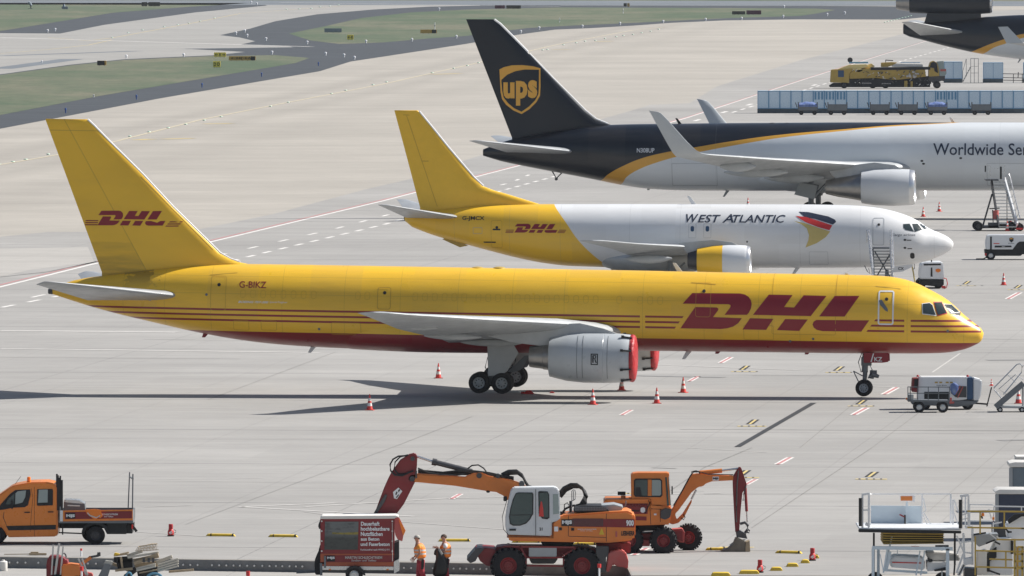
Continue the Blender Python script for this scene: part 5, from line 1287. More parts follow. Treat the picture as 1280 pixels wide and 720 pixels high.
# =============== wheeled excavators
z3_ = lambda P: [(560 + a / 4.5, 560 + b / 4.5) for a, b in P]
zB = lambda P: [(380 + a / 4.5, 560 + b / 4.5) for a, b in P]
v = V('wheeled_excavator', 'orange wheeled excavator with a white cab and a maroon folded arm behind the trailer', 'excavator', 690, 728, z0=-.42)
fl = lambda n, P, y0, y1, m, bv=.03, par=None: v.prism(n, z3_(P), y0, y1, m, bv, par)
Wd = 2.5
# undercarriage
ax = [v.P(*z3_([(340, 0)])[0])[0], v.P(*z3_([(755, 0)])[0])[0]]
for x in ax:
    for y in (.12, 2.38): wheel(v.root, x, y, .62, .62, .42, 'dusty_red' if 0 else 'maroon_paint', 18, rr=.5)
un = fl('undercarriage', [(270, 560), (310, 555), (760, 560), (835, 572), (835, 600), (650, 600), (640, 625), (435, 625), (420, 590), (350, 580), (265, 590)], .5, 2.0, 'maroon_paint')
fl('tool_locker', [(455, 562), (612, 562), (612, 615), (455, 615)], .02, .5, 'grey_paint', .02)
mb = MB()
for a, b in (((405, 555), (440, 620)), ((440, 620), (655, 620)), ((440, 665), (650, 668)), ((440, 620), (440, 665)), ((650, 600), (650, 668)), ((720, 565), (655, 605)), ((310, 557), (720, 562))): mb.bar(v.p3(*z3_([a])[0], .05), v.p3(*z3_([b])[0], .05), .06)
mb.build('step_frame', 'maroon_paint', v.root)
fl('axle_housing', [(455, 625), (620, 625), (600, 655), (470, 655)], .6, 1.9, 'dark_metal')
fl('slew_ring', [(520, 530), (710, 530), (700, 560), (540, 560)], .6, 1.9, 'black', .01)
# front blade on the left, stabiliser on the right
bl = fl('support_arm', [(150, 568), (210, 565), (265, 570), (280, 640), (255, 672), (215, 665), (180, 640), (165, 610)], .2, 2.2, 'maroon_paint')
fl('blade', [(104, 632), (160, 568), (185, 566), (205, 570), (170, 610), (155, 640), (125, 652)], .0, 2.5, 'dark_metal', .015)
fl('stabiliser_bracket', [(833, 556), (905, 556), (905, 615), (890, 615), (890, 700), (845, 705), (843, 615), (833, 612)], -.05, .3, 'dark_metal', .02)
mb = MB(); mb.prism([v.P(*p) for p in z3_([(905, 590), (970, 572), (1000, 590), (1016, 640), (1012, 685), (985, 672), (960, 672), (930, 655), (903, 705), (890, 700)])], -.15, 2.6); mb.build('stabiliser_blade', 'dusty_red', v.root, bevel=.04)
fl('pivot_arm', [(830, 540), (960, 535), (1030, 540), (1028, 595), (905, 580), (840, 575)], .7, 1.8, 'maroon_paint')
# house
up = fl('engine_house', [(330, 495), (585, 500), (585, 420), (640, 380), (890, 362), (1010, 357), (1045, 372), (1056, 405), (1056, 500), (1045, 520), (1000, 528), (900, 537), (360, 527), (332, 518)], .05, 2.45, 'orange_paint', .07)
v_ = lambda n, P, m, off=.0, par=None, th=.012: v_flat(v, n, z3_(P), m, off - .05, par or up, th)
v_('stripe', [(700, 400), (1050, 403), (1050, 450), (700, 445)], 'maroon_paint', .008); v_('vent_grille', [(702, 400), (873, 400), (873, 444), (702, 444)], 'dark_metal', .018); 
mb = MB()
for i in range(9):
    a, b = v.P(*z3_([(706, 403 + i * 5)])[0]), v.P(*z3_([(870, 403 + i * 5)])[0]); mb.bar((a[0], .02, a[1]), (b[0], .02, b[1]), .02, .012)
mb.build('grille_slats', 'maroon_paint', up)
P = [v.PP(z3_(q)) for q in ([(676, 382), (679, 382), (679, 500), (676, 500)], [(680, 498), (890, 505), (890, 508), (680, 501)], [(890, 372), (893, 372), (893, 530), (890, 530)], [(588, 500), (588, 420), (591, 420), (591, 500)], [(335, 498), (586, 501), (586, 504), (335, 501)])]
flat('panel_seam', poly_bm(P), 'black', up, .046)
v_('maker_badge', [(638, 404), (700, 404), (700, 442), (638, 442)], 'black', .012); vt(v, 'M|S', z3_, 642, 698, 410, 436, 'white_paint', -.02, up, .06)
vt(v, 'MARTIN SCHLECHTRIEM', z3_, 730, 835, 457, 463, 'white_paint', -.04, up, .01); vt(v, 'Straßen- und Tiefbau', z3_, 745, 815, 466, 471, 'white_paint', -.04, up, .0)
vt(v, '900', z3_, 1003, 1046, 408, 442, 'white_paint', -.02, up, .05); vt(v, 'LIEBHERR', z3_, 975, 1052, 470, 496, 'black', -.04, up, .04)
v_('notice', [(598, 445), (620, 445), (620, 472), (598, 472)], 'white_paint', .01); v_('lock', [(625, 450), (641, 450), (641, 466), (625, 466)], 'black', .012); v_('lock', [(693, 452), (710, 452), (710, 468), (693, 468)], 'black', .012); v_('side_reflector', [(943, 472), (953, 472), (953, 503), (943, 503)], 'dusty_red', .012)
v_('warning_label', [(865, 452), (880, 490), (850, 490)], 'rubber_yellow', .01)
hd = fl('engine_hood', [(705, 365), (715, 335), (745, 328), (860, 328), (905, 352), (910, 366)], .3, 2.0, 'black', .03)
mb = MB()
for i in range(20):
    x = 718 + i * 9
    for k in (0, 1):
        a = v.P(*z3_([(x, 340 + k * 12)])[0]); mb.box((a[0], .285, a[1]), (.05, .03, .07))
mb.build('mesh_bars', 'steel_grey', hd)
fl('hood_top', [(860, 326), (935, 320), (988, 335), (975, 358), (905, 362), (890, 345)], .6, 2.2, 'grey_paint', .03)
mb = MB(); mb.tube([v.p3(*z3_([q])[0], 2.2) for q in ((945, 362), (985, 340), (1000, 325), (1002, 300))], .025, 6); mb.build('hand_rail', 'steel_grey', v.root)
mb = MB()
for k in range(4):
    mb.tube([v.p3(*z3_([(a + k * 5, b + k * 6)])[0], .9 + .12 * k) for a, b in ((620, 262), (650, 225), (690, 205), (725, 205), (755, 225), (768, 258), (762, 290), (745, 318), (720, 330))], .045, 8)
mb.tube([v.p3(*z3_([q])[0], 1.0) for q in ((645, 365), (660, 345), (690, 330), (715, 325))], .04, 8); mb.tube([v.p3(*z3_([q])[0], .8) for q in ((655, 345), (655, 320), (672, 310), (680, 325))], .02, 6)
mb.build('hydraulic_hoses', 'black', v.root)
mb = MB(); q = [v.p3(*z3_([q])[0], .4) for q in ((697, 370), (697, 245), (705, 238), (715, 240), (718, 255), (716, 290), (700, 300))]; mb.tube(q, .018, 6); mb.bar(v.p3(*z3_([(707, 244)])[0], .4), v.p3(*z3_([(707, 292)])[0], .4), .12, .03); mb.build('wing_mirror', 'steel_grey', v.root)
mb = MB(); mb.cyl(v.p3(*z3_([(640, 385)])[0], 1.2), v.p3(*z3_([(642, 360)])[0], 1.2), .12, n=12); mb.bar(v.p3(*z3_([(690, 370)])[0], 1.4), v.p3(*z3_([(690, 300)])[0], 1.4), .1); mb.build('exhaust_pipe', 'dark_metal', v.root)
# cab
M['cab_white'] = mat('cab_white', (.62, .64, .66), .4, var=.15)
cb = fl('cab', [(332, 490), (322, 440), (322, 400), (332, 330), (352, 245), (368, 226), (600, 222), (622, 235), (628, 260), (632, 405), (600, 418), (585, 418), (583, 498)], .02, 1.05, 'cab_white', .035)
vc = lambda n, P, m, off, par=None: v_flat(v, n, z3_(P), m, off - .02, par or cb)
w_ = vc('door_window', [(343, 390), (350, 345), (365, 290), (380, 258), (395, 252), (475, 253), (481, 262), (480, 370), (462, 405), (440, 428), (405, 440), (365, 440), (348, 430)], 'black', .008)
vc('pane', [(348, 388), (355, 345), (369, 292), (384, 262), (396, 257), (471, 258), (475, 266), (474, 368), (457, 400), (436, 422), (403, 434), (368, 434), (353, 425)], 'cab_glass', .022, w_)
w_ = vc('side_window', [(508, 250), (515, 245), (560, 247), (570, 265), (571, 395), (560, 404), (530, 400), (510, 370)], 'black', .008)
vc('pane', [(514, 256), (558, 252), (565, 268), (565, 392), (535, 394), (515, 368)], 'cab_glass', .022, w_)
vc('rear_window', [(590, 262), (620, 262), (626, 372), (592, 376)], 'pale_glass', .008)
P = [v.PP(z3_(q)) for q in ([(492, 235), (495, 235), (495, 495), (492, 495)], [(345, 378), (478, 376), (478, 380), (345, 382)])]
flat('door_seam', poly_bm(P), 'black', cb, -.02)
vc('door_handle', [(345, 458), (382, 458), (382, 468), (345, 468)], 'black', .03); vt(v, '21', z3_, 514, 532, 450, 467, 'black', -.01, cb, .04)
mb = MB(); mb.lathe([(0, .09), (.3, .07), (.55, .02), (.56, .001)], v.p3(*z3_([(525, 388)])[0], -.015), 'Z', 16); 
o = mb.build('traffic_cone', ['cone_red'], None); o.location = v.o; o.scale = (1, .3, 1); o.location.y += -.012; tag(o, 'orange cone carried behind the cab window of the white cabbed excavator', 'traffic cone')
mb = MB(); mb.tube([v.p3(*z3_([q])[0], 0.0) for q in ((330, 300), (305, 390), (312, 460), (340, 492))], .012, 5); mb.build('cable', 'black', cb)
mb = MB(); a = v.P(*z3_([(322, 290)])[0]); mb.box((a[0], .3, a[1]), (.14, .2, .18)); a = v.P(*z3_([(225, 254)])[0]); mb.box((a[0], 1.3, a[1]), (.14, .16, .14)); mb.build('work_lamp', 'black', v.root, bevel=.02)
# boom: from the house up left then arm down
yb0, yb1 = 1.2, 1.62
fb = lambda n, P, m, y0=yb0, y1=yb1, bv=.03: v.prism(n, zB(P), y0, y1, m, bv)
bm_ = fb('boom', [(585, 165), (600, 150), (640, 148), (905, 165), (950, 145), (1000, 140), (1040, 160), (1150, 178), (1205, 195), (1245, 215), (1270, 240), (1310, 300), (1280, 420), (1210, 420), (1180, 330), (1120, 270), (1080, 250), (1030, 245), (850, 215), (640, 195), (600, 195), (583, 182)], 'orange_paint')
ar = fb('dipper_arm', [(590, 38), (622, 30), (637, 48), (634, 110), (628, 170), (622, 198), (560, 320), (500, 400), (470, 430), (450, 460), (380, 420), (400, 360), (425, 290), (450, 225), (470, 180), (490, 140), (540, 70)], 'maroon_paint')
v_flat(v, 'maker_badge', [(380 + a / 4.5, 560 + b / 4.5) for a, b in ((500, 250), (530, 225), (552, 245), (522, 290), (505, 285))], 'white_paint', -yb0 + .01, ar); 
P = [v.PP(zB(q), yb0) for q in ([(512, 262), (520, 246), (526, 250), (518, 268)], [(528, 240), (538, 232), (540, 240), (531, 252)], [(515, 280), (530, 262), (534, 266), (520, 284)])]; flat('lettering', poly_bm(P), 'black', ar, yb0 - .03)
mb = MB(); mb.prism(v.PP(zB([(385, 378), (455, 262), (468, 266), (455, 300), (400, 385)]), yb0), yb0 - .1, yb0 - .02); mb.build('link_rod', 'dark_metal', ar, bevel=.01)
cy = MB(); cy.cyl(v.p3(*zB([(720, 78)])[0], 1.4), v.p3(*zB([(945, 135)])[0], 1.4), .10, n=16); cy.cyl(v.p3(*zB([(720, 78)])[0], 1.4), v.p3(*zB([(745, 84)])[0], 1.4), .13, n=16)
cyo = cy.build('arm_cylinder', 'dark_metal', bm_); cy = MB(); cy.cyl(v.p3(*zB([(632, 48)])[0], 1.4), v.p3(*zB([(722, 78)])[0], 1.4), .05, n=12); cy.build('piston_rod', 'light_metal', bm_)
mb = MB()
for k in range(5): mb.tube([v.p3(*zB([(a, b + k * 6)])[0], 1.2 + .1 * k) for a, b in ((640, 125), (690, 130), (780, 138), (870, 128), (940, 128), (1040, 140), (1110, 155), (1180, 165))], .028, 6)
for k in range(3): mb.tube([v.p3(*zB([(a + k * 4, b + k * 9)])[0], 1.25 + .1 * k) for a, b in ((1110, 150), (1150, 130), (1195, 128), (1225, 150), (1245, 190), (1262, 215), (1290, 225))], .05, 6)
mb.tube([v.p3(*zB([q])[0], 1.15) for q in ((575, 45), (530, 48), (500, 65), (483, 95), (487, 130), (510, 155), (550, 158), (590, 140), (615, 130))], .035, 6)
mb.tube([v.p3(*zB([q])[0], 1.15) for q in ((585, 40), (540, 52), (512, 80), (506, 120), (530, 150), (575, 148))], .03, 6)
mb.tube([v.p3(*zB([q])[0], 1.15) for q in ((920, 118), (945, 100), (980, 97), (1010, 115), (1025, 135))], .03, 6)
mb.tube([v.p3(*zB([q])[0], 1.15) for q in ((640, 115), (700, 140), (760, 150), (860, 155), (900, 150))], .03, 6)
mb.build('boom_hoses', 'black', bm_)
mb = MB()
for (x, y, r_) in ((608, 175, .10), (985, 157, .10), (610, 62, .08), (1225, 205, .1), (1090, 160, .08)): a = v.P(*zB([(x, y)])[0], yb0); mb.cyl((a[0], yb0 - .06, a[1]), (a[0], yb1 + .06, a[1]), r_, n=16)
a = v.P(*zB([(631, 150)])[0], yb0); mb.box((a[0], yb0 - .03, a[1]), (.06, .06, .28)); mb.build('pivot_pin', 'dark_metal', bm_)

# second excavator
zC = lambda P: [(740 + a / 4.8, 570 + b / 4.8) for a, b in P]
v = V('wheeled_excavator', 'smaller orange wheeled excavator with an orange cab and its bucket on the ground', 'excavator', 830, 692)
fc = lambda n, P, y0, y1, m, bv=.025, par=None: v.prism(n, zC(P), y0, y1, m, bv, par)
wx = [v.P(*zC([(430, 0)])[0])[0], v.P(*zC([(250, 0)])[0])[0] - .15]
for i, x in enumerate(wx):
    wheel(v.root, x, .2, .49, .49, .42, 'maroon_paint', 16, rr=.5); wheel(v.root, x + (.98 if i == 0 else .1), 2.15 + .0, .49, .49, .42, 'maroon_paint', 16, rr=.5)
fc('undercarriage', [(165, 500), (300, 470), (480, 460), (545, 450), (548, 520), (510, 500), (300, 530), (180, 545)], .55, 1.9, 'maroon_paint')
fc('axle', [(478, 445), (545, 440), (560, 470), (555, 525), (520, 520), (490, 470)], .9, 1.9, 'dusty_red')
fc('support_leg', [(290, 505), (345, 510), (350, 545), (300, 545)], .3, .8, 'dusty_red'); fc('support_leg', [(165, 525), (235, 525), (232, 588), (205, 590), (200, 560), (170, 560)], .2, .7, 'maroon_paint')
fc('slew_ring', [(270, 415), (440, 415), (420, 450), (290, 455)], .6, 1.8, 'black', .01)
up = fc('engine_house', [(72, 268), (85, 262), (345, 262), (360, 290), (440, 300), (480, 310), (470, 415), (270, 420), (180, 415), (72, 400)], .1, 2.3, 'orange_paint', .05)
vv = lambda n, P, m, off=.0, par=None, th=.012: v_flat(v, n, zC(P), m, off - .1, par or up, th)
vv('stripe', [(110, 288), (335, 288), (335, 350), (110, 350)], 'maroon_paint', .008); vv('stripe', [(262, 365), (328, 367), (328, 390), (262, 388)], 'maroon_paint', .01)
vt(v, 'MARTIN SCHLECHTRIEM', zC, 213, 330, 291, 298, 'white_paint', -.08, up, .02); vt(v, 'Straßen- und Tiefbau', zC, 230, 310, 300, 306, 'white_paint', -.08, up, .01)
vv('badge', [(292, 318), (300, 311), (312, 311), (320, 318), (320, 335), (312, 343), (300, 343), (292, 335)], 'white_paint', .02); vv('maker_badge', [(115, 285), (160, 288), (158, 306), (115, 302)], 'white_paint', .02)
vv('handle', [(235, 328), (285, 328), (285, 336), (235, 336)], 'black', .02); vv('notice', [(373, 348), (388, 348), (388, 358), (373, 358)], 'white_paint', .012)
P = [v.PP(zC(q)) for q in ([(345, 265), (348, 265), (356, 415), (353, 415)], [(345, 318), (420, 322), (420, 325), (345, 321)], [(410, 322), (413, 322), (413, 400), (410, 400)])]; flat('panel_seam', poly_bm(P), 'black', up, .095)
mb = MB(); mb.tube([v.p3(*zC([q])[0], .1) for q in ((90, 270), (340, 265), (352, 275), (350, 330))], .045, 8); mb.cyl(v.p3(*zC([(188, 300)])[0], .6), v.p3(*zC([(188, 240)])[0], .6), .09, n=12); mb.cyl(v.p3(*zC([(240, 262)])[0], .3), v.p3(*zC([(240, 250)])[0], .3), .12, n=12); mb.build('hand_rail', 'orange_paint', up)
mb = MB(); mb.tube([v.p3(*zC([q])[0], .05) for q in ((340, 268), (346, 285), (330, 330), (318, 350))], .02, 6); a = v.P(*zC([(180, 234)])[0]); mb.box((a[0], .9, a[1]), (.3, .3, .12)); mb.build('pipes', 'black', up)
mb = MB(); mb.prism(v.PP(zC([(412, 330), (440, 315), (480, 320), (470, 370), (440, 385), (412, 375)]), .08), -.02, .1); mb.build('swing_motor', 'dark_metal', up, bevel=.02)
cb = fc('cab', [(237, 262), (235, 118), (240, 108), (275, 103), (460, 103), (468, 112), (462, 125), (475, 300), (355, 300), (350, 265)], .12, 1.2, 'orange_paint', .03)
w_ = v_flat(v, 'side_window', zC([(252, 150), (262, 138), (410, 138), (422, 150), (424, 238), (414, 250), (262, 248), (252, 236)]), 'black', -.11, cb)
v_flat(v, 'pane', zC([(260, 152), (268, 146), (334, 146), (334, 240), (268, 240), (260, 232)]), 'cab_glass', -.095, w_); v_flat(v, 'pane', zC([(361, 146), (408, 146), (415, 154), (416, 232), (408, 240), (361, 240)]), 'pale_glass', -.095, w_); v_flat(v, 'window_post', zC([(336, 144), (359, 144), (359, 242), (336, 242)]), 'orange_paint', -.10, w_)
v_flat(v, 'seat', zC([(264, 190), (290, 190), (300, 240), (264, 240)]), 'black', -.088, w_)
mb = MB(); mb.add([v.p3(*zC([(440, 130)])[0], .10), v.p3(*zC([(460, 128)])[0], .14), v.p3(*zC([(475, 300)])[0], .14), v.p3(*zC([(452, 300)])[0], .10)], [(0, 1, 2, 3)]); a, b = v.P(*zC([(466, 130)])[0], .2), v.P(*zC([(478, 285)])[0], .2); mb.add([(a[0], .2, a[1]), (a[0], 1.1, a[1]), (b[0], 1.1, b[1]), (b[0], .2, b[1])], [(0, 1, 2, 3)]); mb.build('windscreen', 'cab_glass', cb)
mb = MB(); a = v.P(*zC([(482, 208)])[0]); mb.box((a[0], .0, a[1]), (.05, .2, .3)); mb.build('wing_mirror', 'black', cb)
y0, y1 = 1.25, 1.6
bm_ = fc('boom', [(462, 400), (465, 350), (500, 290), (590, 125), (600, 112), (640, 108), (700, 115), (848, 120), (855, 125), (850, 148), (720, 155), (685, 168), (665, 185), (640, 188), (600, 220), (560, 275), (520, 330), (500, 350), (510, 385), (545, 350), (600, 262), (600, 280), (555, 370), (520, 405), (480, 415)], 'orange_paint', y0, y1)
cy = MB(); cy.cyl(v.p3(*zC([(645, 103)])[0], 1.42), v.p3(*zC([(782, 90)])[0], 1.42), .085, n=14); cy.build('arm_cylinder', 'orange_paint', bm_); cy = MB(); cy.cyl(v.p3(*zC([(782, 90)])[0], 1.42), v.p3(*zC([(880, 77)])[0], 1.42), .04, n=12); cy.cyl(v.p3(*zC([(598, 262)])[0], 1.3), v.p3(*zC([(628, 205)])[0], 1.3), .04, n=12); cy.build('piston_rod', 'light_metal', bm_)
mb = MB(); mb.tube([v.p3(*zC([q])[0], 1.2) for q in ((490, 300), (540, 215), (575, 150), (592, 120), (610, 98), (640, 95), (650, 110))], .025, 6); mb.tube([v.p3(*zC([q])[0], 1.2) for q in ((600, 115), (600, 95), (625, 90), (700, 112), (850, 114))], .02, 6); mb.tube([v.p3(*zC([q])[0], 1.2) for q in ((535, 375), (552, 385), (560, 370), (548, 350))], .02, 6); mb.build('boom_hoses', 'black', bm_)
v_flat(v, 'maker_badge', zC([(725, 126), (762, 126), (762, 150), (725, 150)]), 'white_paint', -y0 + .01, bm_); vt(v, 'M|S', zC, 728, 760, 131, 146, 'black', -y0 + .03, bm_, .06)
ar = fc('dipper_arm', [(845, 130), (868, 90), (885, 66), (897, 72), (930, 170), (928, 200), (905, 220), (895, 320), (885, 460), (862, 462), (858, 400), (848, 220)], 'maroon_paint', y0 + .02, y1 - .02)
cy = MB(); cy.cyl(v.p3(*zC([(922, 195)])[0], 1.42), v.p3(*zC([(930, 335)])[0], 1.42), .055, n=12); cy.build('bucket_cylinder', 'maroon_paint', ar); cy = MB(); cy.cyl(v.p3(*zC([(930, 335)])[0], 1.42), v.p3(*zC([(934, 400)])[0], 1.42), .03, n=12); cy.build('piston_rod', 'light_metal', ar)
mb = MB(); mb.tube([v.p3(*zC([q])[0], 1.2) for q in ((880, 90), (872, 180), (868, 300), (868, 400))], .03, 6); mb.tube([v.p3(*zC([q])[0], 1.2) for q in ((925, 180), (912, 230), (908, 270), (920, 265))], .02, 6)
mb.tube([v.p3(*zC([q])[0], 1.3) for q in ((890, 410), (920, 402), (938, 420), (935, 445), (920, 465))], .055, 8); mb.tube([v.p3(*zC([q])[0], 1.3) for q in ((935, 440), (948, 450), (945, 465), (932, 460))], .03, 8); mb.prism(v.PP(zC([(865, 460), (890, 450), (925, 470), (935, 500), (870, 490)]), 1.2), 1.15, 1.7); mb.build('bucket_link', 'dark_metal', ar, bevel=.02)
M['bucket_steel'] = mat('bucket_steel', (.15, .13, .10), .6, var=.5, scale=5, dirt=(.25, .22, .18))
bk_ = MB(); bk_.prism(v.PP(zC([(865, 492), (925, 520), (922, 590), (880, 594), (830, 590), (780, 572), (820, 558), (850, 530)]), 1.0), 1.0, 1.85); bko = bk_.build('bucket', 'bucket_steel', v.root, bevel=.03)
mb = MB(); mb.prism(v.PP(zC([(925, 520), (948, 512), (952, 575), (922, 590)]), 1.0), .98, 1.87); mb.build('bucket_back', 'wood', bko); 
mb = MB()
for y in (1.05, 1.3, 1.55, 1.8): mb.prism(v.PP(zC([(770, 573), (790, 566), (795, 576)]), y), y - .04, y + .04)
mb.build('bucket_teeth', 'bucket_steel', bko)
# =============== workers
def skin_body(name, verts, edges, radii, mats, parent=None, root=0, levels=2):
    me = bpy.data.meshes.new(name); me.from_pydata(verts, edges, []); o = bpy.data.objects.new(name, me); COL.objects.link(o)
    m = o.modifiers.new('skin', 'SKIN'); m.use_smooth_shade = True
    for i, r in enumerate(radii): me.skin_vertices[0].data[i].radius = (r if isinstance(r, tuple) else (r, r)); me.skin_vertices[0].data[i].use_root = (i == root)
    s = o.modifiers.new('sub', 'SUBSURF'); s.levels = levels; s.render_levels = levels
    dg = bpy.context.evaluated_depsgraph_get(); m2 = bpy.data.meshes.new_from_object(o.evaluated_get(dg)); o.modifiers.clear(); o.data = m2; o.data.name = name
    if parent: o.parent = parent
    for q in mats: m2.materials.append(M[q])
    return o
def chain_body(name, parts, mats, parent=None, root_r=.1):
    """parts: list of (start index or None, [(point, radius), ...])"""
    vs, es, rs = [], [], []
    for st, pts in parts:
        prev = st
        for p, r in pts:
            vs.append(p); rs.append(r); i = len(vs) - 1
            if prev is not None: es.append((prev, i))
            prev = i
    return skin_body(name, vs, es, rs, mats, parent)
def worker(px, py_g, z0, label, pose, H_=1.76):
    g = G(px, py_g, z0); r = empty('person', g, label, 'person', 'workers in orange safety vests')
    # facing -x (left). body as one skin: pelvis, spine, neck, head, arms with hands, legs with feet
    ln = pose['lean']; hd = pose['head']
    hip, ch, sh, nk = (0, 0, .93), (-ln * .35, 0, 1.18), (-ln * .8, 0, 1.40), (-ln - .02, 0, 1.50)
    hx = -ln - hd
    vs = [(hip, (.15, .17)), ((-ln * .15, 0, 1.05), (.16, .18)), (ch, (.165, .19)), ((-ln * .62, 0, 1.32), (.16, .20)), (sh, (.12, .16)), (nk, (.068, .066)), ((hx + .02, 0, 1.575), (.09, .08)), ((hx - .01, 0, 1.645), (.118, .092)), ((hx + .0, 0, 1.71), (.105, .085)), ((hx + .0, 0, 1.75), (.055, .05))]
    parts = [(None, vs)]
    n = len(vs); idx = n
    for s in (-1, 1):
        arm = pose['arm'][0 if s < 0 else 1]
        A_ = [((sh[0], s * .16, 1.40), .062), ((sh[0] + .01, s * .215, 1.37), .055)] + [((p[0], s * p[1], p[2]), q) for p, q in zip(arm, (.043, .036, .024))]
        parts.append((4, A_)); base = idx + len(A_) - 1; idx += len(A_)
        # hand: palm then five fingers
        w_ = Vector(A_[-1][0]); d = (w_ - Vector(A_[-2][0])).normalized(); side = d.cross(Vector((0, 1, 0))); side = side.normalized() if side.length > .1 else Vector((1, 0, 0))
        pal = w_ + d * .05; parts.append((base, [(tuple(pal), (.030, .018))])); pb = idx; idx += 1
        for k in range(4):
            o_ = side * (.022 * (k - 1.5)); L_ = (.075, .085, .08, .062)[k]
            f1, f2 = pal + o_ + d * .035, pal + o_ * 1.1 + d * (.035 + L_ * .5) + Vector((-.008, 0, -.006)); f3 = f2 + d * L_ * .4 + Vector((-.012, 0, -.014))
            parts.append((pb, [(tuple(f1), .0095), (tuple(f2), .0085), (tuple(f3), .0075)])); idx += 3
        t1 = pal - side * .035 - d * .01; t2 = t1 - side * .02 + d * .03; parts.append((pb, [(tuple(t1), .011), (tuple(t2), .009)])); idx += 2
    for s in (-1, 1):
        st = pose['step'] * s
        L_ = [((.0, s * .09, .88), .105), ((-.02 - st * .4, s * .10, .52), .065), ((.02 - st, s * .10, .12), .045), ((.01 - st, s * .10, .05), .045), ((-.12 - st, s * .11, .035), .038), ((-.18 - st, s * .11, .03), .03)]
        parts.append((0, L_)); idx += len(L_)
    b = chain_body('body', parts, ['skin'], r)
    # face
    mb = MB(); 
    for s in (-1, 1): mb.lathe([(-.012, .001), (-.008, .012), (.004, .014)], (hx - .088, s * .032, 1.665), 'X', 10, m=0)
    mb.build('eye', 'black', r)
    mb = MB(); mb.prism([(hx - .085, 1.67), (hx - .125, 1.628), (hx - .085, 1.62)], -.013, .013); mb.box((hx - .094, 0, 1.592), (.012, .045, .010)); mb.build('nose_and_mouth', 'skin', r, bevel=.004)
    mb = MB()
    for s in (-1, 1): mb.lathe([(-.012, .01), (0, .03), (.01, .024)], (hx + .02, s * .084, 1.645), 'Y', 12)
    mb.build('ear', 'skin', r)
    # trousers over the legs
    P_ = [(None, [((0, 0, .96), (.19, .20)), ((0, 0, .88), (.20, .21))])]; q = 2
    for s in (-1, 1):
        st = pose['step'] * s
        P_.append((1, [((.0, s * .10, .80), .155), ((-.02 - st * .4, s * .11, .50), .12), ((.02 - st, s * .11, .14), .105), ((.02 - st, s * .11, .07), .10)]))
    chain_body('trousers', P_, ['trouser_red'], r)
    mb = MB(); k = pose['step'] * -1
    mb.prism([(.03, .90), (.13, .90), (.12, .62), (.10, .52), (.01, .52), (.02, .65)], -.25, -.18); mb.build('trouser_pocket', 'black', r, bevel=.02)
    for s in (-1, 1):
        st = pose['step'] * s; mb = MB(); x = .03 - st; mb.prism([(x + .07, 0), (x + .08, .12), (x - .03, .13), (x - .1, .09), (x - .21, .06), (x - .22, 0)], s * .105 - .052, s * .105 + .052); mb.build('boot', 'black', r, bevel=.02)
    # shirt sleeves and vest
    P_ = [(None, [((hip[0], 0, .90), (.20, .22)), ((hip[0], 0, 1.0), (.215, .23))] + [((p[0], p[1], p[2]), (w1 * 1.28 + .03, w2 * 1.15 + .03)) for p, (w1, w2) in vs[1:4]] + [((sh[0] + .01, 0, 1.40), (.17, .225)), ((nk[0] + .01, 0, 1.47), (.10, .14))])]
    P_2 = []
    for i_, s in enumerate((-1, 1)):
        arm = pose['arm'][i_]; e = Vector((arm[0][0], s * arm[0][1], arm[0][2])); a0 = Vector((sh[0] + .01, s * .215, 1.37))
        P_2.append((None, [((sh[0], s * .13, 1.405), .10), (tuple(a0), .092), (tuple(a0.lerp(e, pose['sleeve'])), .08)]))
    vest = chain_body('vest', P_, ['vest'], r)
    for st_, pts in P_2: chain_body('sleeve', [(None, pts)], [pose['shirt']], r)
    # hair or cap
    mb = MB(); R_ = [(-.01, .10), (.035, .10), (.075, .075), (.10, .035), (.108, .001)]
    mb.lathe([(a, b) for a, b in R_], (0, 0, 0), 'Z', 24); mb.lathe([(-.05, .07), (0, .09)], (.012, 0, 0), 'Z', 24) if pose['cap'] is False else None
    o = mb.build('cap' if pose['cap'] else 'hair', 'cap_grey' if pose['cap'] else 'hair', r, smooth=60); o.location = (hx + .012, 0, 1.678); o.scale = (1.13, .93, 1)
    if pose['cap']:
        mb = MB(); mb.prism([(hx - .07, 1.69), (hx - .165, 1.672), (hx - .165, 1.664), (hx - .07, 1.678)], -.06, .06); mb.build('cap_peak', 'cap_grey', r, bevel=.004)
        mb = MB(); mb.lathe([(-.06, .06), (-.02, .088), (.01, .094)], (hx + .03, 0, 1.67), 'Z', 20); mb.build('hair', 'hair', r)
    return r
w1 = worker(526, 729, -.42, 'worker in grey cap, orange vest and red trousers walking next to the trailer', dict(lean=.10, head=.045, step=.10, sleeve=.55, shirt='shirt_orange', cap=True, arm=(((-.02, .24, 1.13), (-.17, .22, .95), (-.20, .22, .92)), ((-.10, .24, 1.13), (-.22, .20, .98), (-.25, .2, .95)))), 1.76)
w2 = worker(557, 728, -.42, 'bare headed worker in orange vest and white shirt holding a black sack', dict(lean=.02, head=.055, step=.04, sleeve=.45, shirt='shirt_white', cap=False, arm=(((-.03, .25, 1.12), (-.22, .22, 1.22), (-.25, .22, 1.25)), ((-.06, .24, 1.13), (-.30, .16, 1.24), (-.34, .14, 1.26)))), 1.76)
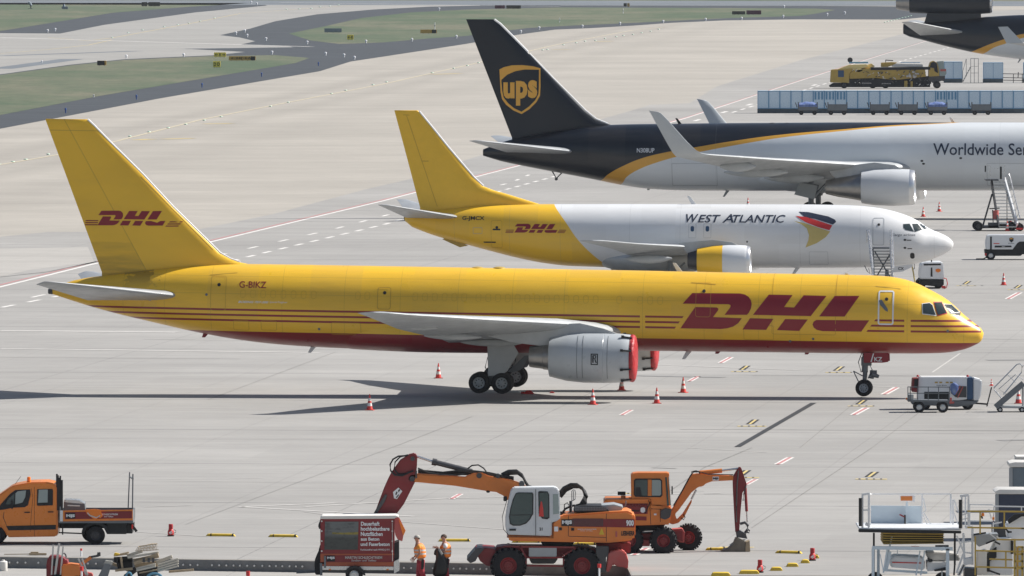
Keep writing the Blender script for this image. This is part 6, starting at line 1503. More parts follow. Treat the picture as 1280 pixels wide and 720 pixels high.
# black sack hanging from the hands
g = w2.location.copy()
mb = MB(); secs = []
for z, w, d, x in ((1.27, .05, .05, -.27), (1.2, .08, .09, -.25), (1.05, .14, .12, -.21), (.85, .20, .14, -.17), (.65, .26, .15, -.16), (.45, .27, .15, -.19), (.3, .24, .13, -.22), (.2, .1, .06, -.24)):
    secs.append([(x + (w + .02 * math.sin(5 * q + z * 9)) * math.cos(q), -.30 + d * math.sin(q) * (1 + .15 * math.sin(3 * q + z * 12)), z) for q in [2 * math.pi * j / 28 for j in range(28)]])
mb.loft(secs); secs = [[(x + w * math.cos(q), -.25 + w * math.sin(q), z) for q in [2 * math.pi * j / 10 for j in range(10)]] for z, w, x in ((1.25, .04, -.33), (1.18, .045, -.37), (1.06, .055, -.38), (1.02, .02, -.38))]
mb.loft(secs); o = mb.build('black_sack', 'black_bag', smooth=60); o.location = g; tag(o, 'black plastic sack hanging from the hands of the bare headed worker', 'sack')

# =============== debris at the lower left, standing on the dug ground
z5_ = lambda P: [(40 + a / 6.4, 660 + b / 6.4) for a, b in P]
v = V('site_dumper', 'maroon and orange small machine with tall grey rods at the lower left', 'machine', 80, 735, z0=-.42)
v.prism('body', z5_([(108, 380), (108, 300), (120, 240), (140, 230), (220, 230), (240, 250), (265, 255), (285, 280), (285, 420), (108, 420)]), .2, 1.2, 'maroon_paint', .05)
v.prism('opening', z5_([(150, 250), (205, 248), (205, 290), (190, 310), (150, 305)]), .17, .2, 'black', 0)
v.prism('hopper', z5_([(230, 300), (300, 290), (380, 300), (390, 330), (380, 420), (230, 420)]), .0, .8, 'orange_paint', .05); v.prism('frame', z5_([(300, 330), (480, 370), (480, 420), (300, 420)]), .1, .6, 'dusty_red', .03)
mb = MB(); mb.bar(v.p3(*z5_([(370, 310)])[0], .3), v.p3(*z5_([(470, 235)])[0], .3), .12); mb.build('lifting_arm', 'orange_paint', v.root, bevel=.02)
mb = MB(); mb.bar(v.p3(*z5_([(450, 240)])[0], .3), v.p3(*z5_([(530, 225)])[0], .3), .08); mb.bar(v.p3(*z5_([(500, 235)])[0], .3), v.p3(*z5_([(540, 200)])[0], .3), .05); mb.box(v.p3(*z5_([(530, 215)])[0], .3), (.12, .1, .14)); mb.tube([v.p3(*z5_([q])[0], .3) for q in ((245, 205), (262, 215), (268, 235), (265, 250))], .03, 6); mb.build('fittings', 'dark_metal', v.root)
for i, (a, b, c_, d) in enumerate(((150, 380, 165, 140), (178, 380, 212, 130), (222, 380, 244, 150), (430, 384, 365, 250), (440, 384, 395, 250))):
    mb = MB(); mb.bar(v.p3(a + 0, 0, 0) if 0 else v.p3(*z5_([(a, b)])[0], .1), v.p3(*z5_([(c_, d)])[0], .1), .055 if i != 1 else .075); mb.build('rod', 'vest_band', v.root)
wheel(v.root, v.P(70, 0)[0], .1, .25, .25, .2, 'steel_grey'); wheel(v.root, v.P(95, 0)[0], .1, .25, .25, .2, 'steel_grey')
v = V('barrel', 'small grey white barrel at the left picture edge on the dug ground', 'barrel', 4, 713.5, z0=-.42)
mb = MB(); mb.lathe([(0, .15), (.02, .16), (.34, .16), (.37, .12), (.38, .06), (.42, .06), (.42, .001)], n=20, axis='Z'); mb.build('drum', 'tarp_white', v.root); mb = MB(); mb.tube([(-.1, 0, .36), (-.05, 0, .46), (.05, 0, .46), (.1, 0, .36)], .012); mb.build('handle', 'black', v.root)
mb = MB(); mb.bar((0, 0, .05), (1.0, 0, .06), .03); mb.bar((.95, 0, .06), (1.6, .1, .05), .08); mb.bar((1.0, .1, .08), (1.3, .1, .08), .12); o = mb.build('long_handled_tool', 'wood', bevel=.01); o.location = G(5, 694.5); tag(o, 'wooden handled tool lying on the slab edge left of the debris', 'tool')
# timber stack
v = V('timber_stack', 'untidy stack of pale formwork beams and boards right of the maroon machine', 'timber stack', 165, 738, z0=-.42)
rnd = random.Random(4)
def board(x0, y0, x1, y1, h_, yy, m, d=1.2, name='beam'):
    a, b = v.p3(*z5_([(x0, y0)])[0], yy), v.p3(*z5_([(x1, y1)])[0], yy); mb = MB(); mb.bar(a, b, d if False else .14, h_); o = mb.build(name, m, v.root, bevel=.008); return o
for (x0, y0, x1, y1, h_, yy, m) in [(755, 225, 880, 190, .10, .6, 'pale_wood'), (760, 240, 1010, 200, .08, .4, 'pale_wood'), (700, 215, 770, 200, .06, .7, 'wood'), (650, 225, 760, 210, .07, .5, 'wood'), (810, 290, 1005, 215, .13, .3, 'wood'), (810, 270, 1010, 225, .15, .5, 'wood'),
        (830, 345, 985, 310, .07, .2, 'pale_wood'), (830, 330, 985, 292, .07, .25, 'pale_wood'), (850, 365, 995, 340, .05, .2, 'wood'), (990, 280, 1118, 232, .12, .7, 'pale_wood'), (1000, 300, 1165, 250, .06, .4, 'pale_wood'), (1000, 318, 1168, 268, .06, .35, 'pale_wood'), (1000, 336, 1168, 288, .06, .3, 'pale_wood'), (1000, 352, 1168, 308, .06, .28, 'pale_wood'), (1090, 355, 1290, 340, .08, .5, 'wood'), (650, 260, 800, 250, .2, .8, 'black'), (680, 300, 800, 300, .35, .8, 'black'), (640, 290, 780, 350, .1, .9, 'wood'), (660, 345, 800, 330, .09, .3, 'wood'), (740, 400, 830, 330, .2, .7, 'black'), (820, 310, 1000, 290, .2, .9, 'wood'), (840, 380, 1000, 350, .3, .9, 'black'), (665, 240, 690, 330, .06, .5, 'black'), (705, 235, 720, 340, .07, .4, 'wood')]:
    board(x0, y0, x1, y1, h_, yy, m)
mb = MB()
for x in (890, 930, 965): mb.bar(v.p3(*z5_([(x, 245)])[0], .2), v.p3(*z5_([(x, 280)])[0], .2), .09)
mb.build('brackets', 'dark_metal', v.root)
mb = MB(); mb.prism(v.PP(z5_([(650, 225), (655, 200), (700, 210), (690, 222)]), .4), .3, .5); mb.build('yellow_scrap', 'rubber_yellow', v.root, bevel=.02)
v = V('wire_basket', 'rusty wire reinforcement cage lying on top of the timber stack', 'wire cage', 165, 738, z0=-.42)
mb = MB()
for i in range(13):
    x = 845 + i * 12; top = 155 - 25 * min(1, i / 9) - (0); mb.tube([v.p3(*z5_([(x - 22, 190 - i * .8)])[0], .35), v.p3(*z5_([(x, top)])[0], .35), v.p3(*z5_([(x + 6, top - 2)])[0], .75), v.p3(*z5_([(x + 4, 195 - i)])[0], .75)], .012, 5)
mb.bar(v.p3(*z5_([(825, 188)])[0], .35), v.p3(*z5_([(1010, 178)])[0], .35), .02); mb.bar(v.p3(*z5_([(850, 150)])[0], .35), v.p3(*z5_([(1000, 130)])[0], .35), .02); mb.build('cage', 'wood', v.root)
v = V('glass_pane', 'tilted grey blue pane leaning against the debris between machine and timber', 'pane', 125, 738, z0=-.42)
v.prism('sheet', z5_([(520, 400), (575, 290), (630, 300), (600, 400)]), .0, .06, 'steel_grey', .01); v.prism('edge', z5_([(565, 300), (580, 265), (640, 270), (630, 305)]), .05, .3, 'cap_grey', .02)
for (x, y, lb) in ((770, 372, 'blue object among the debris below the timber, left one'), (975, 378, 'blue rolled hose at the picture bottom below the timber stack')):
    v = V('blue_hose', lb, 'hose', z5_([(x, 0)])[0][0], 738, z0=-.42); a = v.P(*z5_([(x, y)])[0]); mb = MB()
    for k in range(3): mb.tube([(a[0] + (.28 - .04 * k) * math.cos(t_ / 12 * math.pi) * (1 if x > 900 else .4), -.05 + .06 * k, a[1] - .1 + (.16 - .02 * k) * math.sin(t_ / 12 * math.pi)) for t_ in range(-12, 13)], .03, 6)
    M.setdefault('hose_blue', mat('hose_blue', (.10, .28, .42), .5)); mb.build('coil', 'hose_blue', v.root)
v = V('timber_board', 'pale wooden plank lying by the dug edge left of the trailer', 'plank', 326, 712.5, z0=-.42)
mb = MB(); mb.box((0, 0, .10), (.85, .12, .05)); mb.build('plank', 'pale_wood', v.root, bevel=.01); mb = MB(); mb.box((-.25, 0, .04), (.08, .12, .08)); mb.box((.25, 0, .04), (.08, .12, .08)); mb.build('batten', 'wood', v.root)
v = V('marker_post', 'red capped short post between plank and timber at the picture bottom', 'marker post', 310, 728, 'red topped marker posts', z0=-.42)
mb = MB(); mb.cyl((0, 0, 0), (0, 0, .25), .05, n=12); mb.build('post', 'white_paint', v.root); mb = MB(); mb.cyl((0, 0, .24), (0, 0, .42), .075, n=12); mb.build('cap', 'signal_red', v.root)

# =============== ground power cart and flat dolly by the yellow nose
z6 = lambda P: [(1080 + a / 6, 420 + b / 6) for a, b in P]
v = V('air_start_cart', 'white and blue air start cart with open side behind the small railed trailer', 'service cart', 1187, 513)
fz_ = lambda n, P, y0, y1, m, bv=.03, par=None: v.prism(n, z6(P), y0, y1, m, bv, par)
bd = fz_('housing', [(405, 480), (408, 330), (425, 308), (780, 308), (780, 475), (660, 490)], .5, 1.9, 'white_paint')
fz_('front_hood', [(820, 312), (885, 330), (893, 350), (880, 450), (862, 490), (820, 490)], .5, 1.9, 'white_paint', .06); fz_('blue_band', [(776, 314), (822, 314), (822, 478), (776, 478)], .47, 1.93, 'blue_dark'); fz_('chassis', [(360, 480), (870, 486), (830, 515), (700, 535), (360, 515)], .5, 1.9, 'steel_grey')
fz_('open_door', [(360, 420), (368, 320), (412, 318), (410, 425)], .4, 1.7, 'maroon_paint'); fz_('door_inside', [(378, 390), (382, 325), (412, 322), (405, 395)], .37, .4, 'black', 0)
v_flat(v, 'radiator_opening', z6([(660, 375), (772, 378), (772, 462), (690, 460), (655, 430)]), 'dark_metal', -.49, bd); v_flat(v, 'vent_grille', z6([(455, 420), (560, 420), (560, 485), (455, 485)]), 'black', -.49, bd); v_flat(v, 'vent_grille', z6([(566, 420), (640, 420), (640, 485), (566, 485)]), 'black', -.49, bd)
mb = MB(); 
for px, m_ in ((548, 'x'), (582, 'x'), (630, 'x'), (662, 'x')): a = v.P(*z6([(px, 353)])[0]); mb.box((a[0], .485, a[1]), (.14, .01, .07))
mb.build('small_emblems', 'ops_yellow', bd); vt(v, 'Köln Bonn', z6, 548, 625, 367, 376, 'navy_letter', -.48, bd, .01)
mb = MB()
for a, b in (((745, 380), (705, 465)), ((725, 375), (690, 440))): mb.bar(v.p3(*z6([a])[0], .47), v.p3(*z6([b])[0], .47), .05)
mb.build('strut', 'dusty_red', bd)
for x in (410, 785): a = v.P(*z6([(x, 305)])[0]); mb = MB(); mb.lathe([(-.05, .06), (.04, .05), (.05, .001)], (a[0], .8, a[1]), 'Z', 12); mb.build('beacon', 'cover_red', bd)
for px in (785, 465):
    for y in (.65, 1.75): wheel(v.root, v.P(*z6([(px, 0)])[0])[0], y, .28, .28, .2, 'steel_grey')
mb = MB(); mb.bar(v.p3(*z6([(830, 505)])[0], 1.0), v.p3(*z6([(925, 512)])[0], 1.0), .08); mb.bar(v.p3(*z6([(925, 530)])[0], 1.0), v.p3(*z6([(960, 385)])[0], 1.0), .06); mb.build('tow_bar', 'black', v.root)
o = dup(c0, v.o + Vector((*[v.P(*z6([(966, 382)])[0])[0]], 1.0, v.P(*z6([(966, 382)])[0])[1])), 'small orange cone stuck on top of the upright tow bar of the air start cart'); o.scale = (.5, .5, .42)
mb = MB(); secs = []
for i in range(7):
    u = i / 6; a = v.P(*z6([(650 + 62 * u, 362 + 20 * u * (1 - u))])[0], .3); r = .30 * math.sin(math.pi * (u * .8 + .12)) ; secs.append([(a[0], .3 + .25 * r * math.cos(q), a[1] + .05 - .2 + r * math.sin(q) * (1 + .2 * math.sin(3 * q))) for q in [2 * math.pi * j / 16 for j in range(16)]])
mb.loft(secs); o = mb.build('blue_tarpaulin', 'blue_cloth', smooth=60); o.location = v.o; tag(o, 'crumpled blue and white cover draped on the side of the air start cart', 'cover')
v = V('railed_dolly', 'small grey four wheeled dolly with railings in front of the air start cart', 'dolly', 1160, 516)
fz_('deck', [(330, 480), (640, 485), (640, 500), (330, 495)], 0, 1.2, 'steel_grey')
mb = MB()
for y in (.02, 1.18):
    for x in (332, 350, 405, 485, 562, 645): mb.bar(v.p3(*z6([(x, 485)])[0], y), v.p3(*z6([(x, 380)])[0], y), .04)
    for yy in (383, 430): mb.bar(v.p3(*z6([(332, yy)])[0], y), v.p3(*z6([(645, yy + 2)])[0], y), .04)
mb.build('railing', 'steel_grey', v.root)
v.prism('side_bin', z6([(335, 440), (375, 440), (375, 490), (335, 490)]), .05, 1.1, 'grey_paint', .02); v.prism('tail_lamp', z6([(318, 465), (328, 465), (328, 480), (318, 480)]), .1, .25, 'lamp_orange', 0)
mb = MB(); mb.bar(v.p3(*z6([(645, 505)])[0], .6), v.p3(*z6([(680, 500)])[0], .6), .08); a = v.P(*z6([(655, 480)])[0]); mb.box((a[0], .1, a[1]), (.1, .2, .2)); mb.build('tow_bar', 'dusty_red', v.root)
for px in (418, 595):
    for y in (.08, 1.15): wheel(v.root, v.P(*z6([(px, 0)])[0])[0], y, .27, .27, .18, 'light_metal')
# low steps at the right edge
v = V('boarding_steps', 'small wheeled steps with tall tubular rails at the right edge behind the tow bar', 'steps', 1255, 515.5)
mb = MB()
for y in (0, 1.0):
    mb.bar(v.p3(*z6([(990, 535)])[0], y), v.p3(*z6([(1200, 355)])[0], y), .08, .28)
for i in range(7):
    t_ = i / 7; a = v.P(*z6([(1005 + 190 * t_, 515 - 160 * t_)])[0]); mb.box((a[0] + .1, .5, a[1]), (.3, 1.0, .04))
mb.build('stair_flight', 'steel_grey', v.root)
mb = MB()
for y in (0, 1.0):
    mb.tube([v.p3(*z6([q])[0], y) for q in ((1040, 475), (980, 405), (978, 390), (1150, 215), (1175, 210), (1190, 225), (1185, 275), (1050, 440))], .03, 8); mb.tube([v.p3(*z6([q])[0], y) for q in ((1075, 440), (1015, 400), (1140, 290), (1200, 330))], .025, 6); mb.tube([v.p3(*z6([q])[0], y) for q in ((1080, 290), (1140, 350))], .025, 6)
    mb.tube([v.p3(*z6([q])[0], y) for q in ((1185, 225), (1230, 225), (1235, 360))], .03, 6)
mb.build('hand_rail', 'light_metal', v.root)
mb = MB(); mb.bar(v.p3(*z6([(1010, 530)])[0], .5), v.p3(*z6([(1260, 535)])[0], .5), 1.0, .1); mb.bar(v.p3(*z6([(1195, 535)])[0], .5), v.p3(*z6([(1195, 360)])[0], .5), .08); mb.build('base_frame', 'grey_paint', v.root)
for px in (1025, 1190):
    for y in (.0, 1.0): wheel(v.root, v.P(*z6([(px, 0)])[0])[0], y, .13, .13, .08, 'light_metal')
# =============== steps, power units near the white aircraft
z8 = lambda P: [(1060 + a / 5.757, 245 + b / 5.757) for a, b in P]
v = V('passenger_steps', 'grey passenger steps rising to the front door of the white airplane', 'steps', 1101, 374.5)
mb = MB(); a0, a1 = z8([(178, 590), (180, 372)]); 
for k in range(11):
    t_ = k / 10; xl, yl = 190 - 12 * t_, 590 - 215 * t_; xr, yr = 325 - 20 * t_, yl
    a, b = v.P(*z8([(xl, yl)])[0], 2.6 * t_), v.P(*z8([(xr, yr)])[0], 2.6 * t_); mb.box(((a[0] + b[0]) / 2, 2.6 * t_, a[1]), (b[0] - a[0], .30, .05)); 
mb.build('stair_treads', 'steel_grey', v.root)
mb = MB()
for (x0, x1) in ((183, 160), (322, 305)):
    mb.bar(v.p3(*z8([(x0, 600)])[0], 0), v.p3(*z8([(x1, 375)])[0], 2.6), .12, .3)
mb.build('stringer', 'light_metal', v.root)
mb = MB()
for (x0, x1, x2) in ((172, 150, 138), (318, 308, 306)):
    for dx in (0, 12): mb.tube([v.p3(*z8([q])[0], y) for q, y in (((x0 + dx, 520), 0), ((x1 + dx, 290), 2.4), ((x2 + dx, 245), 2.8), ((x2 + dx, 330), 3.6))], .035, 6)
    for t_ in (.1, .35, .6, .85): mb.bar(v.p3(*z8([(x0 + 4 - 20 * t_, 560 - 200 * t_)])[0], 2.5 * t_), v.p3(*z8([(x0 - 18 * t_, 500 - 215 * t_)])[0], 2.5 * t_), .04)
mb.build('hand_rail', 'light_metal', v.root)
mb = MB(); mb.bar(v.p3(*z8([(178, 372)])[0], 3.2), v.p3(*z8([(305, 372)])[0], 3.2), 1.2, .1); mb.bar(v.p3(*z8([(195, 600)])[0], .2), v.p3(*z8([(315, 400)])[0], 2.4), .06); mb.bar(v.p3(*z8([(315, 600)])[0], .2), v.p3(*z8([(195, 400)])[0], 2.4), .06); mb.bar(v.p3(*z8([(180, 610)])[0], 1.5), v.p3(*z8([(330, 610)])[0], 1.5), 3.4, .15)
for x in (190, 320):
    mb.bar(v.p3(*z8([(x, 610)])[0], 2.8), v.p3(*z8([(x - 12, 380)])[0], 3.0), .1)
mb.tube([v.p3(*z8([q])[0], .5) for q in ((120, 500), (140, 540), (160, 560), (150, 520))], .03, 5); mb.build('frame', 'steel_grey', v.root)
for x in (190, 325):
    for y in (.3, 2.8): wheel(v.root, v.P(*z8([(x, 0)])[0])[0], y, .2, .2, .14, 'steel_grey')
v = V('fire_extinguisher', 'orange covered extinguisher trolley standing right of the passenger steps', 'extinguisher', 1119.5, 373)
mb = MB(); mb.lathe([(0, .10), (.1, .17), (.9, .20), (1.1, .12), (1.12, .001)], n=16, axis='Z'); mb.build('cover', 'lamp_orange', v.root); mb = MB(); mb.lathe([(1.08, .14), (1.3, .12), (1.34, .001)], n=16, axis='Z'); mb.build('top', 'blue_dark', v.root)
v = V('power_unit', 'white ground power trailer seen from its end by the white airplane nose', 'power unit', 1167, 361)
bd = v.prism('housing', z8([(520, 600), (518, 560), (528, 490), (545, 478), (680, 476), (690, 490), (696, 590), (690, 605)]), 0, 3.0, 'white_paint', .06)
fl8 = lambda n, P, m, off, par=bd: v_flat(v, n, z8(P), m, off, par)
fl8('top_vent', [(545, 488), (670, 486), (670, 498), (548, 500)], 'black', .01); fl8('door_seam', [(598, 515), (608, 515), (610, 580), (596, 580)], 'black', .01); fl8('warning_lamp', [(632, 528), (650, 522), (668, 528), (668, 542), (650, 550), (632, 542)], 'lamp_orange', .02)
v.prism('bumper', z8([(514, 612), (520, 598), (692, 600), (692, 640), (660, 655), (540, 640), (518, 630)]), -.05, 3.0, 'black', .02)
for x in (530, 655):
    for y in (.5, 2.5): wheel(v.root, v.P(*z8([(x, 0)])[0])[0], y, .3, .3, .2, 'steel_grey')
mb = MB(); mb.tube([v.p3(*z8([q])[0], -.1) for q in ((690, 590), (710, 595), (718, 630), (710, 660), (690, 668))], .03, 6); a = v.P(*z8([(690, 655)])[0]); mb.box((a[0], -.1, a[1]), (.25, .2, .15)); mb.build('tow_coupling', 'signal_red', v.root)
mb = MB(); a = v.P(*z8([(605, 472)])[0]); mb.cyl((a[0], .5, a[1] - .05), (a[0], .5, a[1] + .1), .04, n=8); mb.build('beacon', 'black', bd)
M['hose_yellow'] = mat('hose_yellow', (.45, .36, .12), .6)
mb = MB(); v2 = V('power_cable', 'yellow power cable hanging from the white airplane nose to the ground', 'cable', 1142, 369.5)
mb.tube([v2.p3(*z8([q])[0], 1.0) for q in ((462, 440), (462, 500), (472, 550), (480, 600), (490, 640), (500, 660))], .05, 6); mb.build('cable', 'hose_yellow', v2.root)
mb = MB(); a = v2.P(*z8([(462, 430)])[0], 1.0); mb.box((a[0], 1.0, a[1]), (.22, .2, .4)); mb.build('plug', 'black', v2.root, bevel=.03); mb = MB(); mb.tube([v2.p3(*z8([q])[0], 1.2) for q in ((478, 485), (480, 520), (468, 530))], .03, 5); mb.build('strap', 'steel_grey', v2.root)
z9 = lambda P: [(1200 + a / 5.143, 195 + b / 5.143) for a, b in P]
v = V('power_unit', 'long white power unit with dark base and shield emblem at the right edge', 'power unit', 1258, 325)
f9 = lambda n, P, y0, y1, m, bv=.03, par=None: v.prism(n, z9(P), y0, y1, m, bv, par)
bd = f9('housing', [(172, 600), (168, 560), (178, 515), (190, 508), (560, 508), (560, 600)], 0, 1.8, 'white_paint')
f9('base', [(162, 602), (440, 600), (440, 630), (400, 632), (395, 642), (230, 642), (165, 630)], .05, 1.75, 'black'); f9('base', [(470, 600), (560, 600), (560, 642), (480, 642)], .05, 1.75, 'black')
v_flat(v, 'panel', z9([(195, 518), (206, 518), (206, 600), (195, 600)]), 'black', .01, bd); v_flat(v, 'dark_panel', z9([(370, 560), (385, 550), (560, 550), (560, 600), (340, 600)]), 'black', .01, bd); v_flat(v, 'name_plate', z9([(225, 576), (330, 576), (335, 586), (225, 588)]), 'black', .02, bd)
v_flat(v, 'shield_emblem', z9([(318, 528), (332, 523), (346, 528), (345, 545), (332, 556), (319, 545)]), 'brown_paint', .01, bd); v_flat(v, 'shield_gold', z9([(321, 530), (332, 526), (343, 530), (342, 533), (322, 535)]), 'ups_gold', .025, bd)
v_flat(v, 'red_mark', z9([(217, 560), (255, 560), (255, 565), (217, 565)]), 'signal_red', .01, bd); vt(v, 'Köln', z9, 313, 350, 558, 564, 'navy_letter', .015, bd, .01); vt(v, '4837', z9, 270, 292, 579, 586, 'white_paint', .035, bd, .02)
v_flat(v, 'tail_lamp', z9([(160, 625), (172, 625), (172, 640), (160, 640)]), 'signal_red', .01, bd)
for x in (200, 545):
    for y in (.1, 1.7): wheel(v.root, v.P(*z9([(x, 0)])[0])[0], y, .32, .32, .22, 'light_metal')
mb = MB(); mb.bar(v.p3(*z9([(105, 665)])[0], .9), v.p3(*z9([(155, 665)])[0], .9), .3, .15); mb.bar(v.p3(*z9([(150, 662)])[0], .9), v.p3(*z9([(195, 640)])[0], .9), .08); mb.build('tow_bar', 'black', v.root)
# tall passenger steps seen from behind
v = V('passenger_steps', 'tall dark passenger steps with two platform masts at the dark tailed airplane', 'steps', 1250, 289)
f9 = lambda n, P, y0, y1, m, bv=.02, par=None: v.prism(n, z9(P), y0, y1, m, bv, par)
f9('platform', [(165, 150), (250, 150), (250, 158), (165, 158)], 2.5, 4.5, 'dark_metal')
mb = MB()
for k in range(15):
    t_ = k / 14; x = 360 - 140 * t_; y = 455 - 300 * t_; xa, xb = x - 70 - 25 * (1 - t_) , x - 5
    a, b = v.P(*z9([(215 + 35 * (1 - t_), y)])[0], 3.2 * t_), v.P(*z9([(285 + 80 * (1 - t_), y)])[0], 3.2 * t_); mb.box(((a[0] + b[0]) / 2, 3.2 * t_, a[1]), (b[0] - a[0], .28, .06))
mb.build('stair_treads', 'light_metal', v.root)
mb = MB(); mb.bar(v.p3(*z9([(250, 455)])[0], 0), v.p3(*z9([(203, 160)])[0], 3.2), .12, .35); mb.build('stringer', 'dark_metal', v.root); mb = MB(); mb.bar(v.p3(*z9([(368, 445)])[0], 0), v.p3(*z9([(285, 150)])[0], 3.2), .12, .5); mb.build('stringer', 'white_paint', v.root)
mb = MB()
mb.tube([v.p3(*z9([q])[0], y) for q, y in (((388, 400), .0), ((350, 250), 1.8), ((325, 140), 3.0), ((315, 115), 3.2), ((300, 125), 3.2), ((290, 150), 3.2))], .04, 6)
for t_ in (.1, .25, .4, .55, .7, .85, .95): mb.bar(v.p3(*z9([(372 - 80 * t_, 430 - 280 * t_)])[0], 3.1 * t_), v.p3(*z9([(388 - 70 * t_, 385 - 265 * t_)])[0], 3.1 * t_), .045)
for x in (166, 195, 262, 288): mb.bar(v.p3(*z9([(x, 150)])[0], 2.6), v.p3(*z9([(x, 62)])[0], 2.6), .05); mb.bar(v.p3(*z9([(x, 150)])[0], 4.4), v.p3(*z9([(x, 62)])[0], 4.4), .05)
for y in (62, 100): mb.bar(v.p3(*z9([(166, y)])[0], 2.6), v.p3(*z9([(195, y)])[0], 2.6), .04); mb.bar(v.p3(*z9([(262, y)])[0], 2.6), v.p3(*z9([(288, y)])[0], 2.6), .04); mb.bar(v.p3(*z9([(166, y)])[0], 2.6), v.p3(*z9([(166, y)])[0], 4.4), .04); mb.bar(v.p3(*z9([(288, y)])[0], 2.6), v.p3(*z9([(288, y)])[0], 4.4), .04)
mb.bar(v.p3(*z9([(195, 75)])[0], 2.6), v.p3(*z9([(258, 80)])[0], 2.6), .025); mb.build('hand_rail', 'light_metal', v.root)
f9('buffer', [(160, 62), (168, 62), (168, 102), (160, 102)], 2.5, 2.7, 'black', .01); f9('buffer', [(258, 68), (270, 68), (270, 148), (258, 148)], 2.5, 2.7, 'black', .01)
mb = MB(); mb.bar(v.p3(*z9([(148, 450)])[0], .5), v.p3(*z9([(207, 245)])[0], 2.4), .10); mb.bar(v.p3(*z9([(215, 440)])[0], 1.5), v.p3(*z9([(210, 345)])[0], 1.8), .06); mb.bar(v.p3(*z9([(190, 338)])[0], 1.5), v.p3(*z9([(255, 335)])[0], 1.8), .08); mb.bar(v.p3(*z9([(304, 470)])[0], .3), v.p3(*z9([(302, 200)])[0], 2.6), .06)
mb.bar(v.p3(*z9([(110, 455)])[0], 1.5), v.p3(*z9([(390, 450)])[0], 1.5), 2.2, .18); mb.box(v.p3(*z9([(250, 445)])[0], 1.0), (1.6, 1.2, .4)); mb.build('chassis', 'dark_metal', v.root)
mb = MB(); a = v.P(*z9([(232, 375)])[0], .8); mb.cyl((a[0], .8, a[1] - .35), (a[0], .8, a[1] + .3), .22, n=14); mb.build('extinguisher', 'dusty_red', v.root); f9('chock', [(362, 462), (405, 462), (405, 474), (362, 474)], -.1, .2, 'signal_red', .01)
for px, r_ in ((120, .36), (334, .36), (388, .30)):
    for y in (.2, 2.6): wheel(v.root, v.P(*z9([(px, 0)])[0])[0], y, r_, r_, .25, 'dark_metal')
for i, (px, py, lb) in enumerate(((1259, 289, 'red and white cone under the tall passenger steps, left one'), (1263.5, 288.5, 'red and white cone under the tall passenger steps, right one'))): dup(c0, G(px, py), lb)

# =============== row of blue white air cargo containers and baggage carts
M['container_face'] = None
t = T('container_face', .5); n = t.noise(9, 4, rough=.8); c = t.mix(t.ramp(n, .35, .65), (.40, .56, .70), (.76, .86, .93)); M['container_face'] = t.done(c)
M['container_blue'] = mat('container_blue', (.13, .31, .50), .5)
M['plinth'] = mat('plinth', (.09, .12, .14), .7, var=.5)
g0 = G(947, 141.6); sC = F / g0.y; cw, chh = 13.9 / sC, 27.5 / sC
def container(loc, label, w, h, dep=1.8, striped=False, grp='blue white containers in the long row', base_h=.55, nsub=2):
    r = empty('cargo_container', loc, label, 'container', grp)
    mb = MB(); mb.box((w / 2, dep / 2, base_h / 2), (w * .99, dep, base_h)); mb.build('dolly', 'plinth', r, bevel=.02)
    mb = MB(); mb.box((w / 2, dep / 2, base_h + h / 2 + .003), (w * .97, dep, h)); b = mb.build('shell', 'container_face', r, bevel=.03)
    mb = MB()
    for x in (.03, w - .03): mb.box((x, -.02, base_h + h / 2), (.06, .05, h))
    mb.box((w / 2, -.02, base_h + h - .05), (w, .06, .1)); mb.box((w / 2, -.02, base_h + .05), (w, .06, .08))
    if nsub > 1:
        for i in range(1, nsub): mb.box((w * i / nsub, -.015, base_h + h / 2), (.05, .04, h))
    mb.build('frame', 'container_blue', b)
    if striped:
        mb = MB(); 
        for i in range(3): mb.box((w * (.2 + .3 * i), -.03, base_h + h * .72), (w * .16, .03, h * .42))
        mb.build('blue_panel', 'container_blue', b)
    return r
n_ = 24
ords = ['first', 'second', 'third', 'fourth', 'fifth', 'sixth', 'seventh', 'eighth', 'ninth', 'tenth', 'eleventh', 'twelfth', 'thirteenth', 'fourteenth', 'fifteenth', 'sixteenth', 'seventeenth', 'eighteenth', 'nineteenth', 'twentieth', 'twenty first', 'twenty second', 'twenty third', 'twenty fourth']
p0 = container(g0, 'blue white container, first from the left in the long row', cw, 2.2, nsub=1)
p1 = None
for i in range(1, n_):
    loc = Vector((g0.x + i * cw, g0.y - .0, 0)); lb = 'blue white container, %s from the left in the long row' % ords[i]
    if i in (5, 6, 7, 16, 17): 
        if p1 is None: p1 = container(loc, lb.replace('white container', 'white container with dark blue panels'), cw, 2.2, striped=True, nsub=1)
        else: dup(p1, loc, lb.replace('white container', 'white container with dark blue panels'))
    else: dup(p0, loc, lb)
for i, (x0, x1, y0, y1, lb) in enumerate(((1180, 1203, 77, 103.5, 'blue white container standing alone between the yellow machine and the light stairs'), (1229, 1254, 78, 103.5, 'blue white container standing alone right of the light stairs'), (1279, 1310, 78, 103.5, 'blue white container at the right edge beyond the long row'))):
    g = G(x0, y1); s_ = F / g.y; container(g, lb, (x1 - x0) / s_, (y1 - y0) / s_ - .55, grp='single containers behind the row', nsub=2)
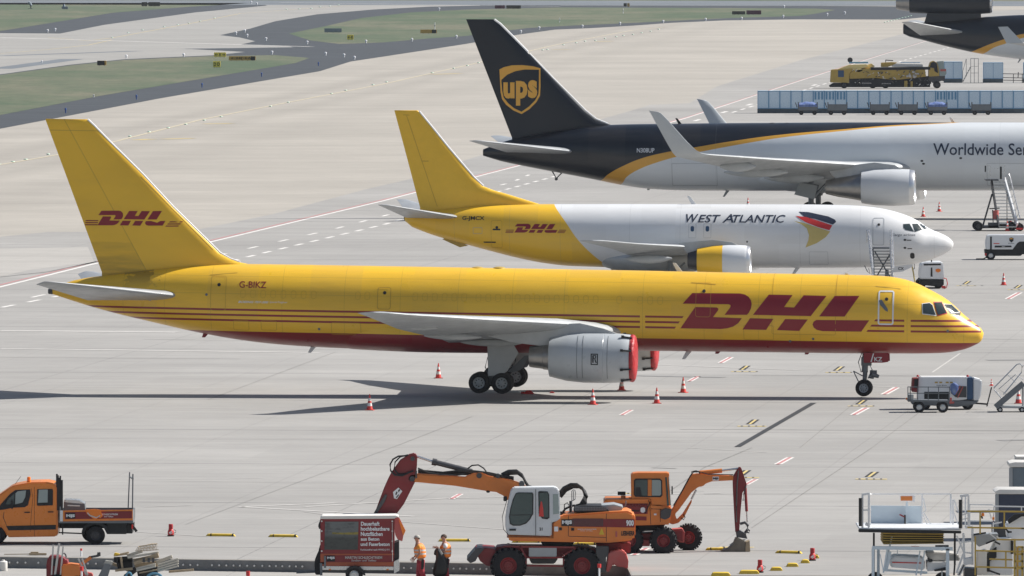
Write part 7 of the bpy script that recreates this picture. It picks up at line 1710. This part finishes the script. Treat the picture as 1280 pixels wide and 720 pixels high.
# carts in front of the row
def cart(px, py, label, cover):
    g = G(px, py); r = empty('baggage_cart', g, label, 'baggage cart', 'baggage carts before the container row')
    mb = MB(); mb.box((0, .75, .5), (2.4, 1.4, .12)); mb.box((-1.15, .75, 1.0), (.08, 1.4, 1.1)); mb.box((1.15, .75, 1.0), (.08, 1.4, 1.1)); mb.bar((-1.2, .7, .5), (-1.8, .7, .7), .08); mb.bar((-1.3, .7, .9), (-1.5, .7, 1.5), .1)
    mb.build('frame', 'dark_metal', r, bevel=.01)
    mb = MB(); mb.box((0, .05, .92), (2.3, .05, .72)); mb.box((0, 1.4, .92), (2.3, .05, .72)); mb.build('side_panel', 'steel_grey', r)
    for x in (-.8, .8):
        for y in (.1, 1.35): wheel(r, x, y, .26, .26, .2, 'dark_metal')
    if cover:
        mb = MB(); secs = []
        for i in range(9):
            x = -1.1 + 2.2 * i / 8; h_ = .35 * math.sin(math.pi * (i + .4) / 8.8) ** .6 + .05 * math.sin(i * 2.3); secs.append([(x, -.02, 1.0), (x, -.04, 1.25), (x, .4, 1.25 + h_), (x, 1.0, 1.25 + h_), (x, 1.5, 1.2), (x, 1.5, 1.0)])
        mb.loft(secs); o = mb.build('cover_sheet', 'blue_cloth', smooth=60); o.location = g; tag(o, 'blue sheet over the load of %s' % cover, 'cover sheet', 'blue sheets on the carts')
    return r
for px, lb, cv in ((1010, 'baggage cart leftmost in front of the long container row', 'the leftmost baggage cart'), (1047, 'baggage cart second from the left before the containers', None), (1100, 'baggage cart third from the left before the containers', None), (1135, 'baggage cart fourth from the left before the containers', None), (1172, 'baggage cart with a blue sheet, fifth from the left', 'the fifth baggage cart'), (1227, 'baggage cart sixth from the left, under the open sky right of the blue one', None)):
    cart(px, 143.8, lb, cv)
mb = MB(); g = G(1205, 145)
# light stairs between the single containers
v = V('access_stairs', 'light metal access stairs between the two single containers', 'stairs', 1214, 104)
zs_ = lambda P: [(1000 + a / 4.5, b / 4.5) for a, b in P]
mb = MB()
for x in (960, 980, 1003): 
    for y in (0, 1.2): mb.bar(v.p3(*zs_([(x, 468)])[0], y), v.p3(*zs_([(x, 328)])[0], y), .07)
for yy in (328, 372, 410): mb.bar(v.p3(*zs_([(960, yy)])[0], 0), v.p3(*zs_([(1003, yy)])[0], 0), .06)
mb.bar(v.p3(*zs_([(915, 460)])[0], 0), v.p3(*zs_([(960, 375)])[0], 0), .1); mb.bar(v.p3(*zs_([(915, 400)])[0], 0), v.p3(*zs_([(935, 330)])[0], 0), .06); mb.bar(v.p3(*zs_([(915, 460)])[0], 0), v.p3(*zs_([(915, 400)])[0], 0), .06); mb.bar(v.p3(*zs_([(935, 430)])[0], 0), v.p3(*zs_([(935, 330)])[0], 0), .06)
for k in range(6): a = v.P(*zs_([(918 + 8 * k, 455 - 15 * k)])[0]); mb.box((a[0], .6, a[1]), (.25, 1.1, .05))
mb.build('stair_frame', 'steel_grey', v.root); mb = MB(); mb.bar(v.p3(*zs_([(915, 466)])[0], .6), v.p3(*zs_([(1030, 466)])[0], .6), 1.0, .06); mb.build('base', 'dark_metal', v.root)
# rods / low railing by the right containers
v = V('towing_bars', 'long towing bars lying on low stands right of the single containers', 'towing bars', 1262, 104)
mb = MB()
for yy in (414, 436, 450): mb.bar(v.p3(*zs_([(1140, yy)])[0], .3), v.p3(*zs_([(1262, yy + 2)])[0], .3), .1)
mb.bar(v.p3(*zs_([(1226, 438)])[0], .3), v.p3(*zs_([(1228, 405)])[0], .3), .12); mb.bar(v.p3(*zs_([(1200, 466)])[0], .3), v.p3(*zs_([(1200, 414)])[0], .3), .1); mb.bar(v.p3(*zs_([(1250, 466)])[0], .3), v.p3(*zs_([(1250, 414)])[0], .3), .1); mb.build('bars', 'dark_metal', v.root)

# =============== yellow snow sweeper
v = V('snow_sweeper', 'long yellow and black airfield snow sweeper with a dark cab beyond the container row', 'sweeper', 1105, 110.5)
zk = lambda P: [(1030 + a / 7.53, 65 + b / 7.53) for a, b in P]
fk = lambda n, P, y0, y1, m, bv=.04, par=None: v.prism(n, zk(P), y0, y1, m, bv, par)
bd = fk('rear_housing', [(60, 285), (68, 170), (80, 165), (265, 155), (275, 165), (240, 200), (235, 290)], 0, 2.6, 'ops_yellow'); v_flat(v, 'side_window', zk([(132, 172), (187, 172), (187, 235), (132, 235)]), 'blue_dark', .02, bd)
fk('chassis', [(50, 315), (90, 290), (235, 292), (1000, 290), (1000, 330), (160, 330), (55, 330)], .2, 2.4, 'black')
M['pale_yellow'] = mat('pale_yellow', (.78, .62, .26), .45)
for k, (x, y) in enumerate(((275, 165), (330, 145), (385, 128))): fk('engine_flap', [(x, y), (x + 60, y - 22), (x + 95, y + 5), (x + 60, y + 25), (x + 30, y + 20)], .1 + .7 * k, .7 + .7 * k, 'pale_yellow', .02)
fk('roof_deck', [(120, 165), (240, 120), (400, 115), (420, 140), (270, 165)], .2, 2.4, 'pale_yellow', .03)
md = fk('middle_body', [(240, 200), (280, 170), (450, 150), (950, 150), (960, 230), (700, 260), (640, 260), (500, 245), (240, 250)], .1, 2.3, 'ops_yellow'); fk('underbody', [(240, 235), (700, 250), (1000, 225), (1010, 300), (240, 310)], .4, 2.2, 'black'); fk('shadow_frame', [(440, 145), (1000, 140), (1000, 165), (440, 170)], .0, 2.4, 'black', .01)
fk('brush_cover', [(360, 250), (640, 262), (660, 300), (640, 330), (370, 330), (345, 290)], -.15, 2.6, 'black', .08); vt(v, 'BOSCHUNG', zk, 358, 445, 286, 298, 'vest_band', .17, v.root, .02); vt(v, 'JETBROOM', zk, 542, 628, 292, 303, 'vest_band', .17, v.root, .02)
fk('water_tank', [(640, 105), (930, 112), (935, 140), (640, 138)], .5, 2.1, 'tarp_white', .06); fk('tank_front', [(538, 100), (640, 95), (690, 98), (640, 125), (600, 140), (538, 140)], .4, 2.2, 'ops_yellow', .04)
mb = MB(); mb.bar(v.p3(*zk([(720, 98)])[0], .8), v.p3(*zk([(905, 98)])[0], .8), .1); mb.bar(v.p3(*zk([(235, 100)])[0], .8), v.p3(*zk([(415, 98)])[0], .8), .22); mb.build('blue_rail', 'container_blue', v.root)
a = v.P(*zk([(247, 75)])[0]); mb = MB(); mb.lathe([(-.15, .001), (-.15, .36), (.15, .36), (.15, .001)], (a[0], .9, a[1]), 'Y', 20); mb.build('exhaust_drum', 'black', v.root); mb = MB(); mb.bar(v.p3(*zk([(580, 75)])[0], .9), v.p3(*zk([(650, 80)])[0], .9), .14); mb.bar(v.p3(*zk([(580, 100)])[0], .9), v.p3(*zk([(580, 72)])[0], .9), .1); mb.build('nozzle', 'dark_metal', v.root)
cbk = fk('cab', [(985, 140), (1000, 95), (1030, 82), (1065, 100), (1080, 150), (1085, 225), (985, 230)], .1, 2.5, 'ops_yellow'); v_flat(v, 'door_window', zk([(995, 145), (1008, 100), (1035, 88), (1062, 108), (1074, 200), (1040, 180), (1035, 150)]), 'black', .0, cbk)
fk('cab_front', [(1062, 90), (1125, 84), (1130, 150), (1150, 160), (1152, 205), (1135, 225), (1088, 225), (1080, 150)], .1, 2.5, 'pale_glass', .04); fk('blade_mount', [(1085, 225), (1140, 222), (1135, 275), (1105, 270), (1040, 300), (980, 260), (990, 225)], .3, 2.3, 'dark_metal'); v_flat(v, 'red_grille', zk([(1095, 160), (1148, 160), (1148, 180), (1095, 180)]), 'dusty_red', -.08, cbk)
rn = random.Random(3); mb, mb2 = MB(), MB()
for i in range(60):
    x = rn.uniform(280, 1010); y = rn.uniform(175, 320); L_ = rn.uniform(.1, .5); a = v.P(*zk([(x, y)])[0]); q = rn.uniform(-1.2, 1.2); (mb if i % 3 else mb2).bar((a[0], rn.uniform(-.2, .05), a[1]), (a[0] + L_ * math.cos(q), rn.uniform(-.2, .05), a[1] + L_ * math.sin(q)), rn.uniform(.04, .13))
mb.build('machinery', 'dark_metal', v.root); mb2.build('pipes', 'light_metal', v.root)
mb = MB()
for i in range(14): a = v.P(*zk([(rn.uniform(775, 890), rn.uniform(180, 245))])[0]); mb.box((a[0], rn.uniform(-.2, .0), a[1]), (rn.uniform(.15, .4), .2, rn.uniform(.12, .35)), rot=Matrix.Rotation(rn.uniform(-.6, .6), 3, 'Y'))
mb.build('canisters', 'vest_band', v.root, bevel=.03); fk('leg', [(755, 270), (785, 270), (785, 330), (755, 330)], -.1, .2, 'ops_yellow', .02); fk('leg', [(815, 275), (835, 275), (835, 330), (815, 330)], -.1, .2, 'ops_yellow', .02)
for px in (190, 460, 580, 1065): wheel(v.root, v.P(*zk([(px, 0)])[0])[0], .2, .5, .5, .35, 'dark_metal'); wheel(v.root, v.P(*zk([(px, 0)])[0])[0], 2.2, .5, .5, .35, 'dark_metal')

# =============== signs, lamps and posts in the grass
def sign(x0, y0, x1, y1, m, txt, tcol, label, legs=3, cat='airfield sign', split=None):
    g = G((x0 + x1) / 2, y1 + .8); s_ = F / g.y; w, h_ = (x1 - x0) / s_, (y1 - y0) / s_; z0_ = .8 / s_
    r = empty('taxiway_sign', g, label, cat, 'airfield guidance signs')
    mb = MB(); mb.box((0, 0, z0_ + h_ / 2), (w, .25, h_)); b = mb.build('panel', m, r, bevel=.03)
    mb = MB()
    for i in range(legs): x = -w / 2 + w * (i + .5) / legs; mb.cyl((x, 0, 0), (x, 0, z0_ + .02), .05, n=8)
    mb.build('leg', 'steel_grey', r)
    if split: 
        mb = MB(); a, c_ = split; mb.box((-w / 2 + w * (a + c_) / 2, -.02, z0_ + h_ / 2), (w * (c_ - a), .26, h_ * .97)); mb.build('panel_black', 'black', b)
    if txt: flat('lettering', fit(text_bm(txt, offset=.02), -w * .42, w * .42, z0_ + h_ * .22, z0_ + h_ * .78), tcol, b, -.16)
    return r
mm('sign_yellow', (.95, .78, .12), .5, var=.05); mm('sign_dark', (.05, .045, .03), .6); mm('sign_grey', (.22, .27, .32), .6, var=.3); mm('sign_orange', (.62, .38, .09), .6, var=.2); mm('sign_maroon', (.12, .03, .06), .6)
sign(267.5, 65.5, 282.5, 71, 'sign_yellow', '← E →', 'black', 'bright yellow direction sign at the far edge of the left grass')
sign(266.5, 76.5, 275.5, 84, 'sign_yellow', 'D D', 'black', 'pale yellow square sign below the bright one in the left grass')
sign(286, 70.3, 319.5, 75.5, 'sign_orange', '←24[→AS', 'black', 'long orange brown sign with a black end right of the yellow signs', 5, split=(.82, .98))
sign(121.5, 75.8, 133, 81.5, 'sign_orange', 'A', 'black', 'small brown and black sign at the left end of the left grass', 2, split=(0, .8))
sign(405.5, 35.5, 427, 40.3, 'sign_grey', '', 'black', 'blue grey back of a sign in the middle grass'); sign(434, 43.5, 442, 49.5, 'sign_yellow', '←E', 'black', 'small bright yellow sign at the tip of the middle grass', 2)
sign(525.5, 37, 546, 41.5, 'sign_orange', '', 'black', 'orange brown sign with a black end in the middle grass', 3, split=(.7, .97)); sign(618.5, 6.6, 631, 10.6, 'sign_maroon', '', 'black', 'dark maroon sign at the runway, left of the brown one'); sign(633, 6.6, 651, 10.8, 'sign_dark', '', 'black', 'dark brown sign at the runway, right of the maroon one')
sign(915, 14, 931.5, 18, 'sign_dark', '', 'black', 'dark brown sign in the right part of the middle grass'); sign(933, 13, 951.5, 18, 'sign_maroon', '', 'black', 'dark maroon sign in the right part of the middle grass')
sign(177, 2.6, 184, 7.6, 'sign_dark', '', 'black', 'small black sign at the top edge of the far left grass', 2); sign(185.5, 2.6, 200, 7.6, 'sign_dark', '', 'black', 'wider black sign at the top edge of the far left grass', 3)
sign(779.5, 4.0, 783.5, 8.0, 'sign_dark', '', 'black', 'small black sign beside the runway line', 1); sign(784, 4.0, 787, 8.2, 'sign_orange', '', 'black', 'small tan sign beside the runway line', 1)
# edge lamps
def edge_lamp(px, py, label, cap, h_=.45, grp='white edge lamps', r_=.13, base=None):
    r = empty('edge_lamp', G(px, py), label, 'edge lamp', grp)
    mb = MB(); mb.cyl((0, 0, 0), (0, 0, h_ * .6), r_ * .6, n=8); mb.build('stem', base or 'white_paint', r); mb = MB(); mb.lathe([(h_ * .55, r_), (h_ * .9, r_ * .9), (h_, r_ * .3), (h_, .001)], n=10, axis='Z'); mb.build('lens', cap, r); return r
mm('lens_white', (.85, .85, .88), .3, var=.05); mm('lens_blue', (.03, .09, .30), .3); mm('lens_green', (.1, .5, .35), .3)
PL = dict(a='beside the dark shoulder in the upper left', b='on the dark taxiway crossing', c='along the grass edge', d='along the top of the apron')
wl_ = [(52.5, 78.5, 'white and red lamp on the worn concrete left of the brown black sign'), (158, 73, 'white and red lamp at the far edge of the left grass, left one'), (229.5, 71, 'white and red lamp at the far edge of the left grass, right one'), (59.5, 40.7, 'white lamp on the dark shoulder at the upper left, left of a pair'), (69, 39, 'white lamp on the dark shoulder at the upper left, right of a pair'),
       (295, 43.5, 'white lamp left in the cluster on the dark crossing'), (306, 40.6, 'white lamp top in the cluster on the dark crossing'), (309, 46.5, 'white lamp bottom in the cluster on the dark crossing'), (332.5, 50.8, 'white lamp right of the cluster on the dark crossing'), (384, 55.2, 'white lamp on asphalt before the tip of the middle grass'), (340, 68, 'white lamp at the right end of the left grass'),
       (407, 69.5, 'white and red lamp on the asphalt, left of three in a row'), (430, 71.5, 'white and red lamp on the asphalt, middle of three in a row'), (443, 74.5, 'white and red lamp on the asphalt, right of three in a row'), (457.5, 54, 'white lamp at the lower edge of the middle grass'), (515, 51.8, 'orange white lamp at the lower edge of the middle grass'), (570.5, 48, 'white red lamp left of the dark tail fin'),
       (651, 41.6, 'white red lamp right of the dark fin, first of the row'), (674, 37, 'white red lamp right of the dark fin, second of the row'), (728, 35, 'white lamp on the shoulder, third of the row'), (775, 31.4, 'white double lamp on the shoulder, fourth of the row'), (829, 29, 'white double lamp on the shoulder, fifth of the row'), (882, 26.3, 'white lamp on the shoulder, sixth of the row'), (927, 25, 'white lamp on the shoulder, seventh of the row'), (979, 22.5, 'white lamp on the shoulder, eighth of the row'),
       (314, 4.6, 'white lamp beside the runway left one'), (321, 6.6, 'white lamp beside the runway right one'), (549, 13, 'white lamp above the middle grass'), (980, 10, 'white lamp near the right end of the grass'), (1034, 20, 'white red lamp at the right on asphalt'), (1056, 18, 'second white red lamp at the right on asphalt')]
e0 = None
for i, (px, py, lb) in enumerate(wl_):
    if e0 is None: e0 = edge_lamp(px, py, lb, 'lens_white', .4, r_=.14)
    else:
        o = dup(e0, G(px, py), lb); k = F / G(px, py).y; o.scale = (1.0 + 4 / k,) * 3
e1 = None
for px, py, lb in ((82, 141.5, 'pale blue edge lamp on the shoulder above the yellow fin'), (170.5, 124.5, 'blue edge lamp on the shoulder, second from the left'), (252.5, 109.5, 'blue edge lamp on the shoulder, third from the left'), (327, 96, 'blue edge lamp on the shoulder, fourth from the left'), (398, 82.5, 'blue edge lamp on the shoulder, fifth from the left')):
    if e1 is None: e1 = edge_lamp(px, py, lb, 'lens_blue', .65, 'blue edge lamps', .13, 'lens_blue')
    else: dup(e1, G(px, py), lb)
mm('lens_in', (.55, .80, .62), .3, var=0)
q = [(0, 205.5), (16, 203), (32, 200), (60, 193.5)] + [(162, 171), (186, 165.5), (210, 160.5), (232, 156), (255, 151), (276, 146.5), (338, 133.5), (360, 128.5), (414, 117.5), (432, 113.5), (466, 106.5), (483, 103), (540, 91.5), (567, 86), (584, 82.5), (598, 79)] + [(678, 63), (684, 62.5), (704, 56.5), (720, 54), (731, 52), (744, 51), (756, 48.5), (770, 46.5), (779, 45), (791, 43.5), (802, 41.5), (813, 39.5), (823, 37)]
q += [(1106 + 3.6 * i, 28.3 - .9 * i) for i in range(10)] + [(358, 12), (374, 11.5), (389, 11), (400, 9), (412, 8), (423, 6.5), (250, 27), (268, 23), (236, 29.5), (222, 31.5), (205, 34), (178, 38), (160, 41.5), (140, 47.5)]
i0 = None
for k, (px, py) in enumerate(q):
    lb = 'small pale flush lamp on the yellow taxi line, one of the dotted row'
    if i0 is None: i0 = edge_lamp(px, py, lb, 'lens_in', .06, 'flush lamps along the yellow taxi line', .14)
    else:
        o = dup(i0, G(px, py)); s_ = 1 + 6 / (F / G(px, py).y); o.scale = (s_, s_, s_ * 1.4)
for px, py, y1, lb in ((779, 17, 10.5, 'white post in the far grass below the small black sign'), (699.5, 28, 22.5, 'thin pale post in the grass right of the dark fin'), (543.5, 37, 28, 'thin white pole behind the orange brown sign'), (117, 121.5, 118, 'small white post on the near edge of the left grass')):
    g = G(px, py); s_ = F / g.y; r = empty('marker_pole', g, lb, 'pole', 'white poles in the grass'); h_ = (py - y1) / s_; mb = MB(); mb.cyl((0, 0, 0), (0, 0, h_), .09, n=8); mb.build('pole', 'white_paint', r); mb = MB(); mb.cyl((0, 0, h_ * .45), (0, 0, h_ * .6), .12, n=8); mb.build('band', 'steel_grey', r)
for px, py, lb in ((37, 11, 'grey horn shaped instrument in the far left grass'), (81, 11.5, 'grey squat instrument on the far left grass, right one')):
    g = G(px, py); r = empty('airfield_instrument', g, lb, 'instrument', 'grey instruments in the far left grass'); mb = MB()
    if px < 50: mb.tube([(.3, 0, 0), (.35, 0, .9), (.1, 0, 1.5), (-.4, 0, 1.6)], .35, 12)
    else: mb.box((0, 0, .4), (1.6, .8, .6)); mb.cyl((-.2, 0, .6), (-.2, 0, 1.3), .4, .2, 12)
    mb.build('body', 'sign_grey', r, bevel=.03); mb = MB(); mb.box((.2, 0, .05), (1.2, 1.0, .1)); mb.build('footing', 'steel_grey', r)

# =============== container loader in the lower right corner
zl_ = lambda P: [(1060 + a / 6, 600 + b / 6) for a, b in P]
v = V('container_loader', 'white scissor lift container loader with raised railed platform in the lower right', 'loader', 1140, 742)
fq = lambda n, P, y0, y1, m, bv=.015, par=None: v.prism(n, zl_(P), y0, y1, m, bv, par)
dk = fq('platform', [(85, 362), (855, 366), (855, 382), (85, 378)], 0, 3.2, 'white_paint'); fq('platform_bumper', [(82, 372), (855, 386), (855, 406), (82, 396)], -.08, .02, 'black', .02)
for x, y0_, y1_ in ((97, 138, 350), (848, 150, 366)):
    mb = MB(); a, b = v.P(*zl_([(x, y0_)])[0]), v.P(*zl_([(x, y1_)])[0]); mb.cyl((a[0], -.06, a[1]), (a[0], -.06, b[1]), .065, n=14); mb.build('bumper_post', 'black', dk)
M['panel_blue_white'] = mat('panel_blue_white', (.62, .71, .77), .45, var=.15)
fq('side_panel', [(175, 195), (558, 198), (558, 358), (175, 356)], 2.9, 2.95, 'panel_blue_white', .01)
mb = MB()
def bb(a, b, w, y0=0, y1=None): mb.bar(v.p3(*zl_([a])[0], y0), v.p3(*zl_([b])[0], y0 if y1 is None else y1), w)
for x in (112, 160): bb((x, 360), (x, 108), .07, .05)
bb((112, 112), (165, 104), .08, .05); bb((112, 230), (160, 228), .05, .05); bb((160, 150), (176, 230), .03, .1); bb((165, 104), (175, 110), .05, .05, 2.9); bb((135, 330), (170, 345), .12, .1)
bb((175, 108), (775, 108), .035, 2.95); bb((560, 108), (560, 360), .05, 2.9); bb((560, 155), (560, 195), .06, 2.8); bb((570, 140), (588, 230), .035, 2.7); bb((588, 230), (575, 245), .035, 2.7); bb((570, 245), (640, 360), .035, 2.6); bb((565, 265), (610, 360), .03, 2.6)
bb((775, 108), (775, 360), .06, 2.9); bb((792, 150), (792, 350), .05, 2.4); bb((800, 150), (835, 250), .035, 2.4); bb((800, 250), (835, 350), .035, 2.4); bb((775, 245), (800, 245), .04, 2.5)
bb((858, 120), (858, 365), .05, .1); bb((885, 120), (885, 365), .05, .8); bb((908, 118), (908, 350), .07, .2); bb((845, 124), (910, 116), .09, .1); bb((860, 265), (905, 250), .06, .2); bb((860, 300), (905, 290), .04, .2)
mb.build('railing', 'white_paint', dk)
sg = fq('sign_box', [(390, 118), (508, 118), (505, 168), (400, 162)], 2.6, 2.75, 'white_paint', .01); v_flat(v, 'orange_sign', zl_([(400, 125), (486, 125), (486, 158), (400, 158)]), 'orange_paint', -2.59, sg); mb = MB(); bb((445, 165), (445, 360), .07, 2.7); mb.build('sign_post', 'panel_blue_white', dk); fq('arm_rest', [(425, 265), (438, 265), (438, 345), (425, 345)], 2.5, 2.6, 'black', .01); mb = MB(); bb((390, 262), (428, 280), .05, 2.5); mb.build('lever', 'maroon_paint', dk)
for k in range(5): fq('roller_deck', [(265, 402 + k * 18), (725, 408 + k * 17), (725, 414 + k * 17), (265, 410 + k * 18)], .3, 2.8, 'ops_yellow', .005)
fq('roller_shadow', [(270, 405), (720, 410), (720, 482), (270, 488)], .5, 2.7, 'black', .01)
mb = MB(); bb((198, 400), (198, 700), .07, .5); bb((806, 400), (806, 640), .07, .5); bb((806, 640), (800, 720), .06, .5); mb.build('mast', 'black', v.root)
mb = MB(); bb((185, 512), (790, 520), .12, .1); bb((192, 512), (192, 800), .10, .1); bb((232, 520), (232, 800), .10, .9); bb((752, 520), (752, 800), .12, .1); bb((710, 520), (710, 800), .05, 2.0); bb((335, 425), (270, 700), .06, .5); bb((300, 520), (270, 700), .06, .2); bb((245, 560), (270, 690), .03, .2); bb((320, 540), (290, 690), .1, .3); bb((545, 535), (515, 720), .05, .3); bb((580, 535), (550, 720), .05, .3); bb((375, 530), (375, 565), .03, .6); bb((270, 680), (600, 700), .08, .6); mb.build('main_frame', 'panel_blue_white', v.root)
eb = fq('engine_box', [(320, 600), (350, 575), (560, 585), (585, 610), (580, 680), (325, 660)], .6, 2.2, 'white_paint', .04); v_flat(v, 'red_stripe', zl_([(336, 618), (552, 624), (552, 631), (336, 626)]), 'signal_red', -.59, eb)
fq('motor_cover', [(590, 545), (740, 550), (830, 560), (850, 610), (640, 612), (600, 590)], .9, 2.4, 'vest_band', .04); fq('lower_box', [(600, 620), (740, 620), (740, 680), (600, 690)], .6, 2.2, 'white_paint', .02); fq('dark_parts', [(600, 590), (640, 600), (640, 620), (610, 620)], .4, .8, 'black', .01); fq('dark_parts', [(650, 680), (740, 660), (740, 684), (655, 690)], .4, .8, 'black', .01)
mb = MB(); bb((660, 510), (760, 508), .16, .2); mb.build('bracket', 'dark_metal', v.root); fq('red_bracket', [(480, 500), (540, 502), (540, 510), (480, 510)], .05, .1, 'dusty_red', 0)
mb = MB()
for (a, b, w) in (((820, 420), (880, 560), .06), ((880, 420), (820, 560), .05), ((885, 360), (940, 352), .08), ((938, 355), (938, 640), .08), ((870, 400), (880, 640), .08), ((870, 545), (935, 555), .05), ((820, 700), (870, 560), .07), ((840, 720), (880, 640), .08), ((876, 600), (940, 580), .05), ((872, 640), (830, 720), .08), ((880, 470), (940, 460), .05)): bb(a, b, w, .2)
mb.build('side_ladder', 'white_paint', v.root); fq('foot_plate', [(878, 595), (940, 588), (942, 635), (878, 645)], .1, .7, 'white_paint', .01)
for x in (230, 740):
    for y in (.4, 2.8): wheel(v.root, v.P(*zl_([(x, 0)])[0])[0], y, .3, .3, .25, 'steel_grey')
# second loader: yellow railings at the right edge
zr_ = lambda P: [(1180 + a / 4.5, 560 + b / 4.5) for a, b in P]
v = V('container_loader', 'dirty white loader with ochre yellow railings cut off by the right edge', 'loader', 1245, 744)
fq = lambda n, P, y0, y1, m, bv=.015, par=None: v.prism(n, zr_(P), y0, y1, m, bv, par)
def rl(name, L_, m, w=.05):
    global mb
    mb = MB()
    for (x0, y0_, x1, y1_, yy) in L_: mb.bar(v.p3(*zr_([(x0, y0_)])[0], yy), v.p3(*zr_([(x1, y1_)])[0], yy), w)
    return mb.build(name, m, v.root)
fq('body', [(265, 600), (300, 520), (390, 515), (395, 720), (190, 720), (190, 600), (245, 580)], 1.0, 2.4, 'white_paint', .03); fq('body', [(355, 430), (440, 385), (560, 400), (560, 560), (380, 555), (360, 500)], 1.8, 3.0, 'white_paint', .04); fq('column', [(190, 585), (245, 575), (245, 715), (190, 715)], .7, 1.0, 'tarp_white', .02)
fq('dark_parts', [(245, 600), (300, 560), (300, 620), (262, 640), (262, 700), (245, 700)], .8, 1.1, 'black', .01); fq('dark_parts', [(380, 525), (395, 525), (395, 600), (380, 600)], .9, 1.0, 'black', .01); fq('dark_parts', [(360, 410), (400, 375), (560, 365), (560, 395), (440, 388), (370, 430)], 1.6, 1.8, 'black', .01); fq('dark_parts', [(120, 680), (190, 685), (190, 760), (120, 760)], .9, 2.0, 'dark_metal', .01); fq('dark_parts', [(400, 560), (560, 560), (560, 760), (400, 760)], 2.4, 3.0, 'grey_paint', .01); fq('grey_deck', [(170, 490), (310, 485), (305, 520), (200, 560), (180, 540)], .9, 1.9, 'grey_paint', .02)
rl('railing', [(135, 358, 560, 362, .0), (207, 362, 207, 485, .0), (343, 362, 343, 450, .0), (135, 450, 560, 456, .1), (180, 580, 400, 586, -.3), (400, 586, 560, 586, -.3), (185, 672, 420, 678, -.3), (352, 586, 352, 672, -.3), (420, 672, 560, 674, -.3), (260, 628, 390, 632, -.2), (180, 500, 180, 720, .5), (440, 456, 560, 450, .1), (300, 518, 560, 520, .5)], 'ops_yellow', .055)
rl('ladder', [(402, 520, 402, 760, -.3), (418, 560, 418, 760, -.2), (445, 560, 445, 760, -.3), (402, 600, 450, 600, -.3), (402, 640, 450, 640, -.3), (402, 680, 450, 680, -.3), (420, 560, 450, 560, -.3)], 'ops_yellow', .07)
rl('white_rail', [(148, 320, 148, 450, 1.5), (148, 320, 280, 322, 1.5), (285, 325, 280, 480, 1.5), (150, 412, 285, 415, 1.5), (285, 330, 560, 335, 1.4), (255, 345, 270, 400, 1.5), (440, 335, 440, 360, 1.4), (280, 430, 330, 420, 1.4), (255, 480, 300, 515, .6), (300, 500, 320, 515, .6)], 'white_paint', .045)
rl('hoses', [(170, 490, 240, 480, .5), (240, 540, 290, 520, .5), (290, 530, 320, 545, .5), (345, 450, 370, 480, .8), (360, 475, 385, 475, .8), (310, 455, 350, 450, .8), (250, 690, 320, 715, .5), (220, 400, 215, 385, .4)], 'black', .06)
mb = MB(); a = v.P(*zr_([(222, 378)])[0]); mb.lathe([(-.05, .06), (.06, .05), (.07, .001)], (a[0], .0, a[1]), 'Z', 12); a = v.P(*zr_([(292, 412)])[0]); mb.box((a[0], 1.4, a[1]), (.08, .05, .1)); mb.build('beacon', 'lamp_orange', v.root)
for x in (200, 420): wheel(v.root, v.P(*zr_([(x, 0)])[0])[0], .4, .3, .3, .25, 'steel_grey')
# dark blue containers behind
M['navy_box'] = mat('navy_box', (.045, .055, .09), .6, var=.3); M['slate_box'] = mat('slate_box', (.16, .20, .23), .6, var=.3)
for (P_, base, dep, m, lb, tp) in (([(312, 262), (560, 262), (560, 445), (312, 445)], 676, 2.0, 'navy_box', 'dark navy container with a pale roof behind the yellow railed loader', [(288, 250), (315, 236), (560, 238), (560, 262), (300, 262)]), ([(390, 112), (560, 112), (560, 240), (390, 240)], 655, 2.0, 'slate_box', 'slate grey container standing behind the dark navy one', [(370, 90), (400, 82), (560, 84), (560, 110), (372, 110)])):
    v = V('cargo_container', lb, 'container', 1262, base, 'dark containers at the right edge')
    bx = v.prism('shell', zr_(P_), 0, dep, m, .02); v.prism('roof', zr_(tp), -.05, dep + .05, 'tarp_white', .02); x = P_[0][0]; v.prism('corner_post', zr_([(x - 20, P_[0][1]), (x, P_[0][1]), (x, P_[2][1]), (x - 20, P_[2][1])]), -.02, .1, 'grey_paint', .01)
    a = v.P(*zr_([(x, P_[2][1])])[0]); mb = MB(); mb.box((a[0] + 1.4, dep / 2, a[1] / 2), (3.2, dep * .9, max(.1, a[1]))); mb.build('dolly', 'dark_metal', v.root)
v = V('cargo_container', 'pale box at the right edge behind the slate grey container', 'container', 1278, 640, 'dark containers at the right edge')
v.prism('shell', zr_([(410, 62), (560, 62), (560, 200), (410, 200)]), 0, 1.5, 'grey_paint', .02); v.prism('roof', zr_([(408, 50), (560, 50), (560, 62), (408, 62)]), -.03, 1.5, 'tarp_white', .01); v.prism('dolly', zr_([(410, 202), (560, 202), (560, 355), (410, 355)]), .2, 1.3, 'dark_metal', .02)

# ---------------------------------------------------------------- the air
mb = MB(); mb.box((0, 2600, 12.5), (9000, 5300, 28))
me_ = mb.build('haze', [], None, smooth=0)
hm = bpy.data.materials.new('haze'); hm.use_nodes = True; nt = hm.node_tree; nt.nodes.remove(nt.nodes['Principled BSDF'])
pv = nt.nodes.new('ShaderNodeVolumePrincipled'); pv.inputs['Density'].default_value = .000022; pv.inputs['Color'].default_value = (.86, .92, 1, 1); pv.inputs['Anisotropy'].default_value = .2
nt.links.new(pv.outputs[0], nt.nodes['Material Output'].inputs['Volume'])
me_.data.materials.append(hm); me_['kind'] = 'stuff'
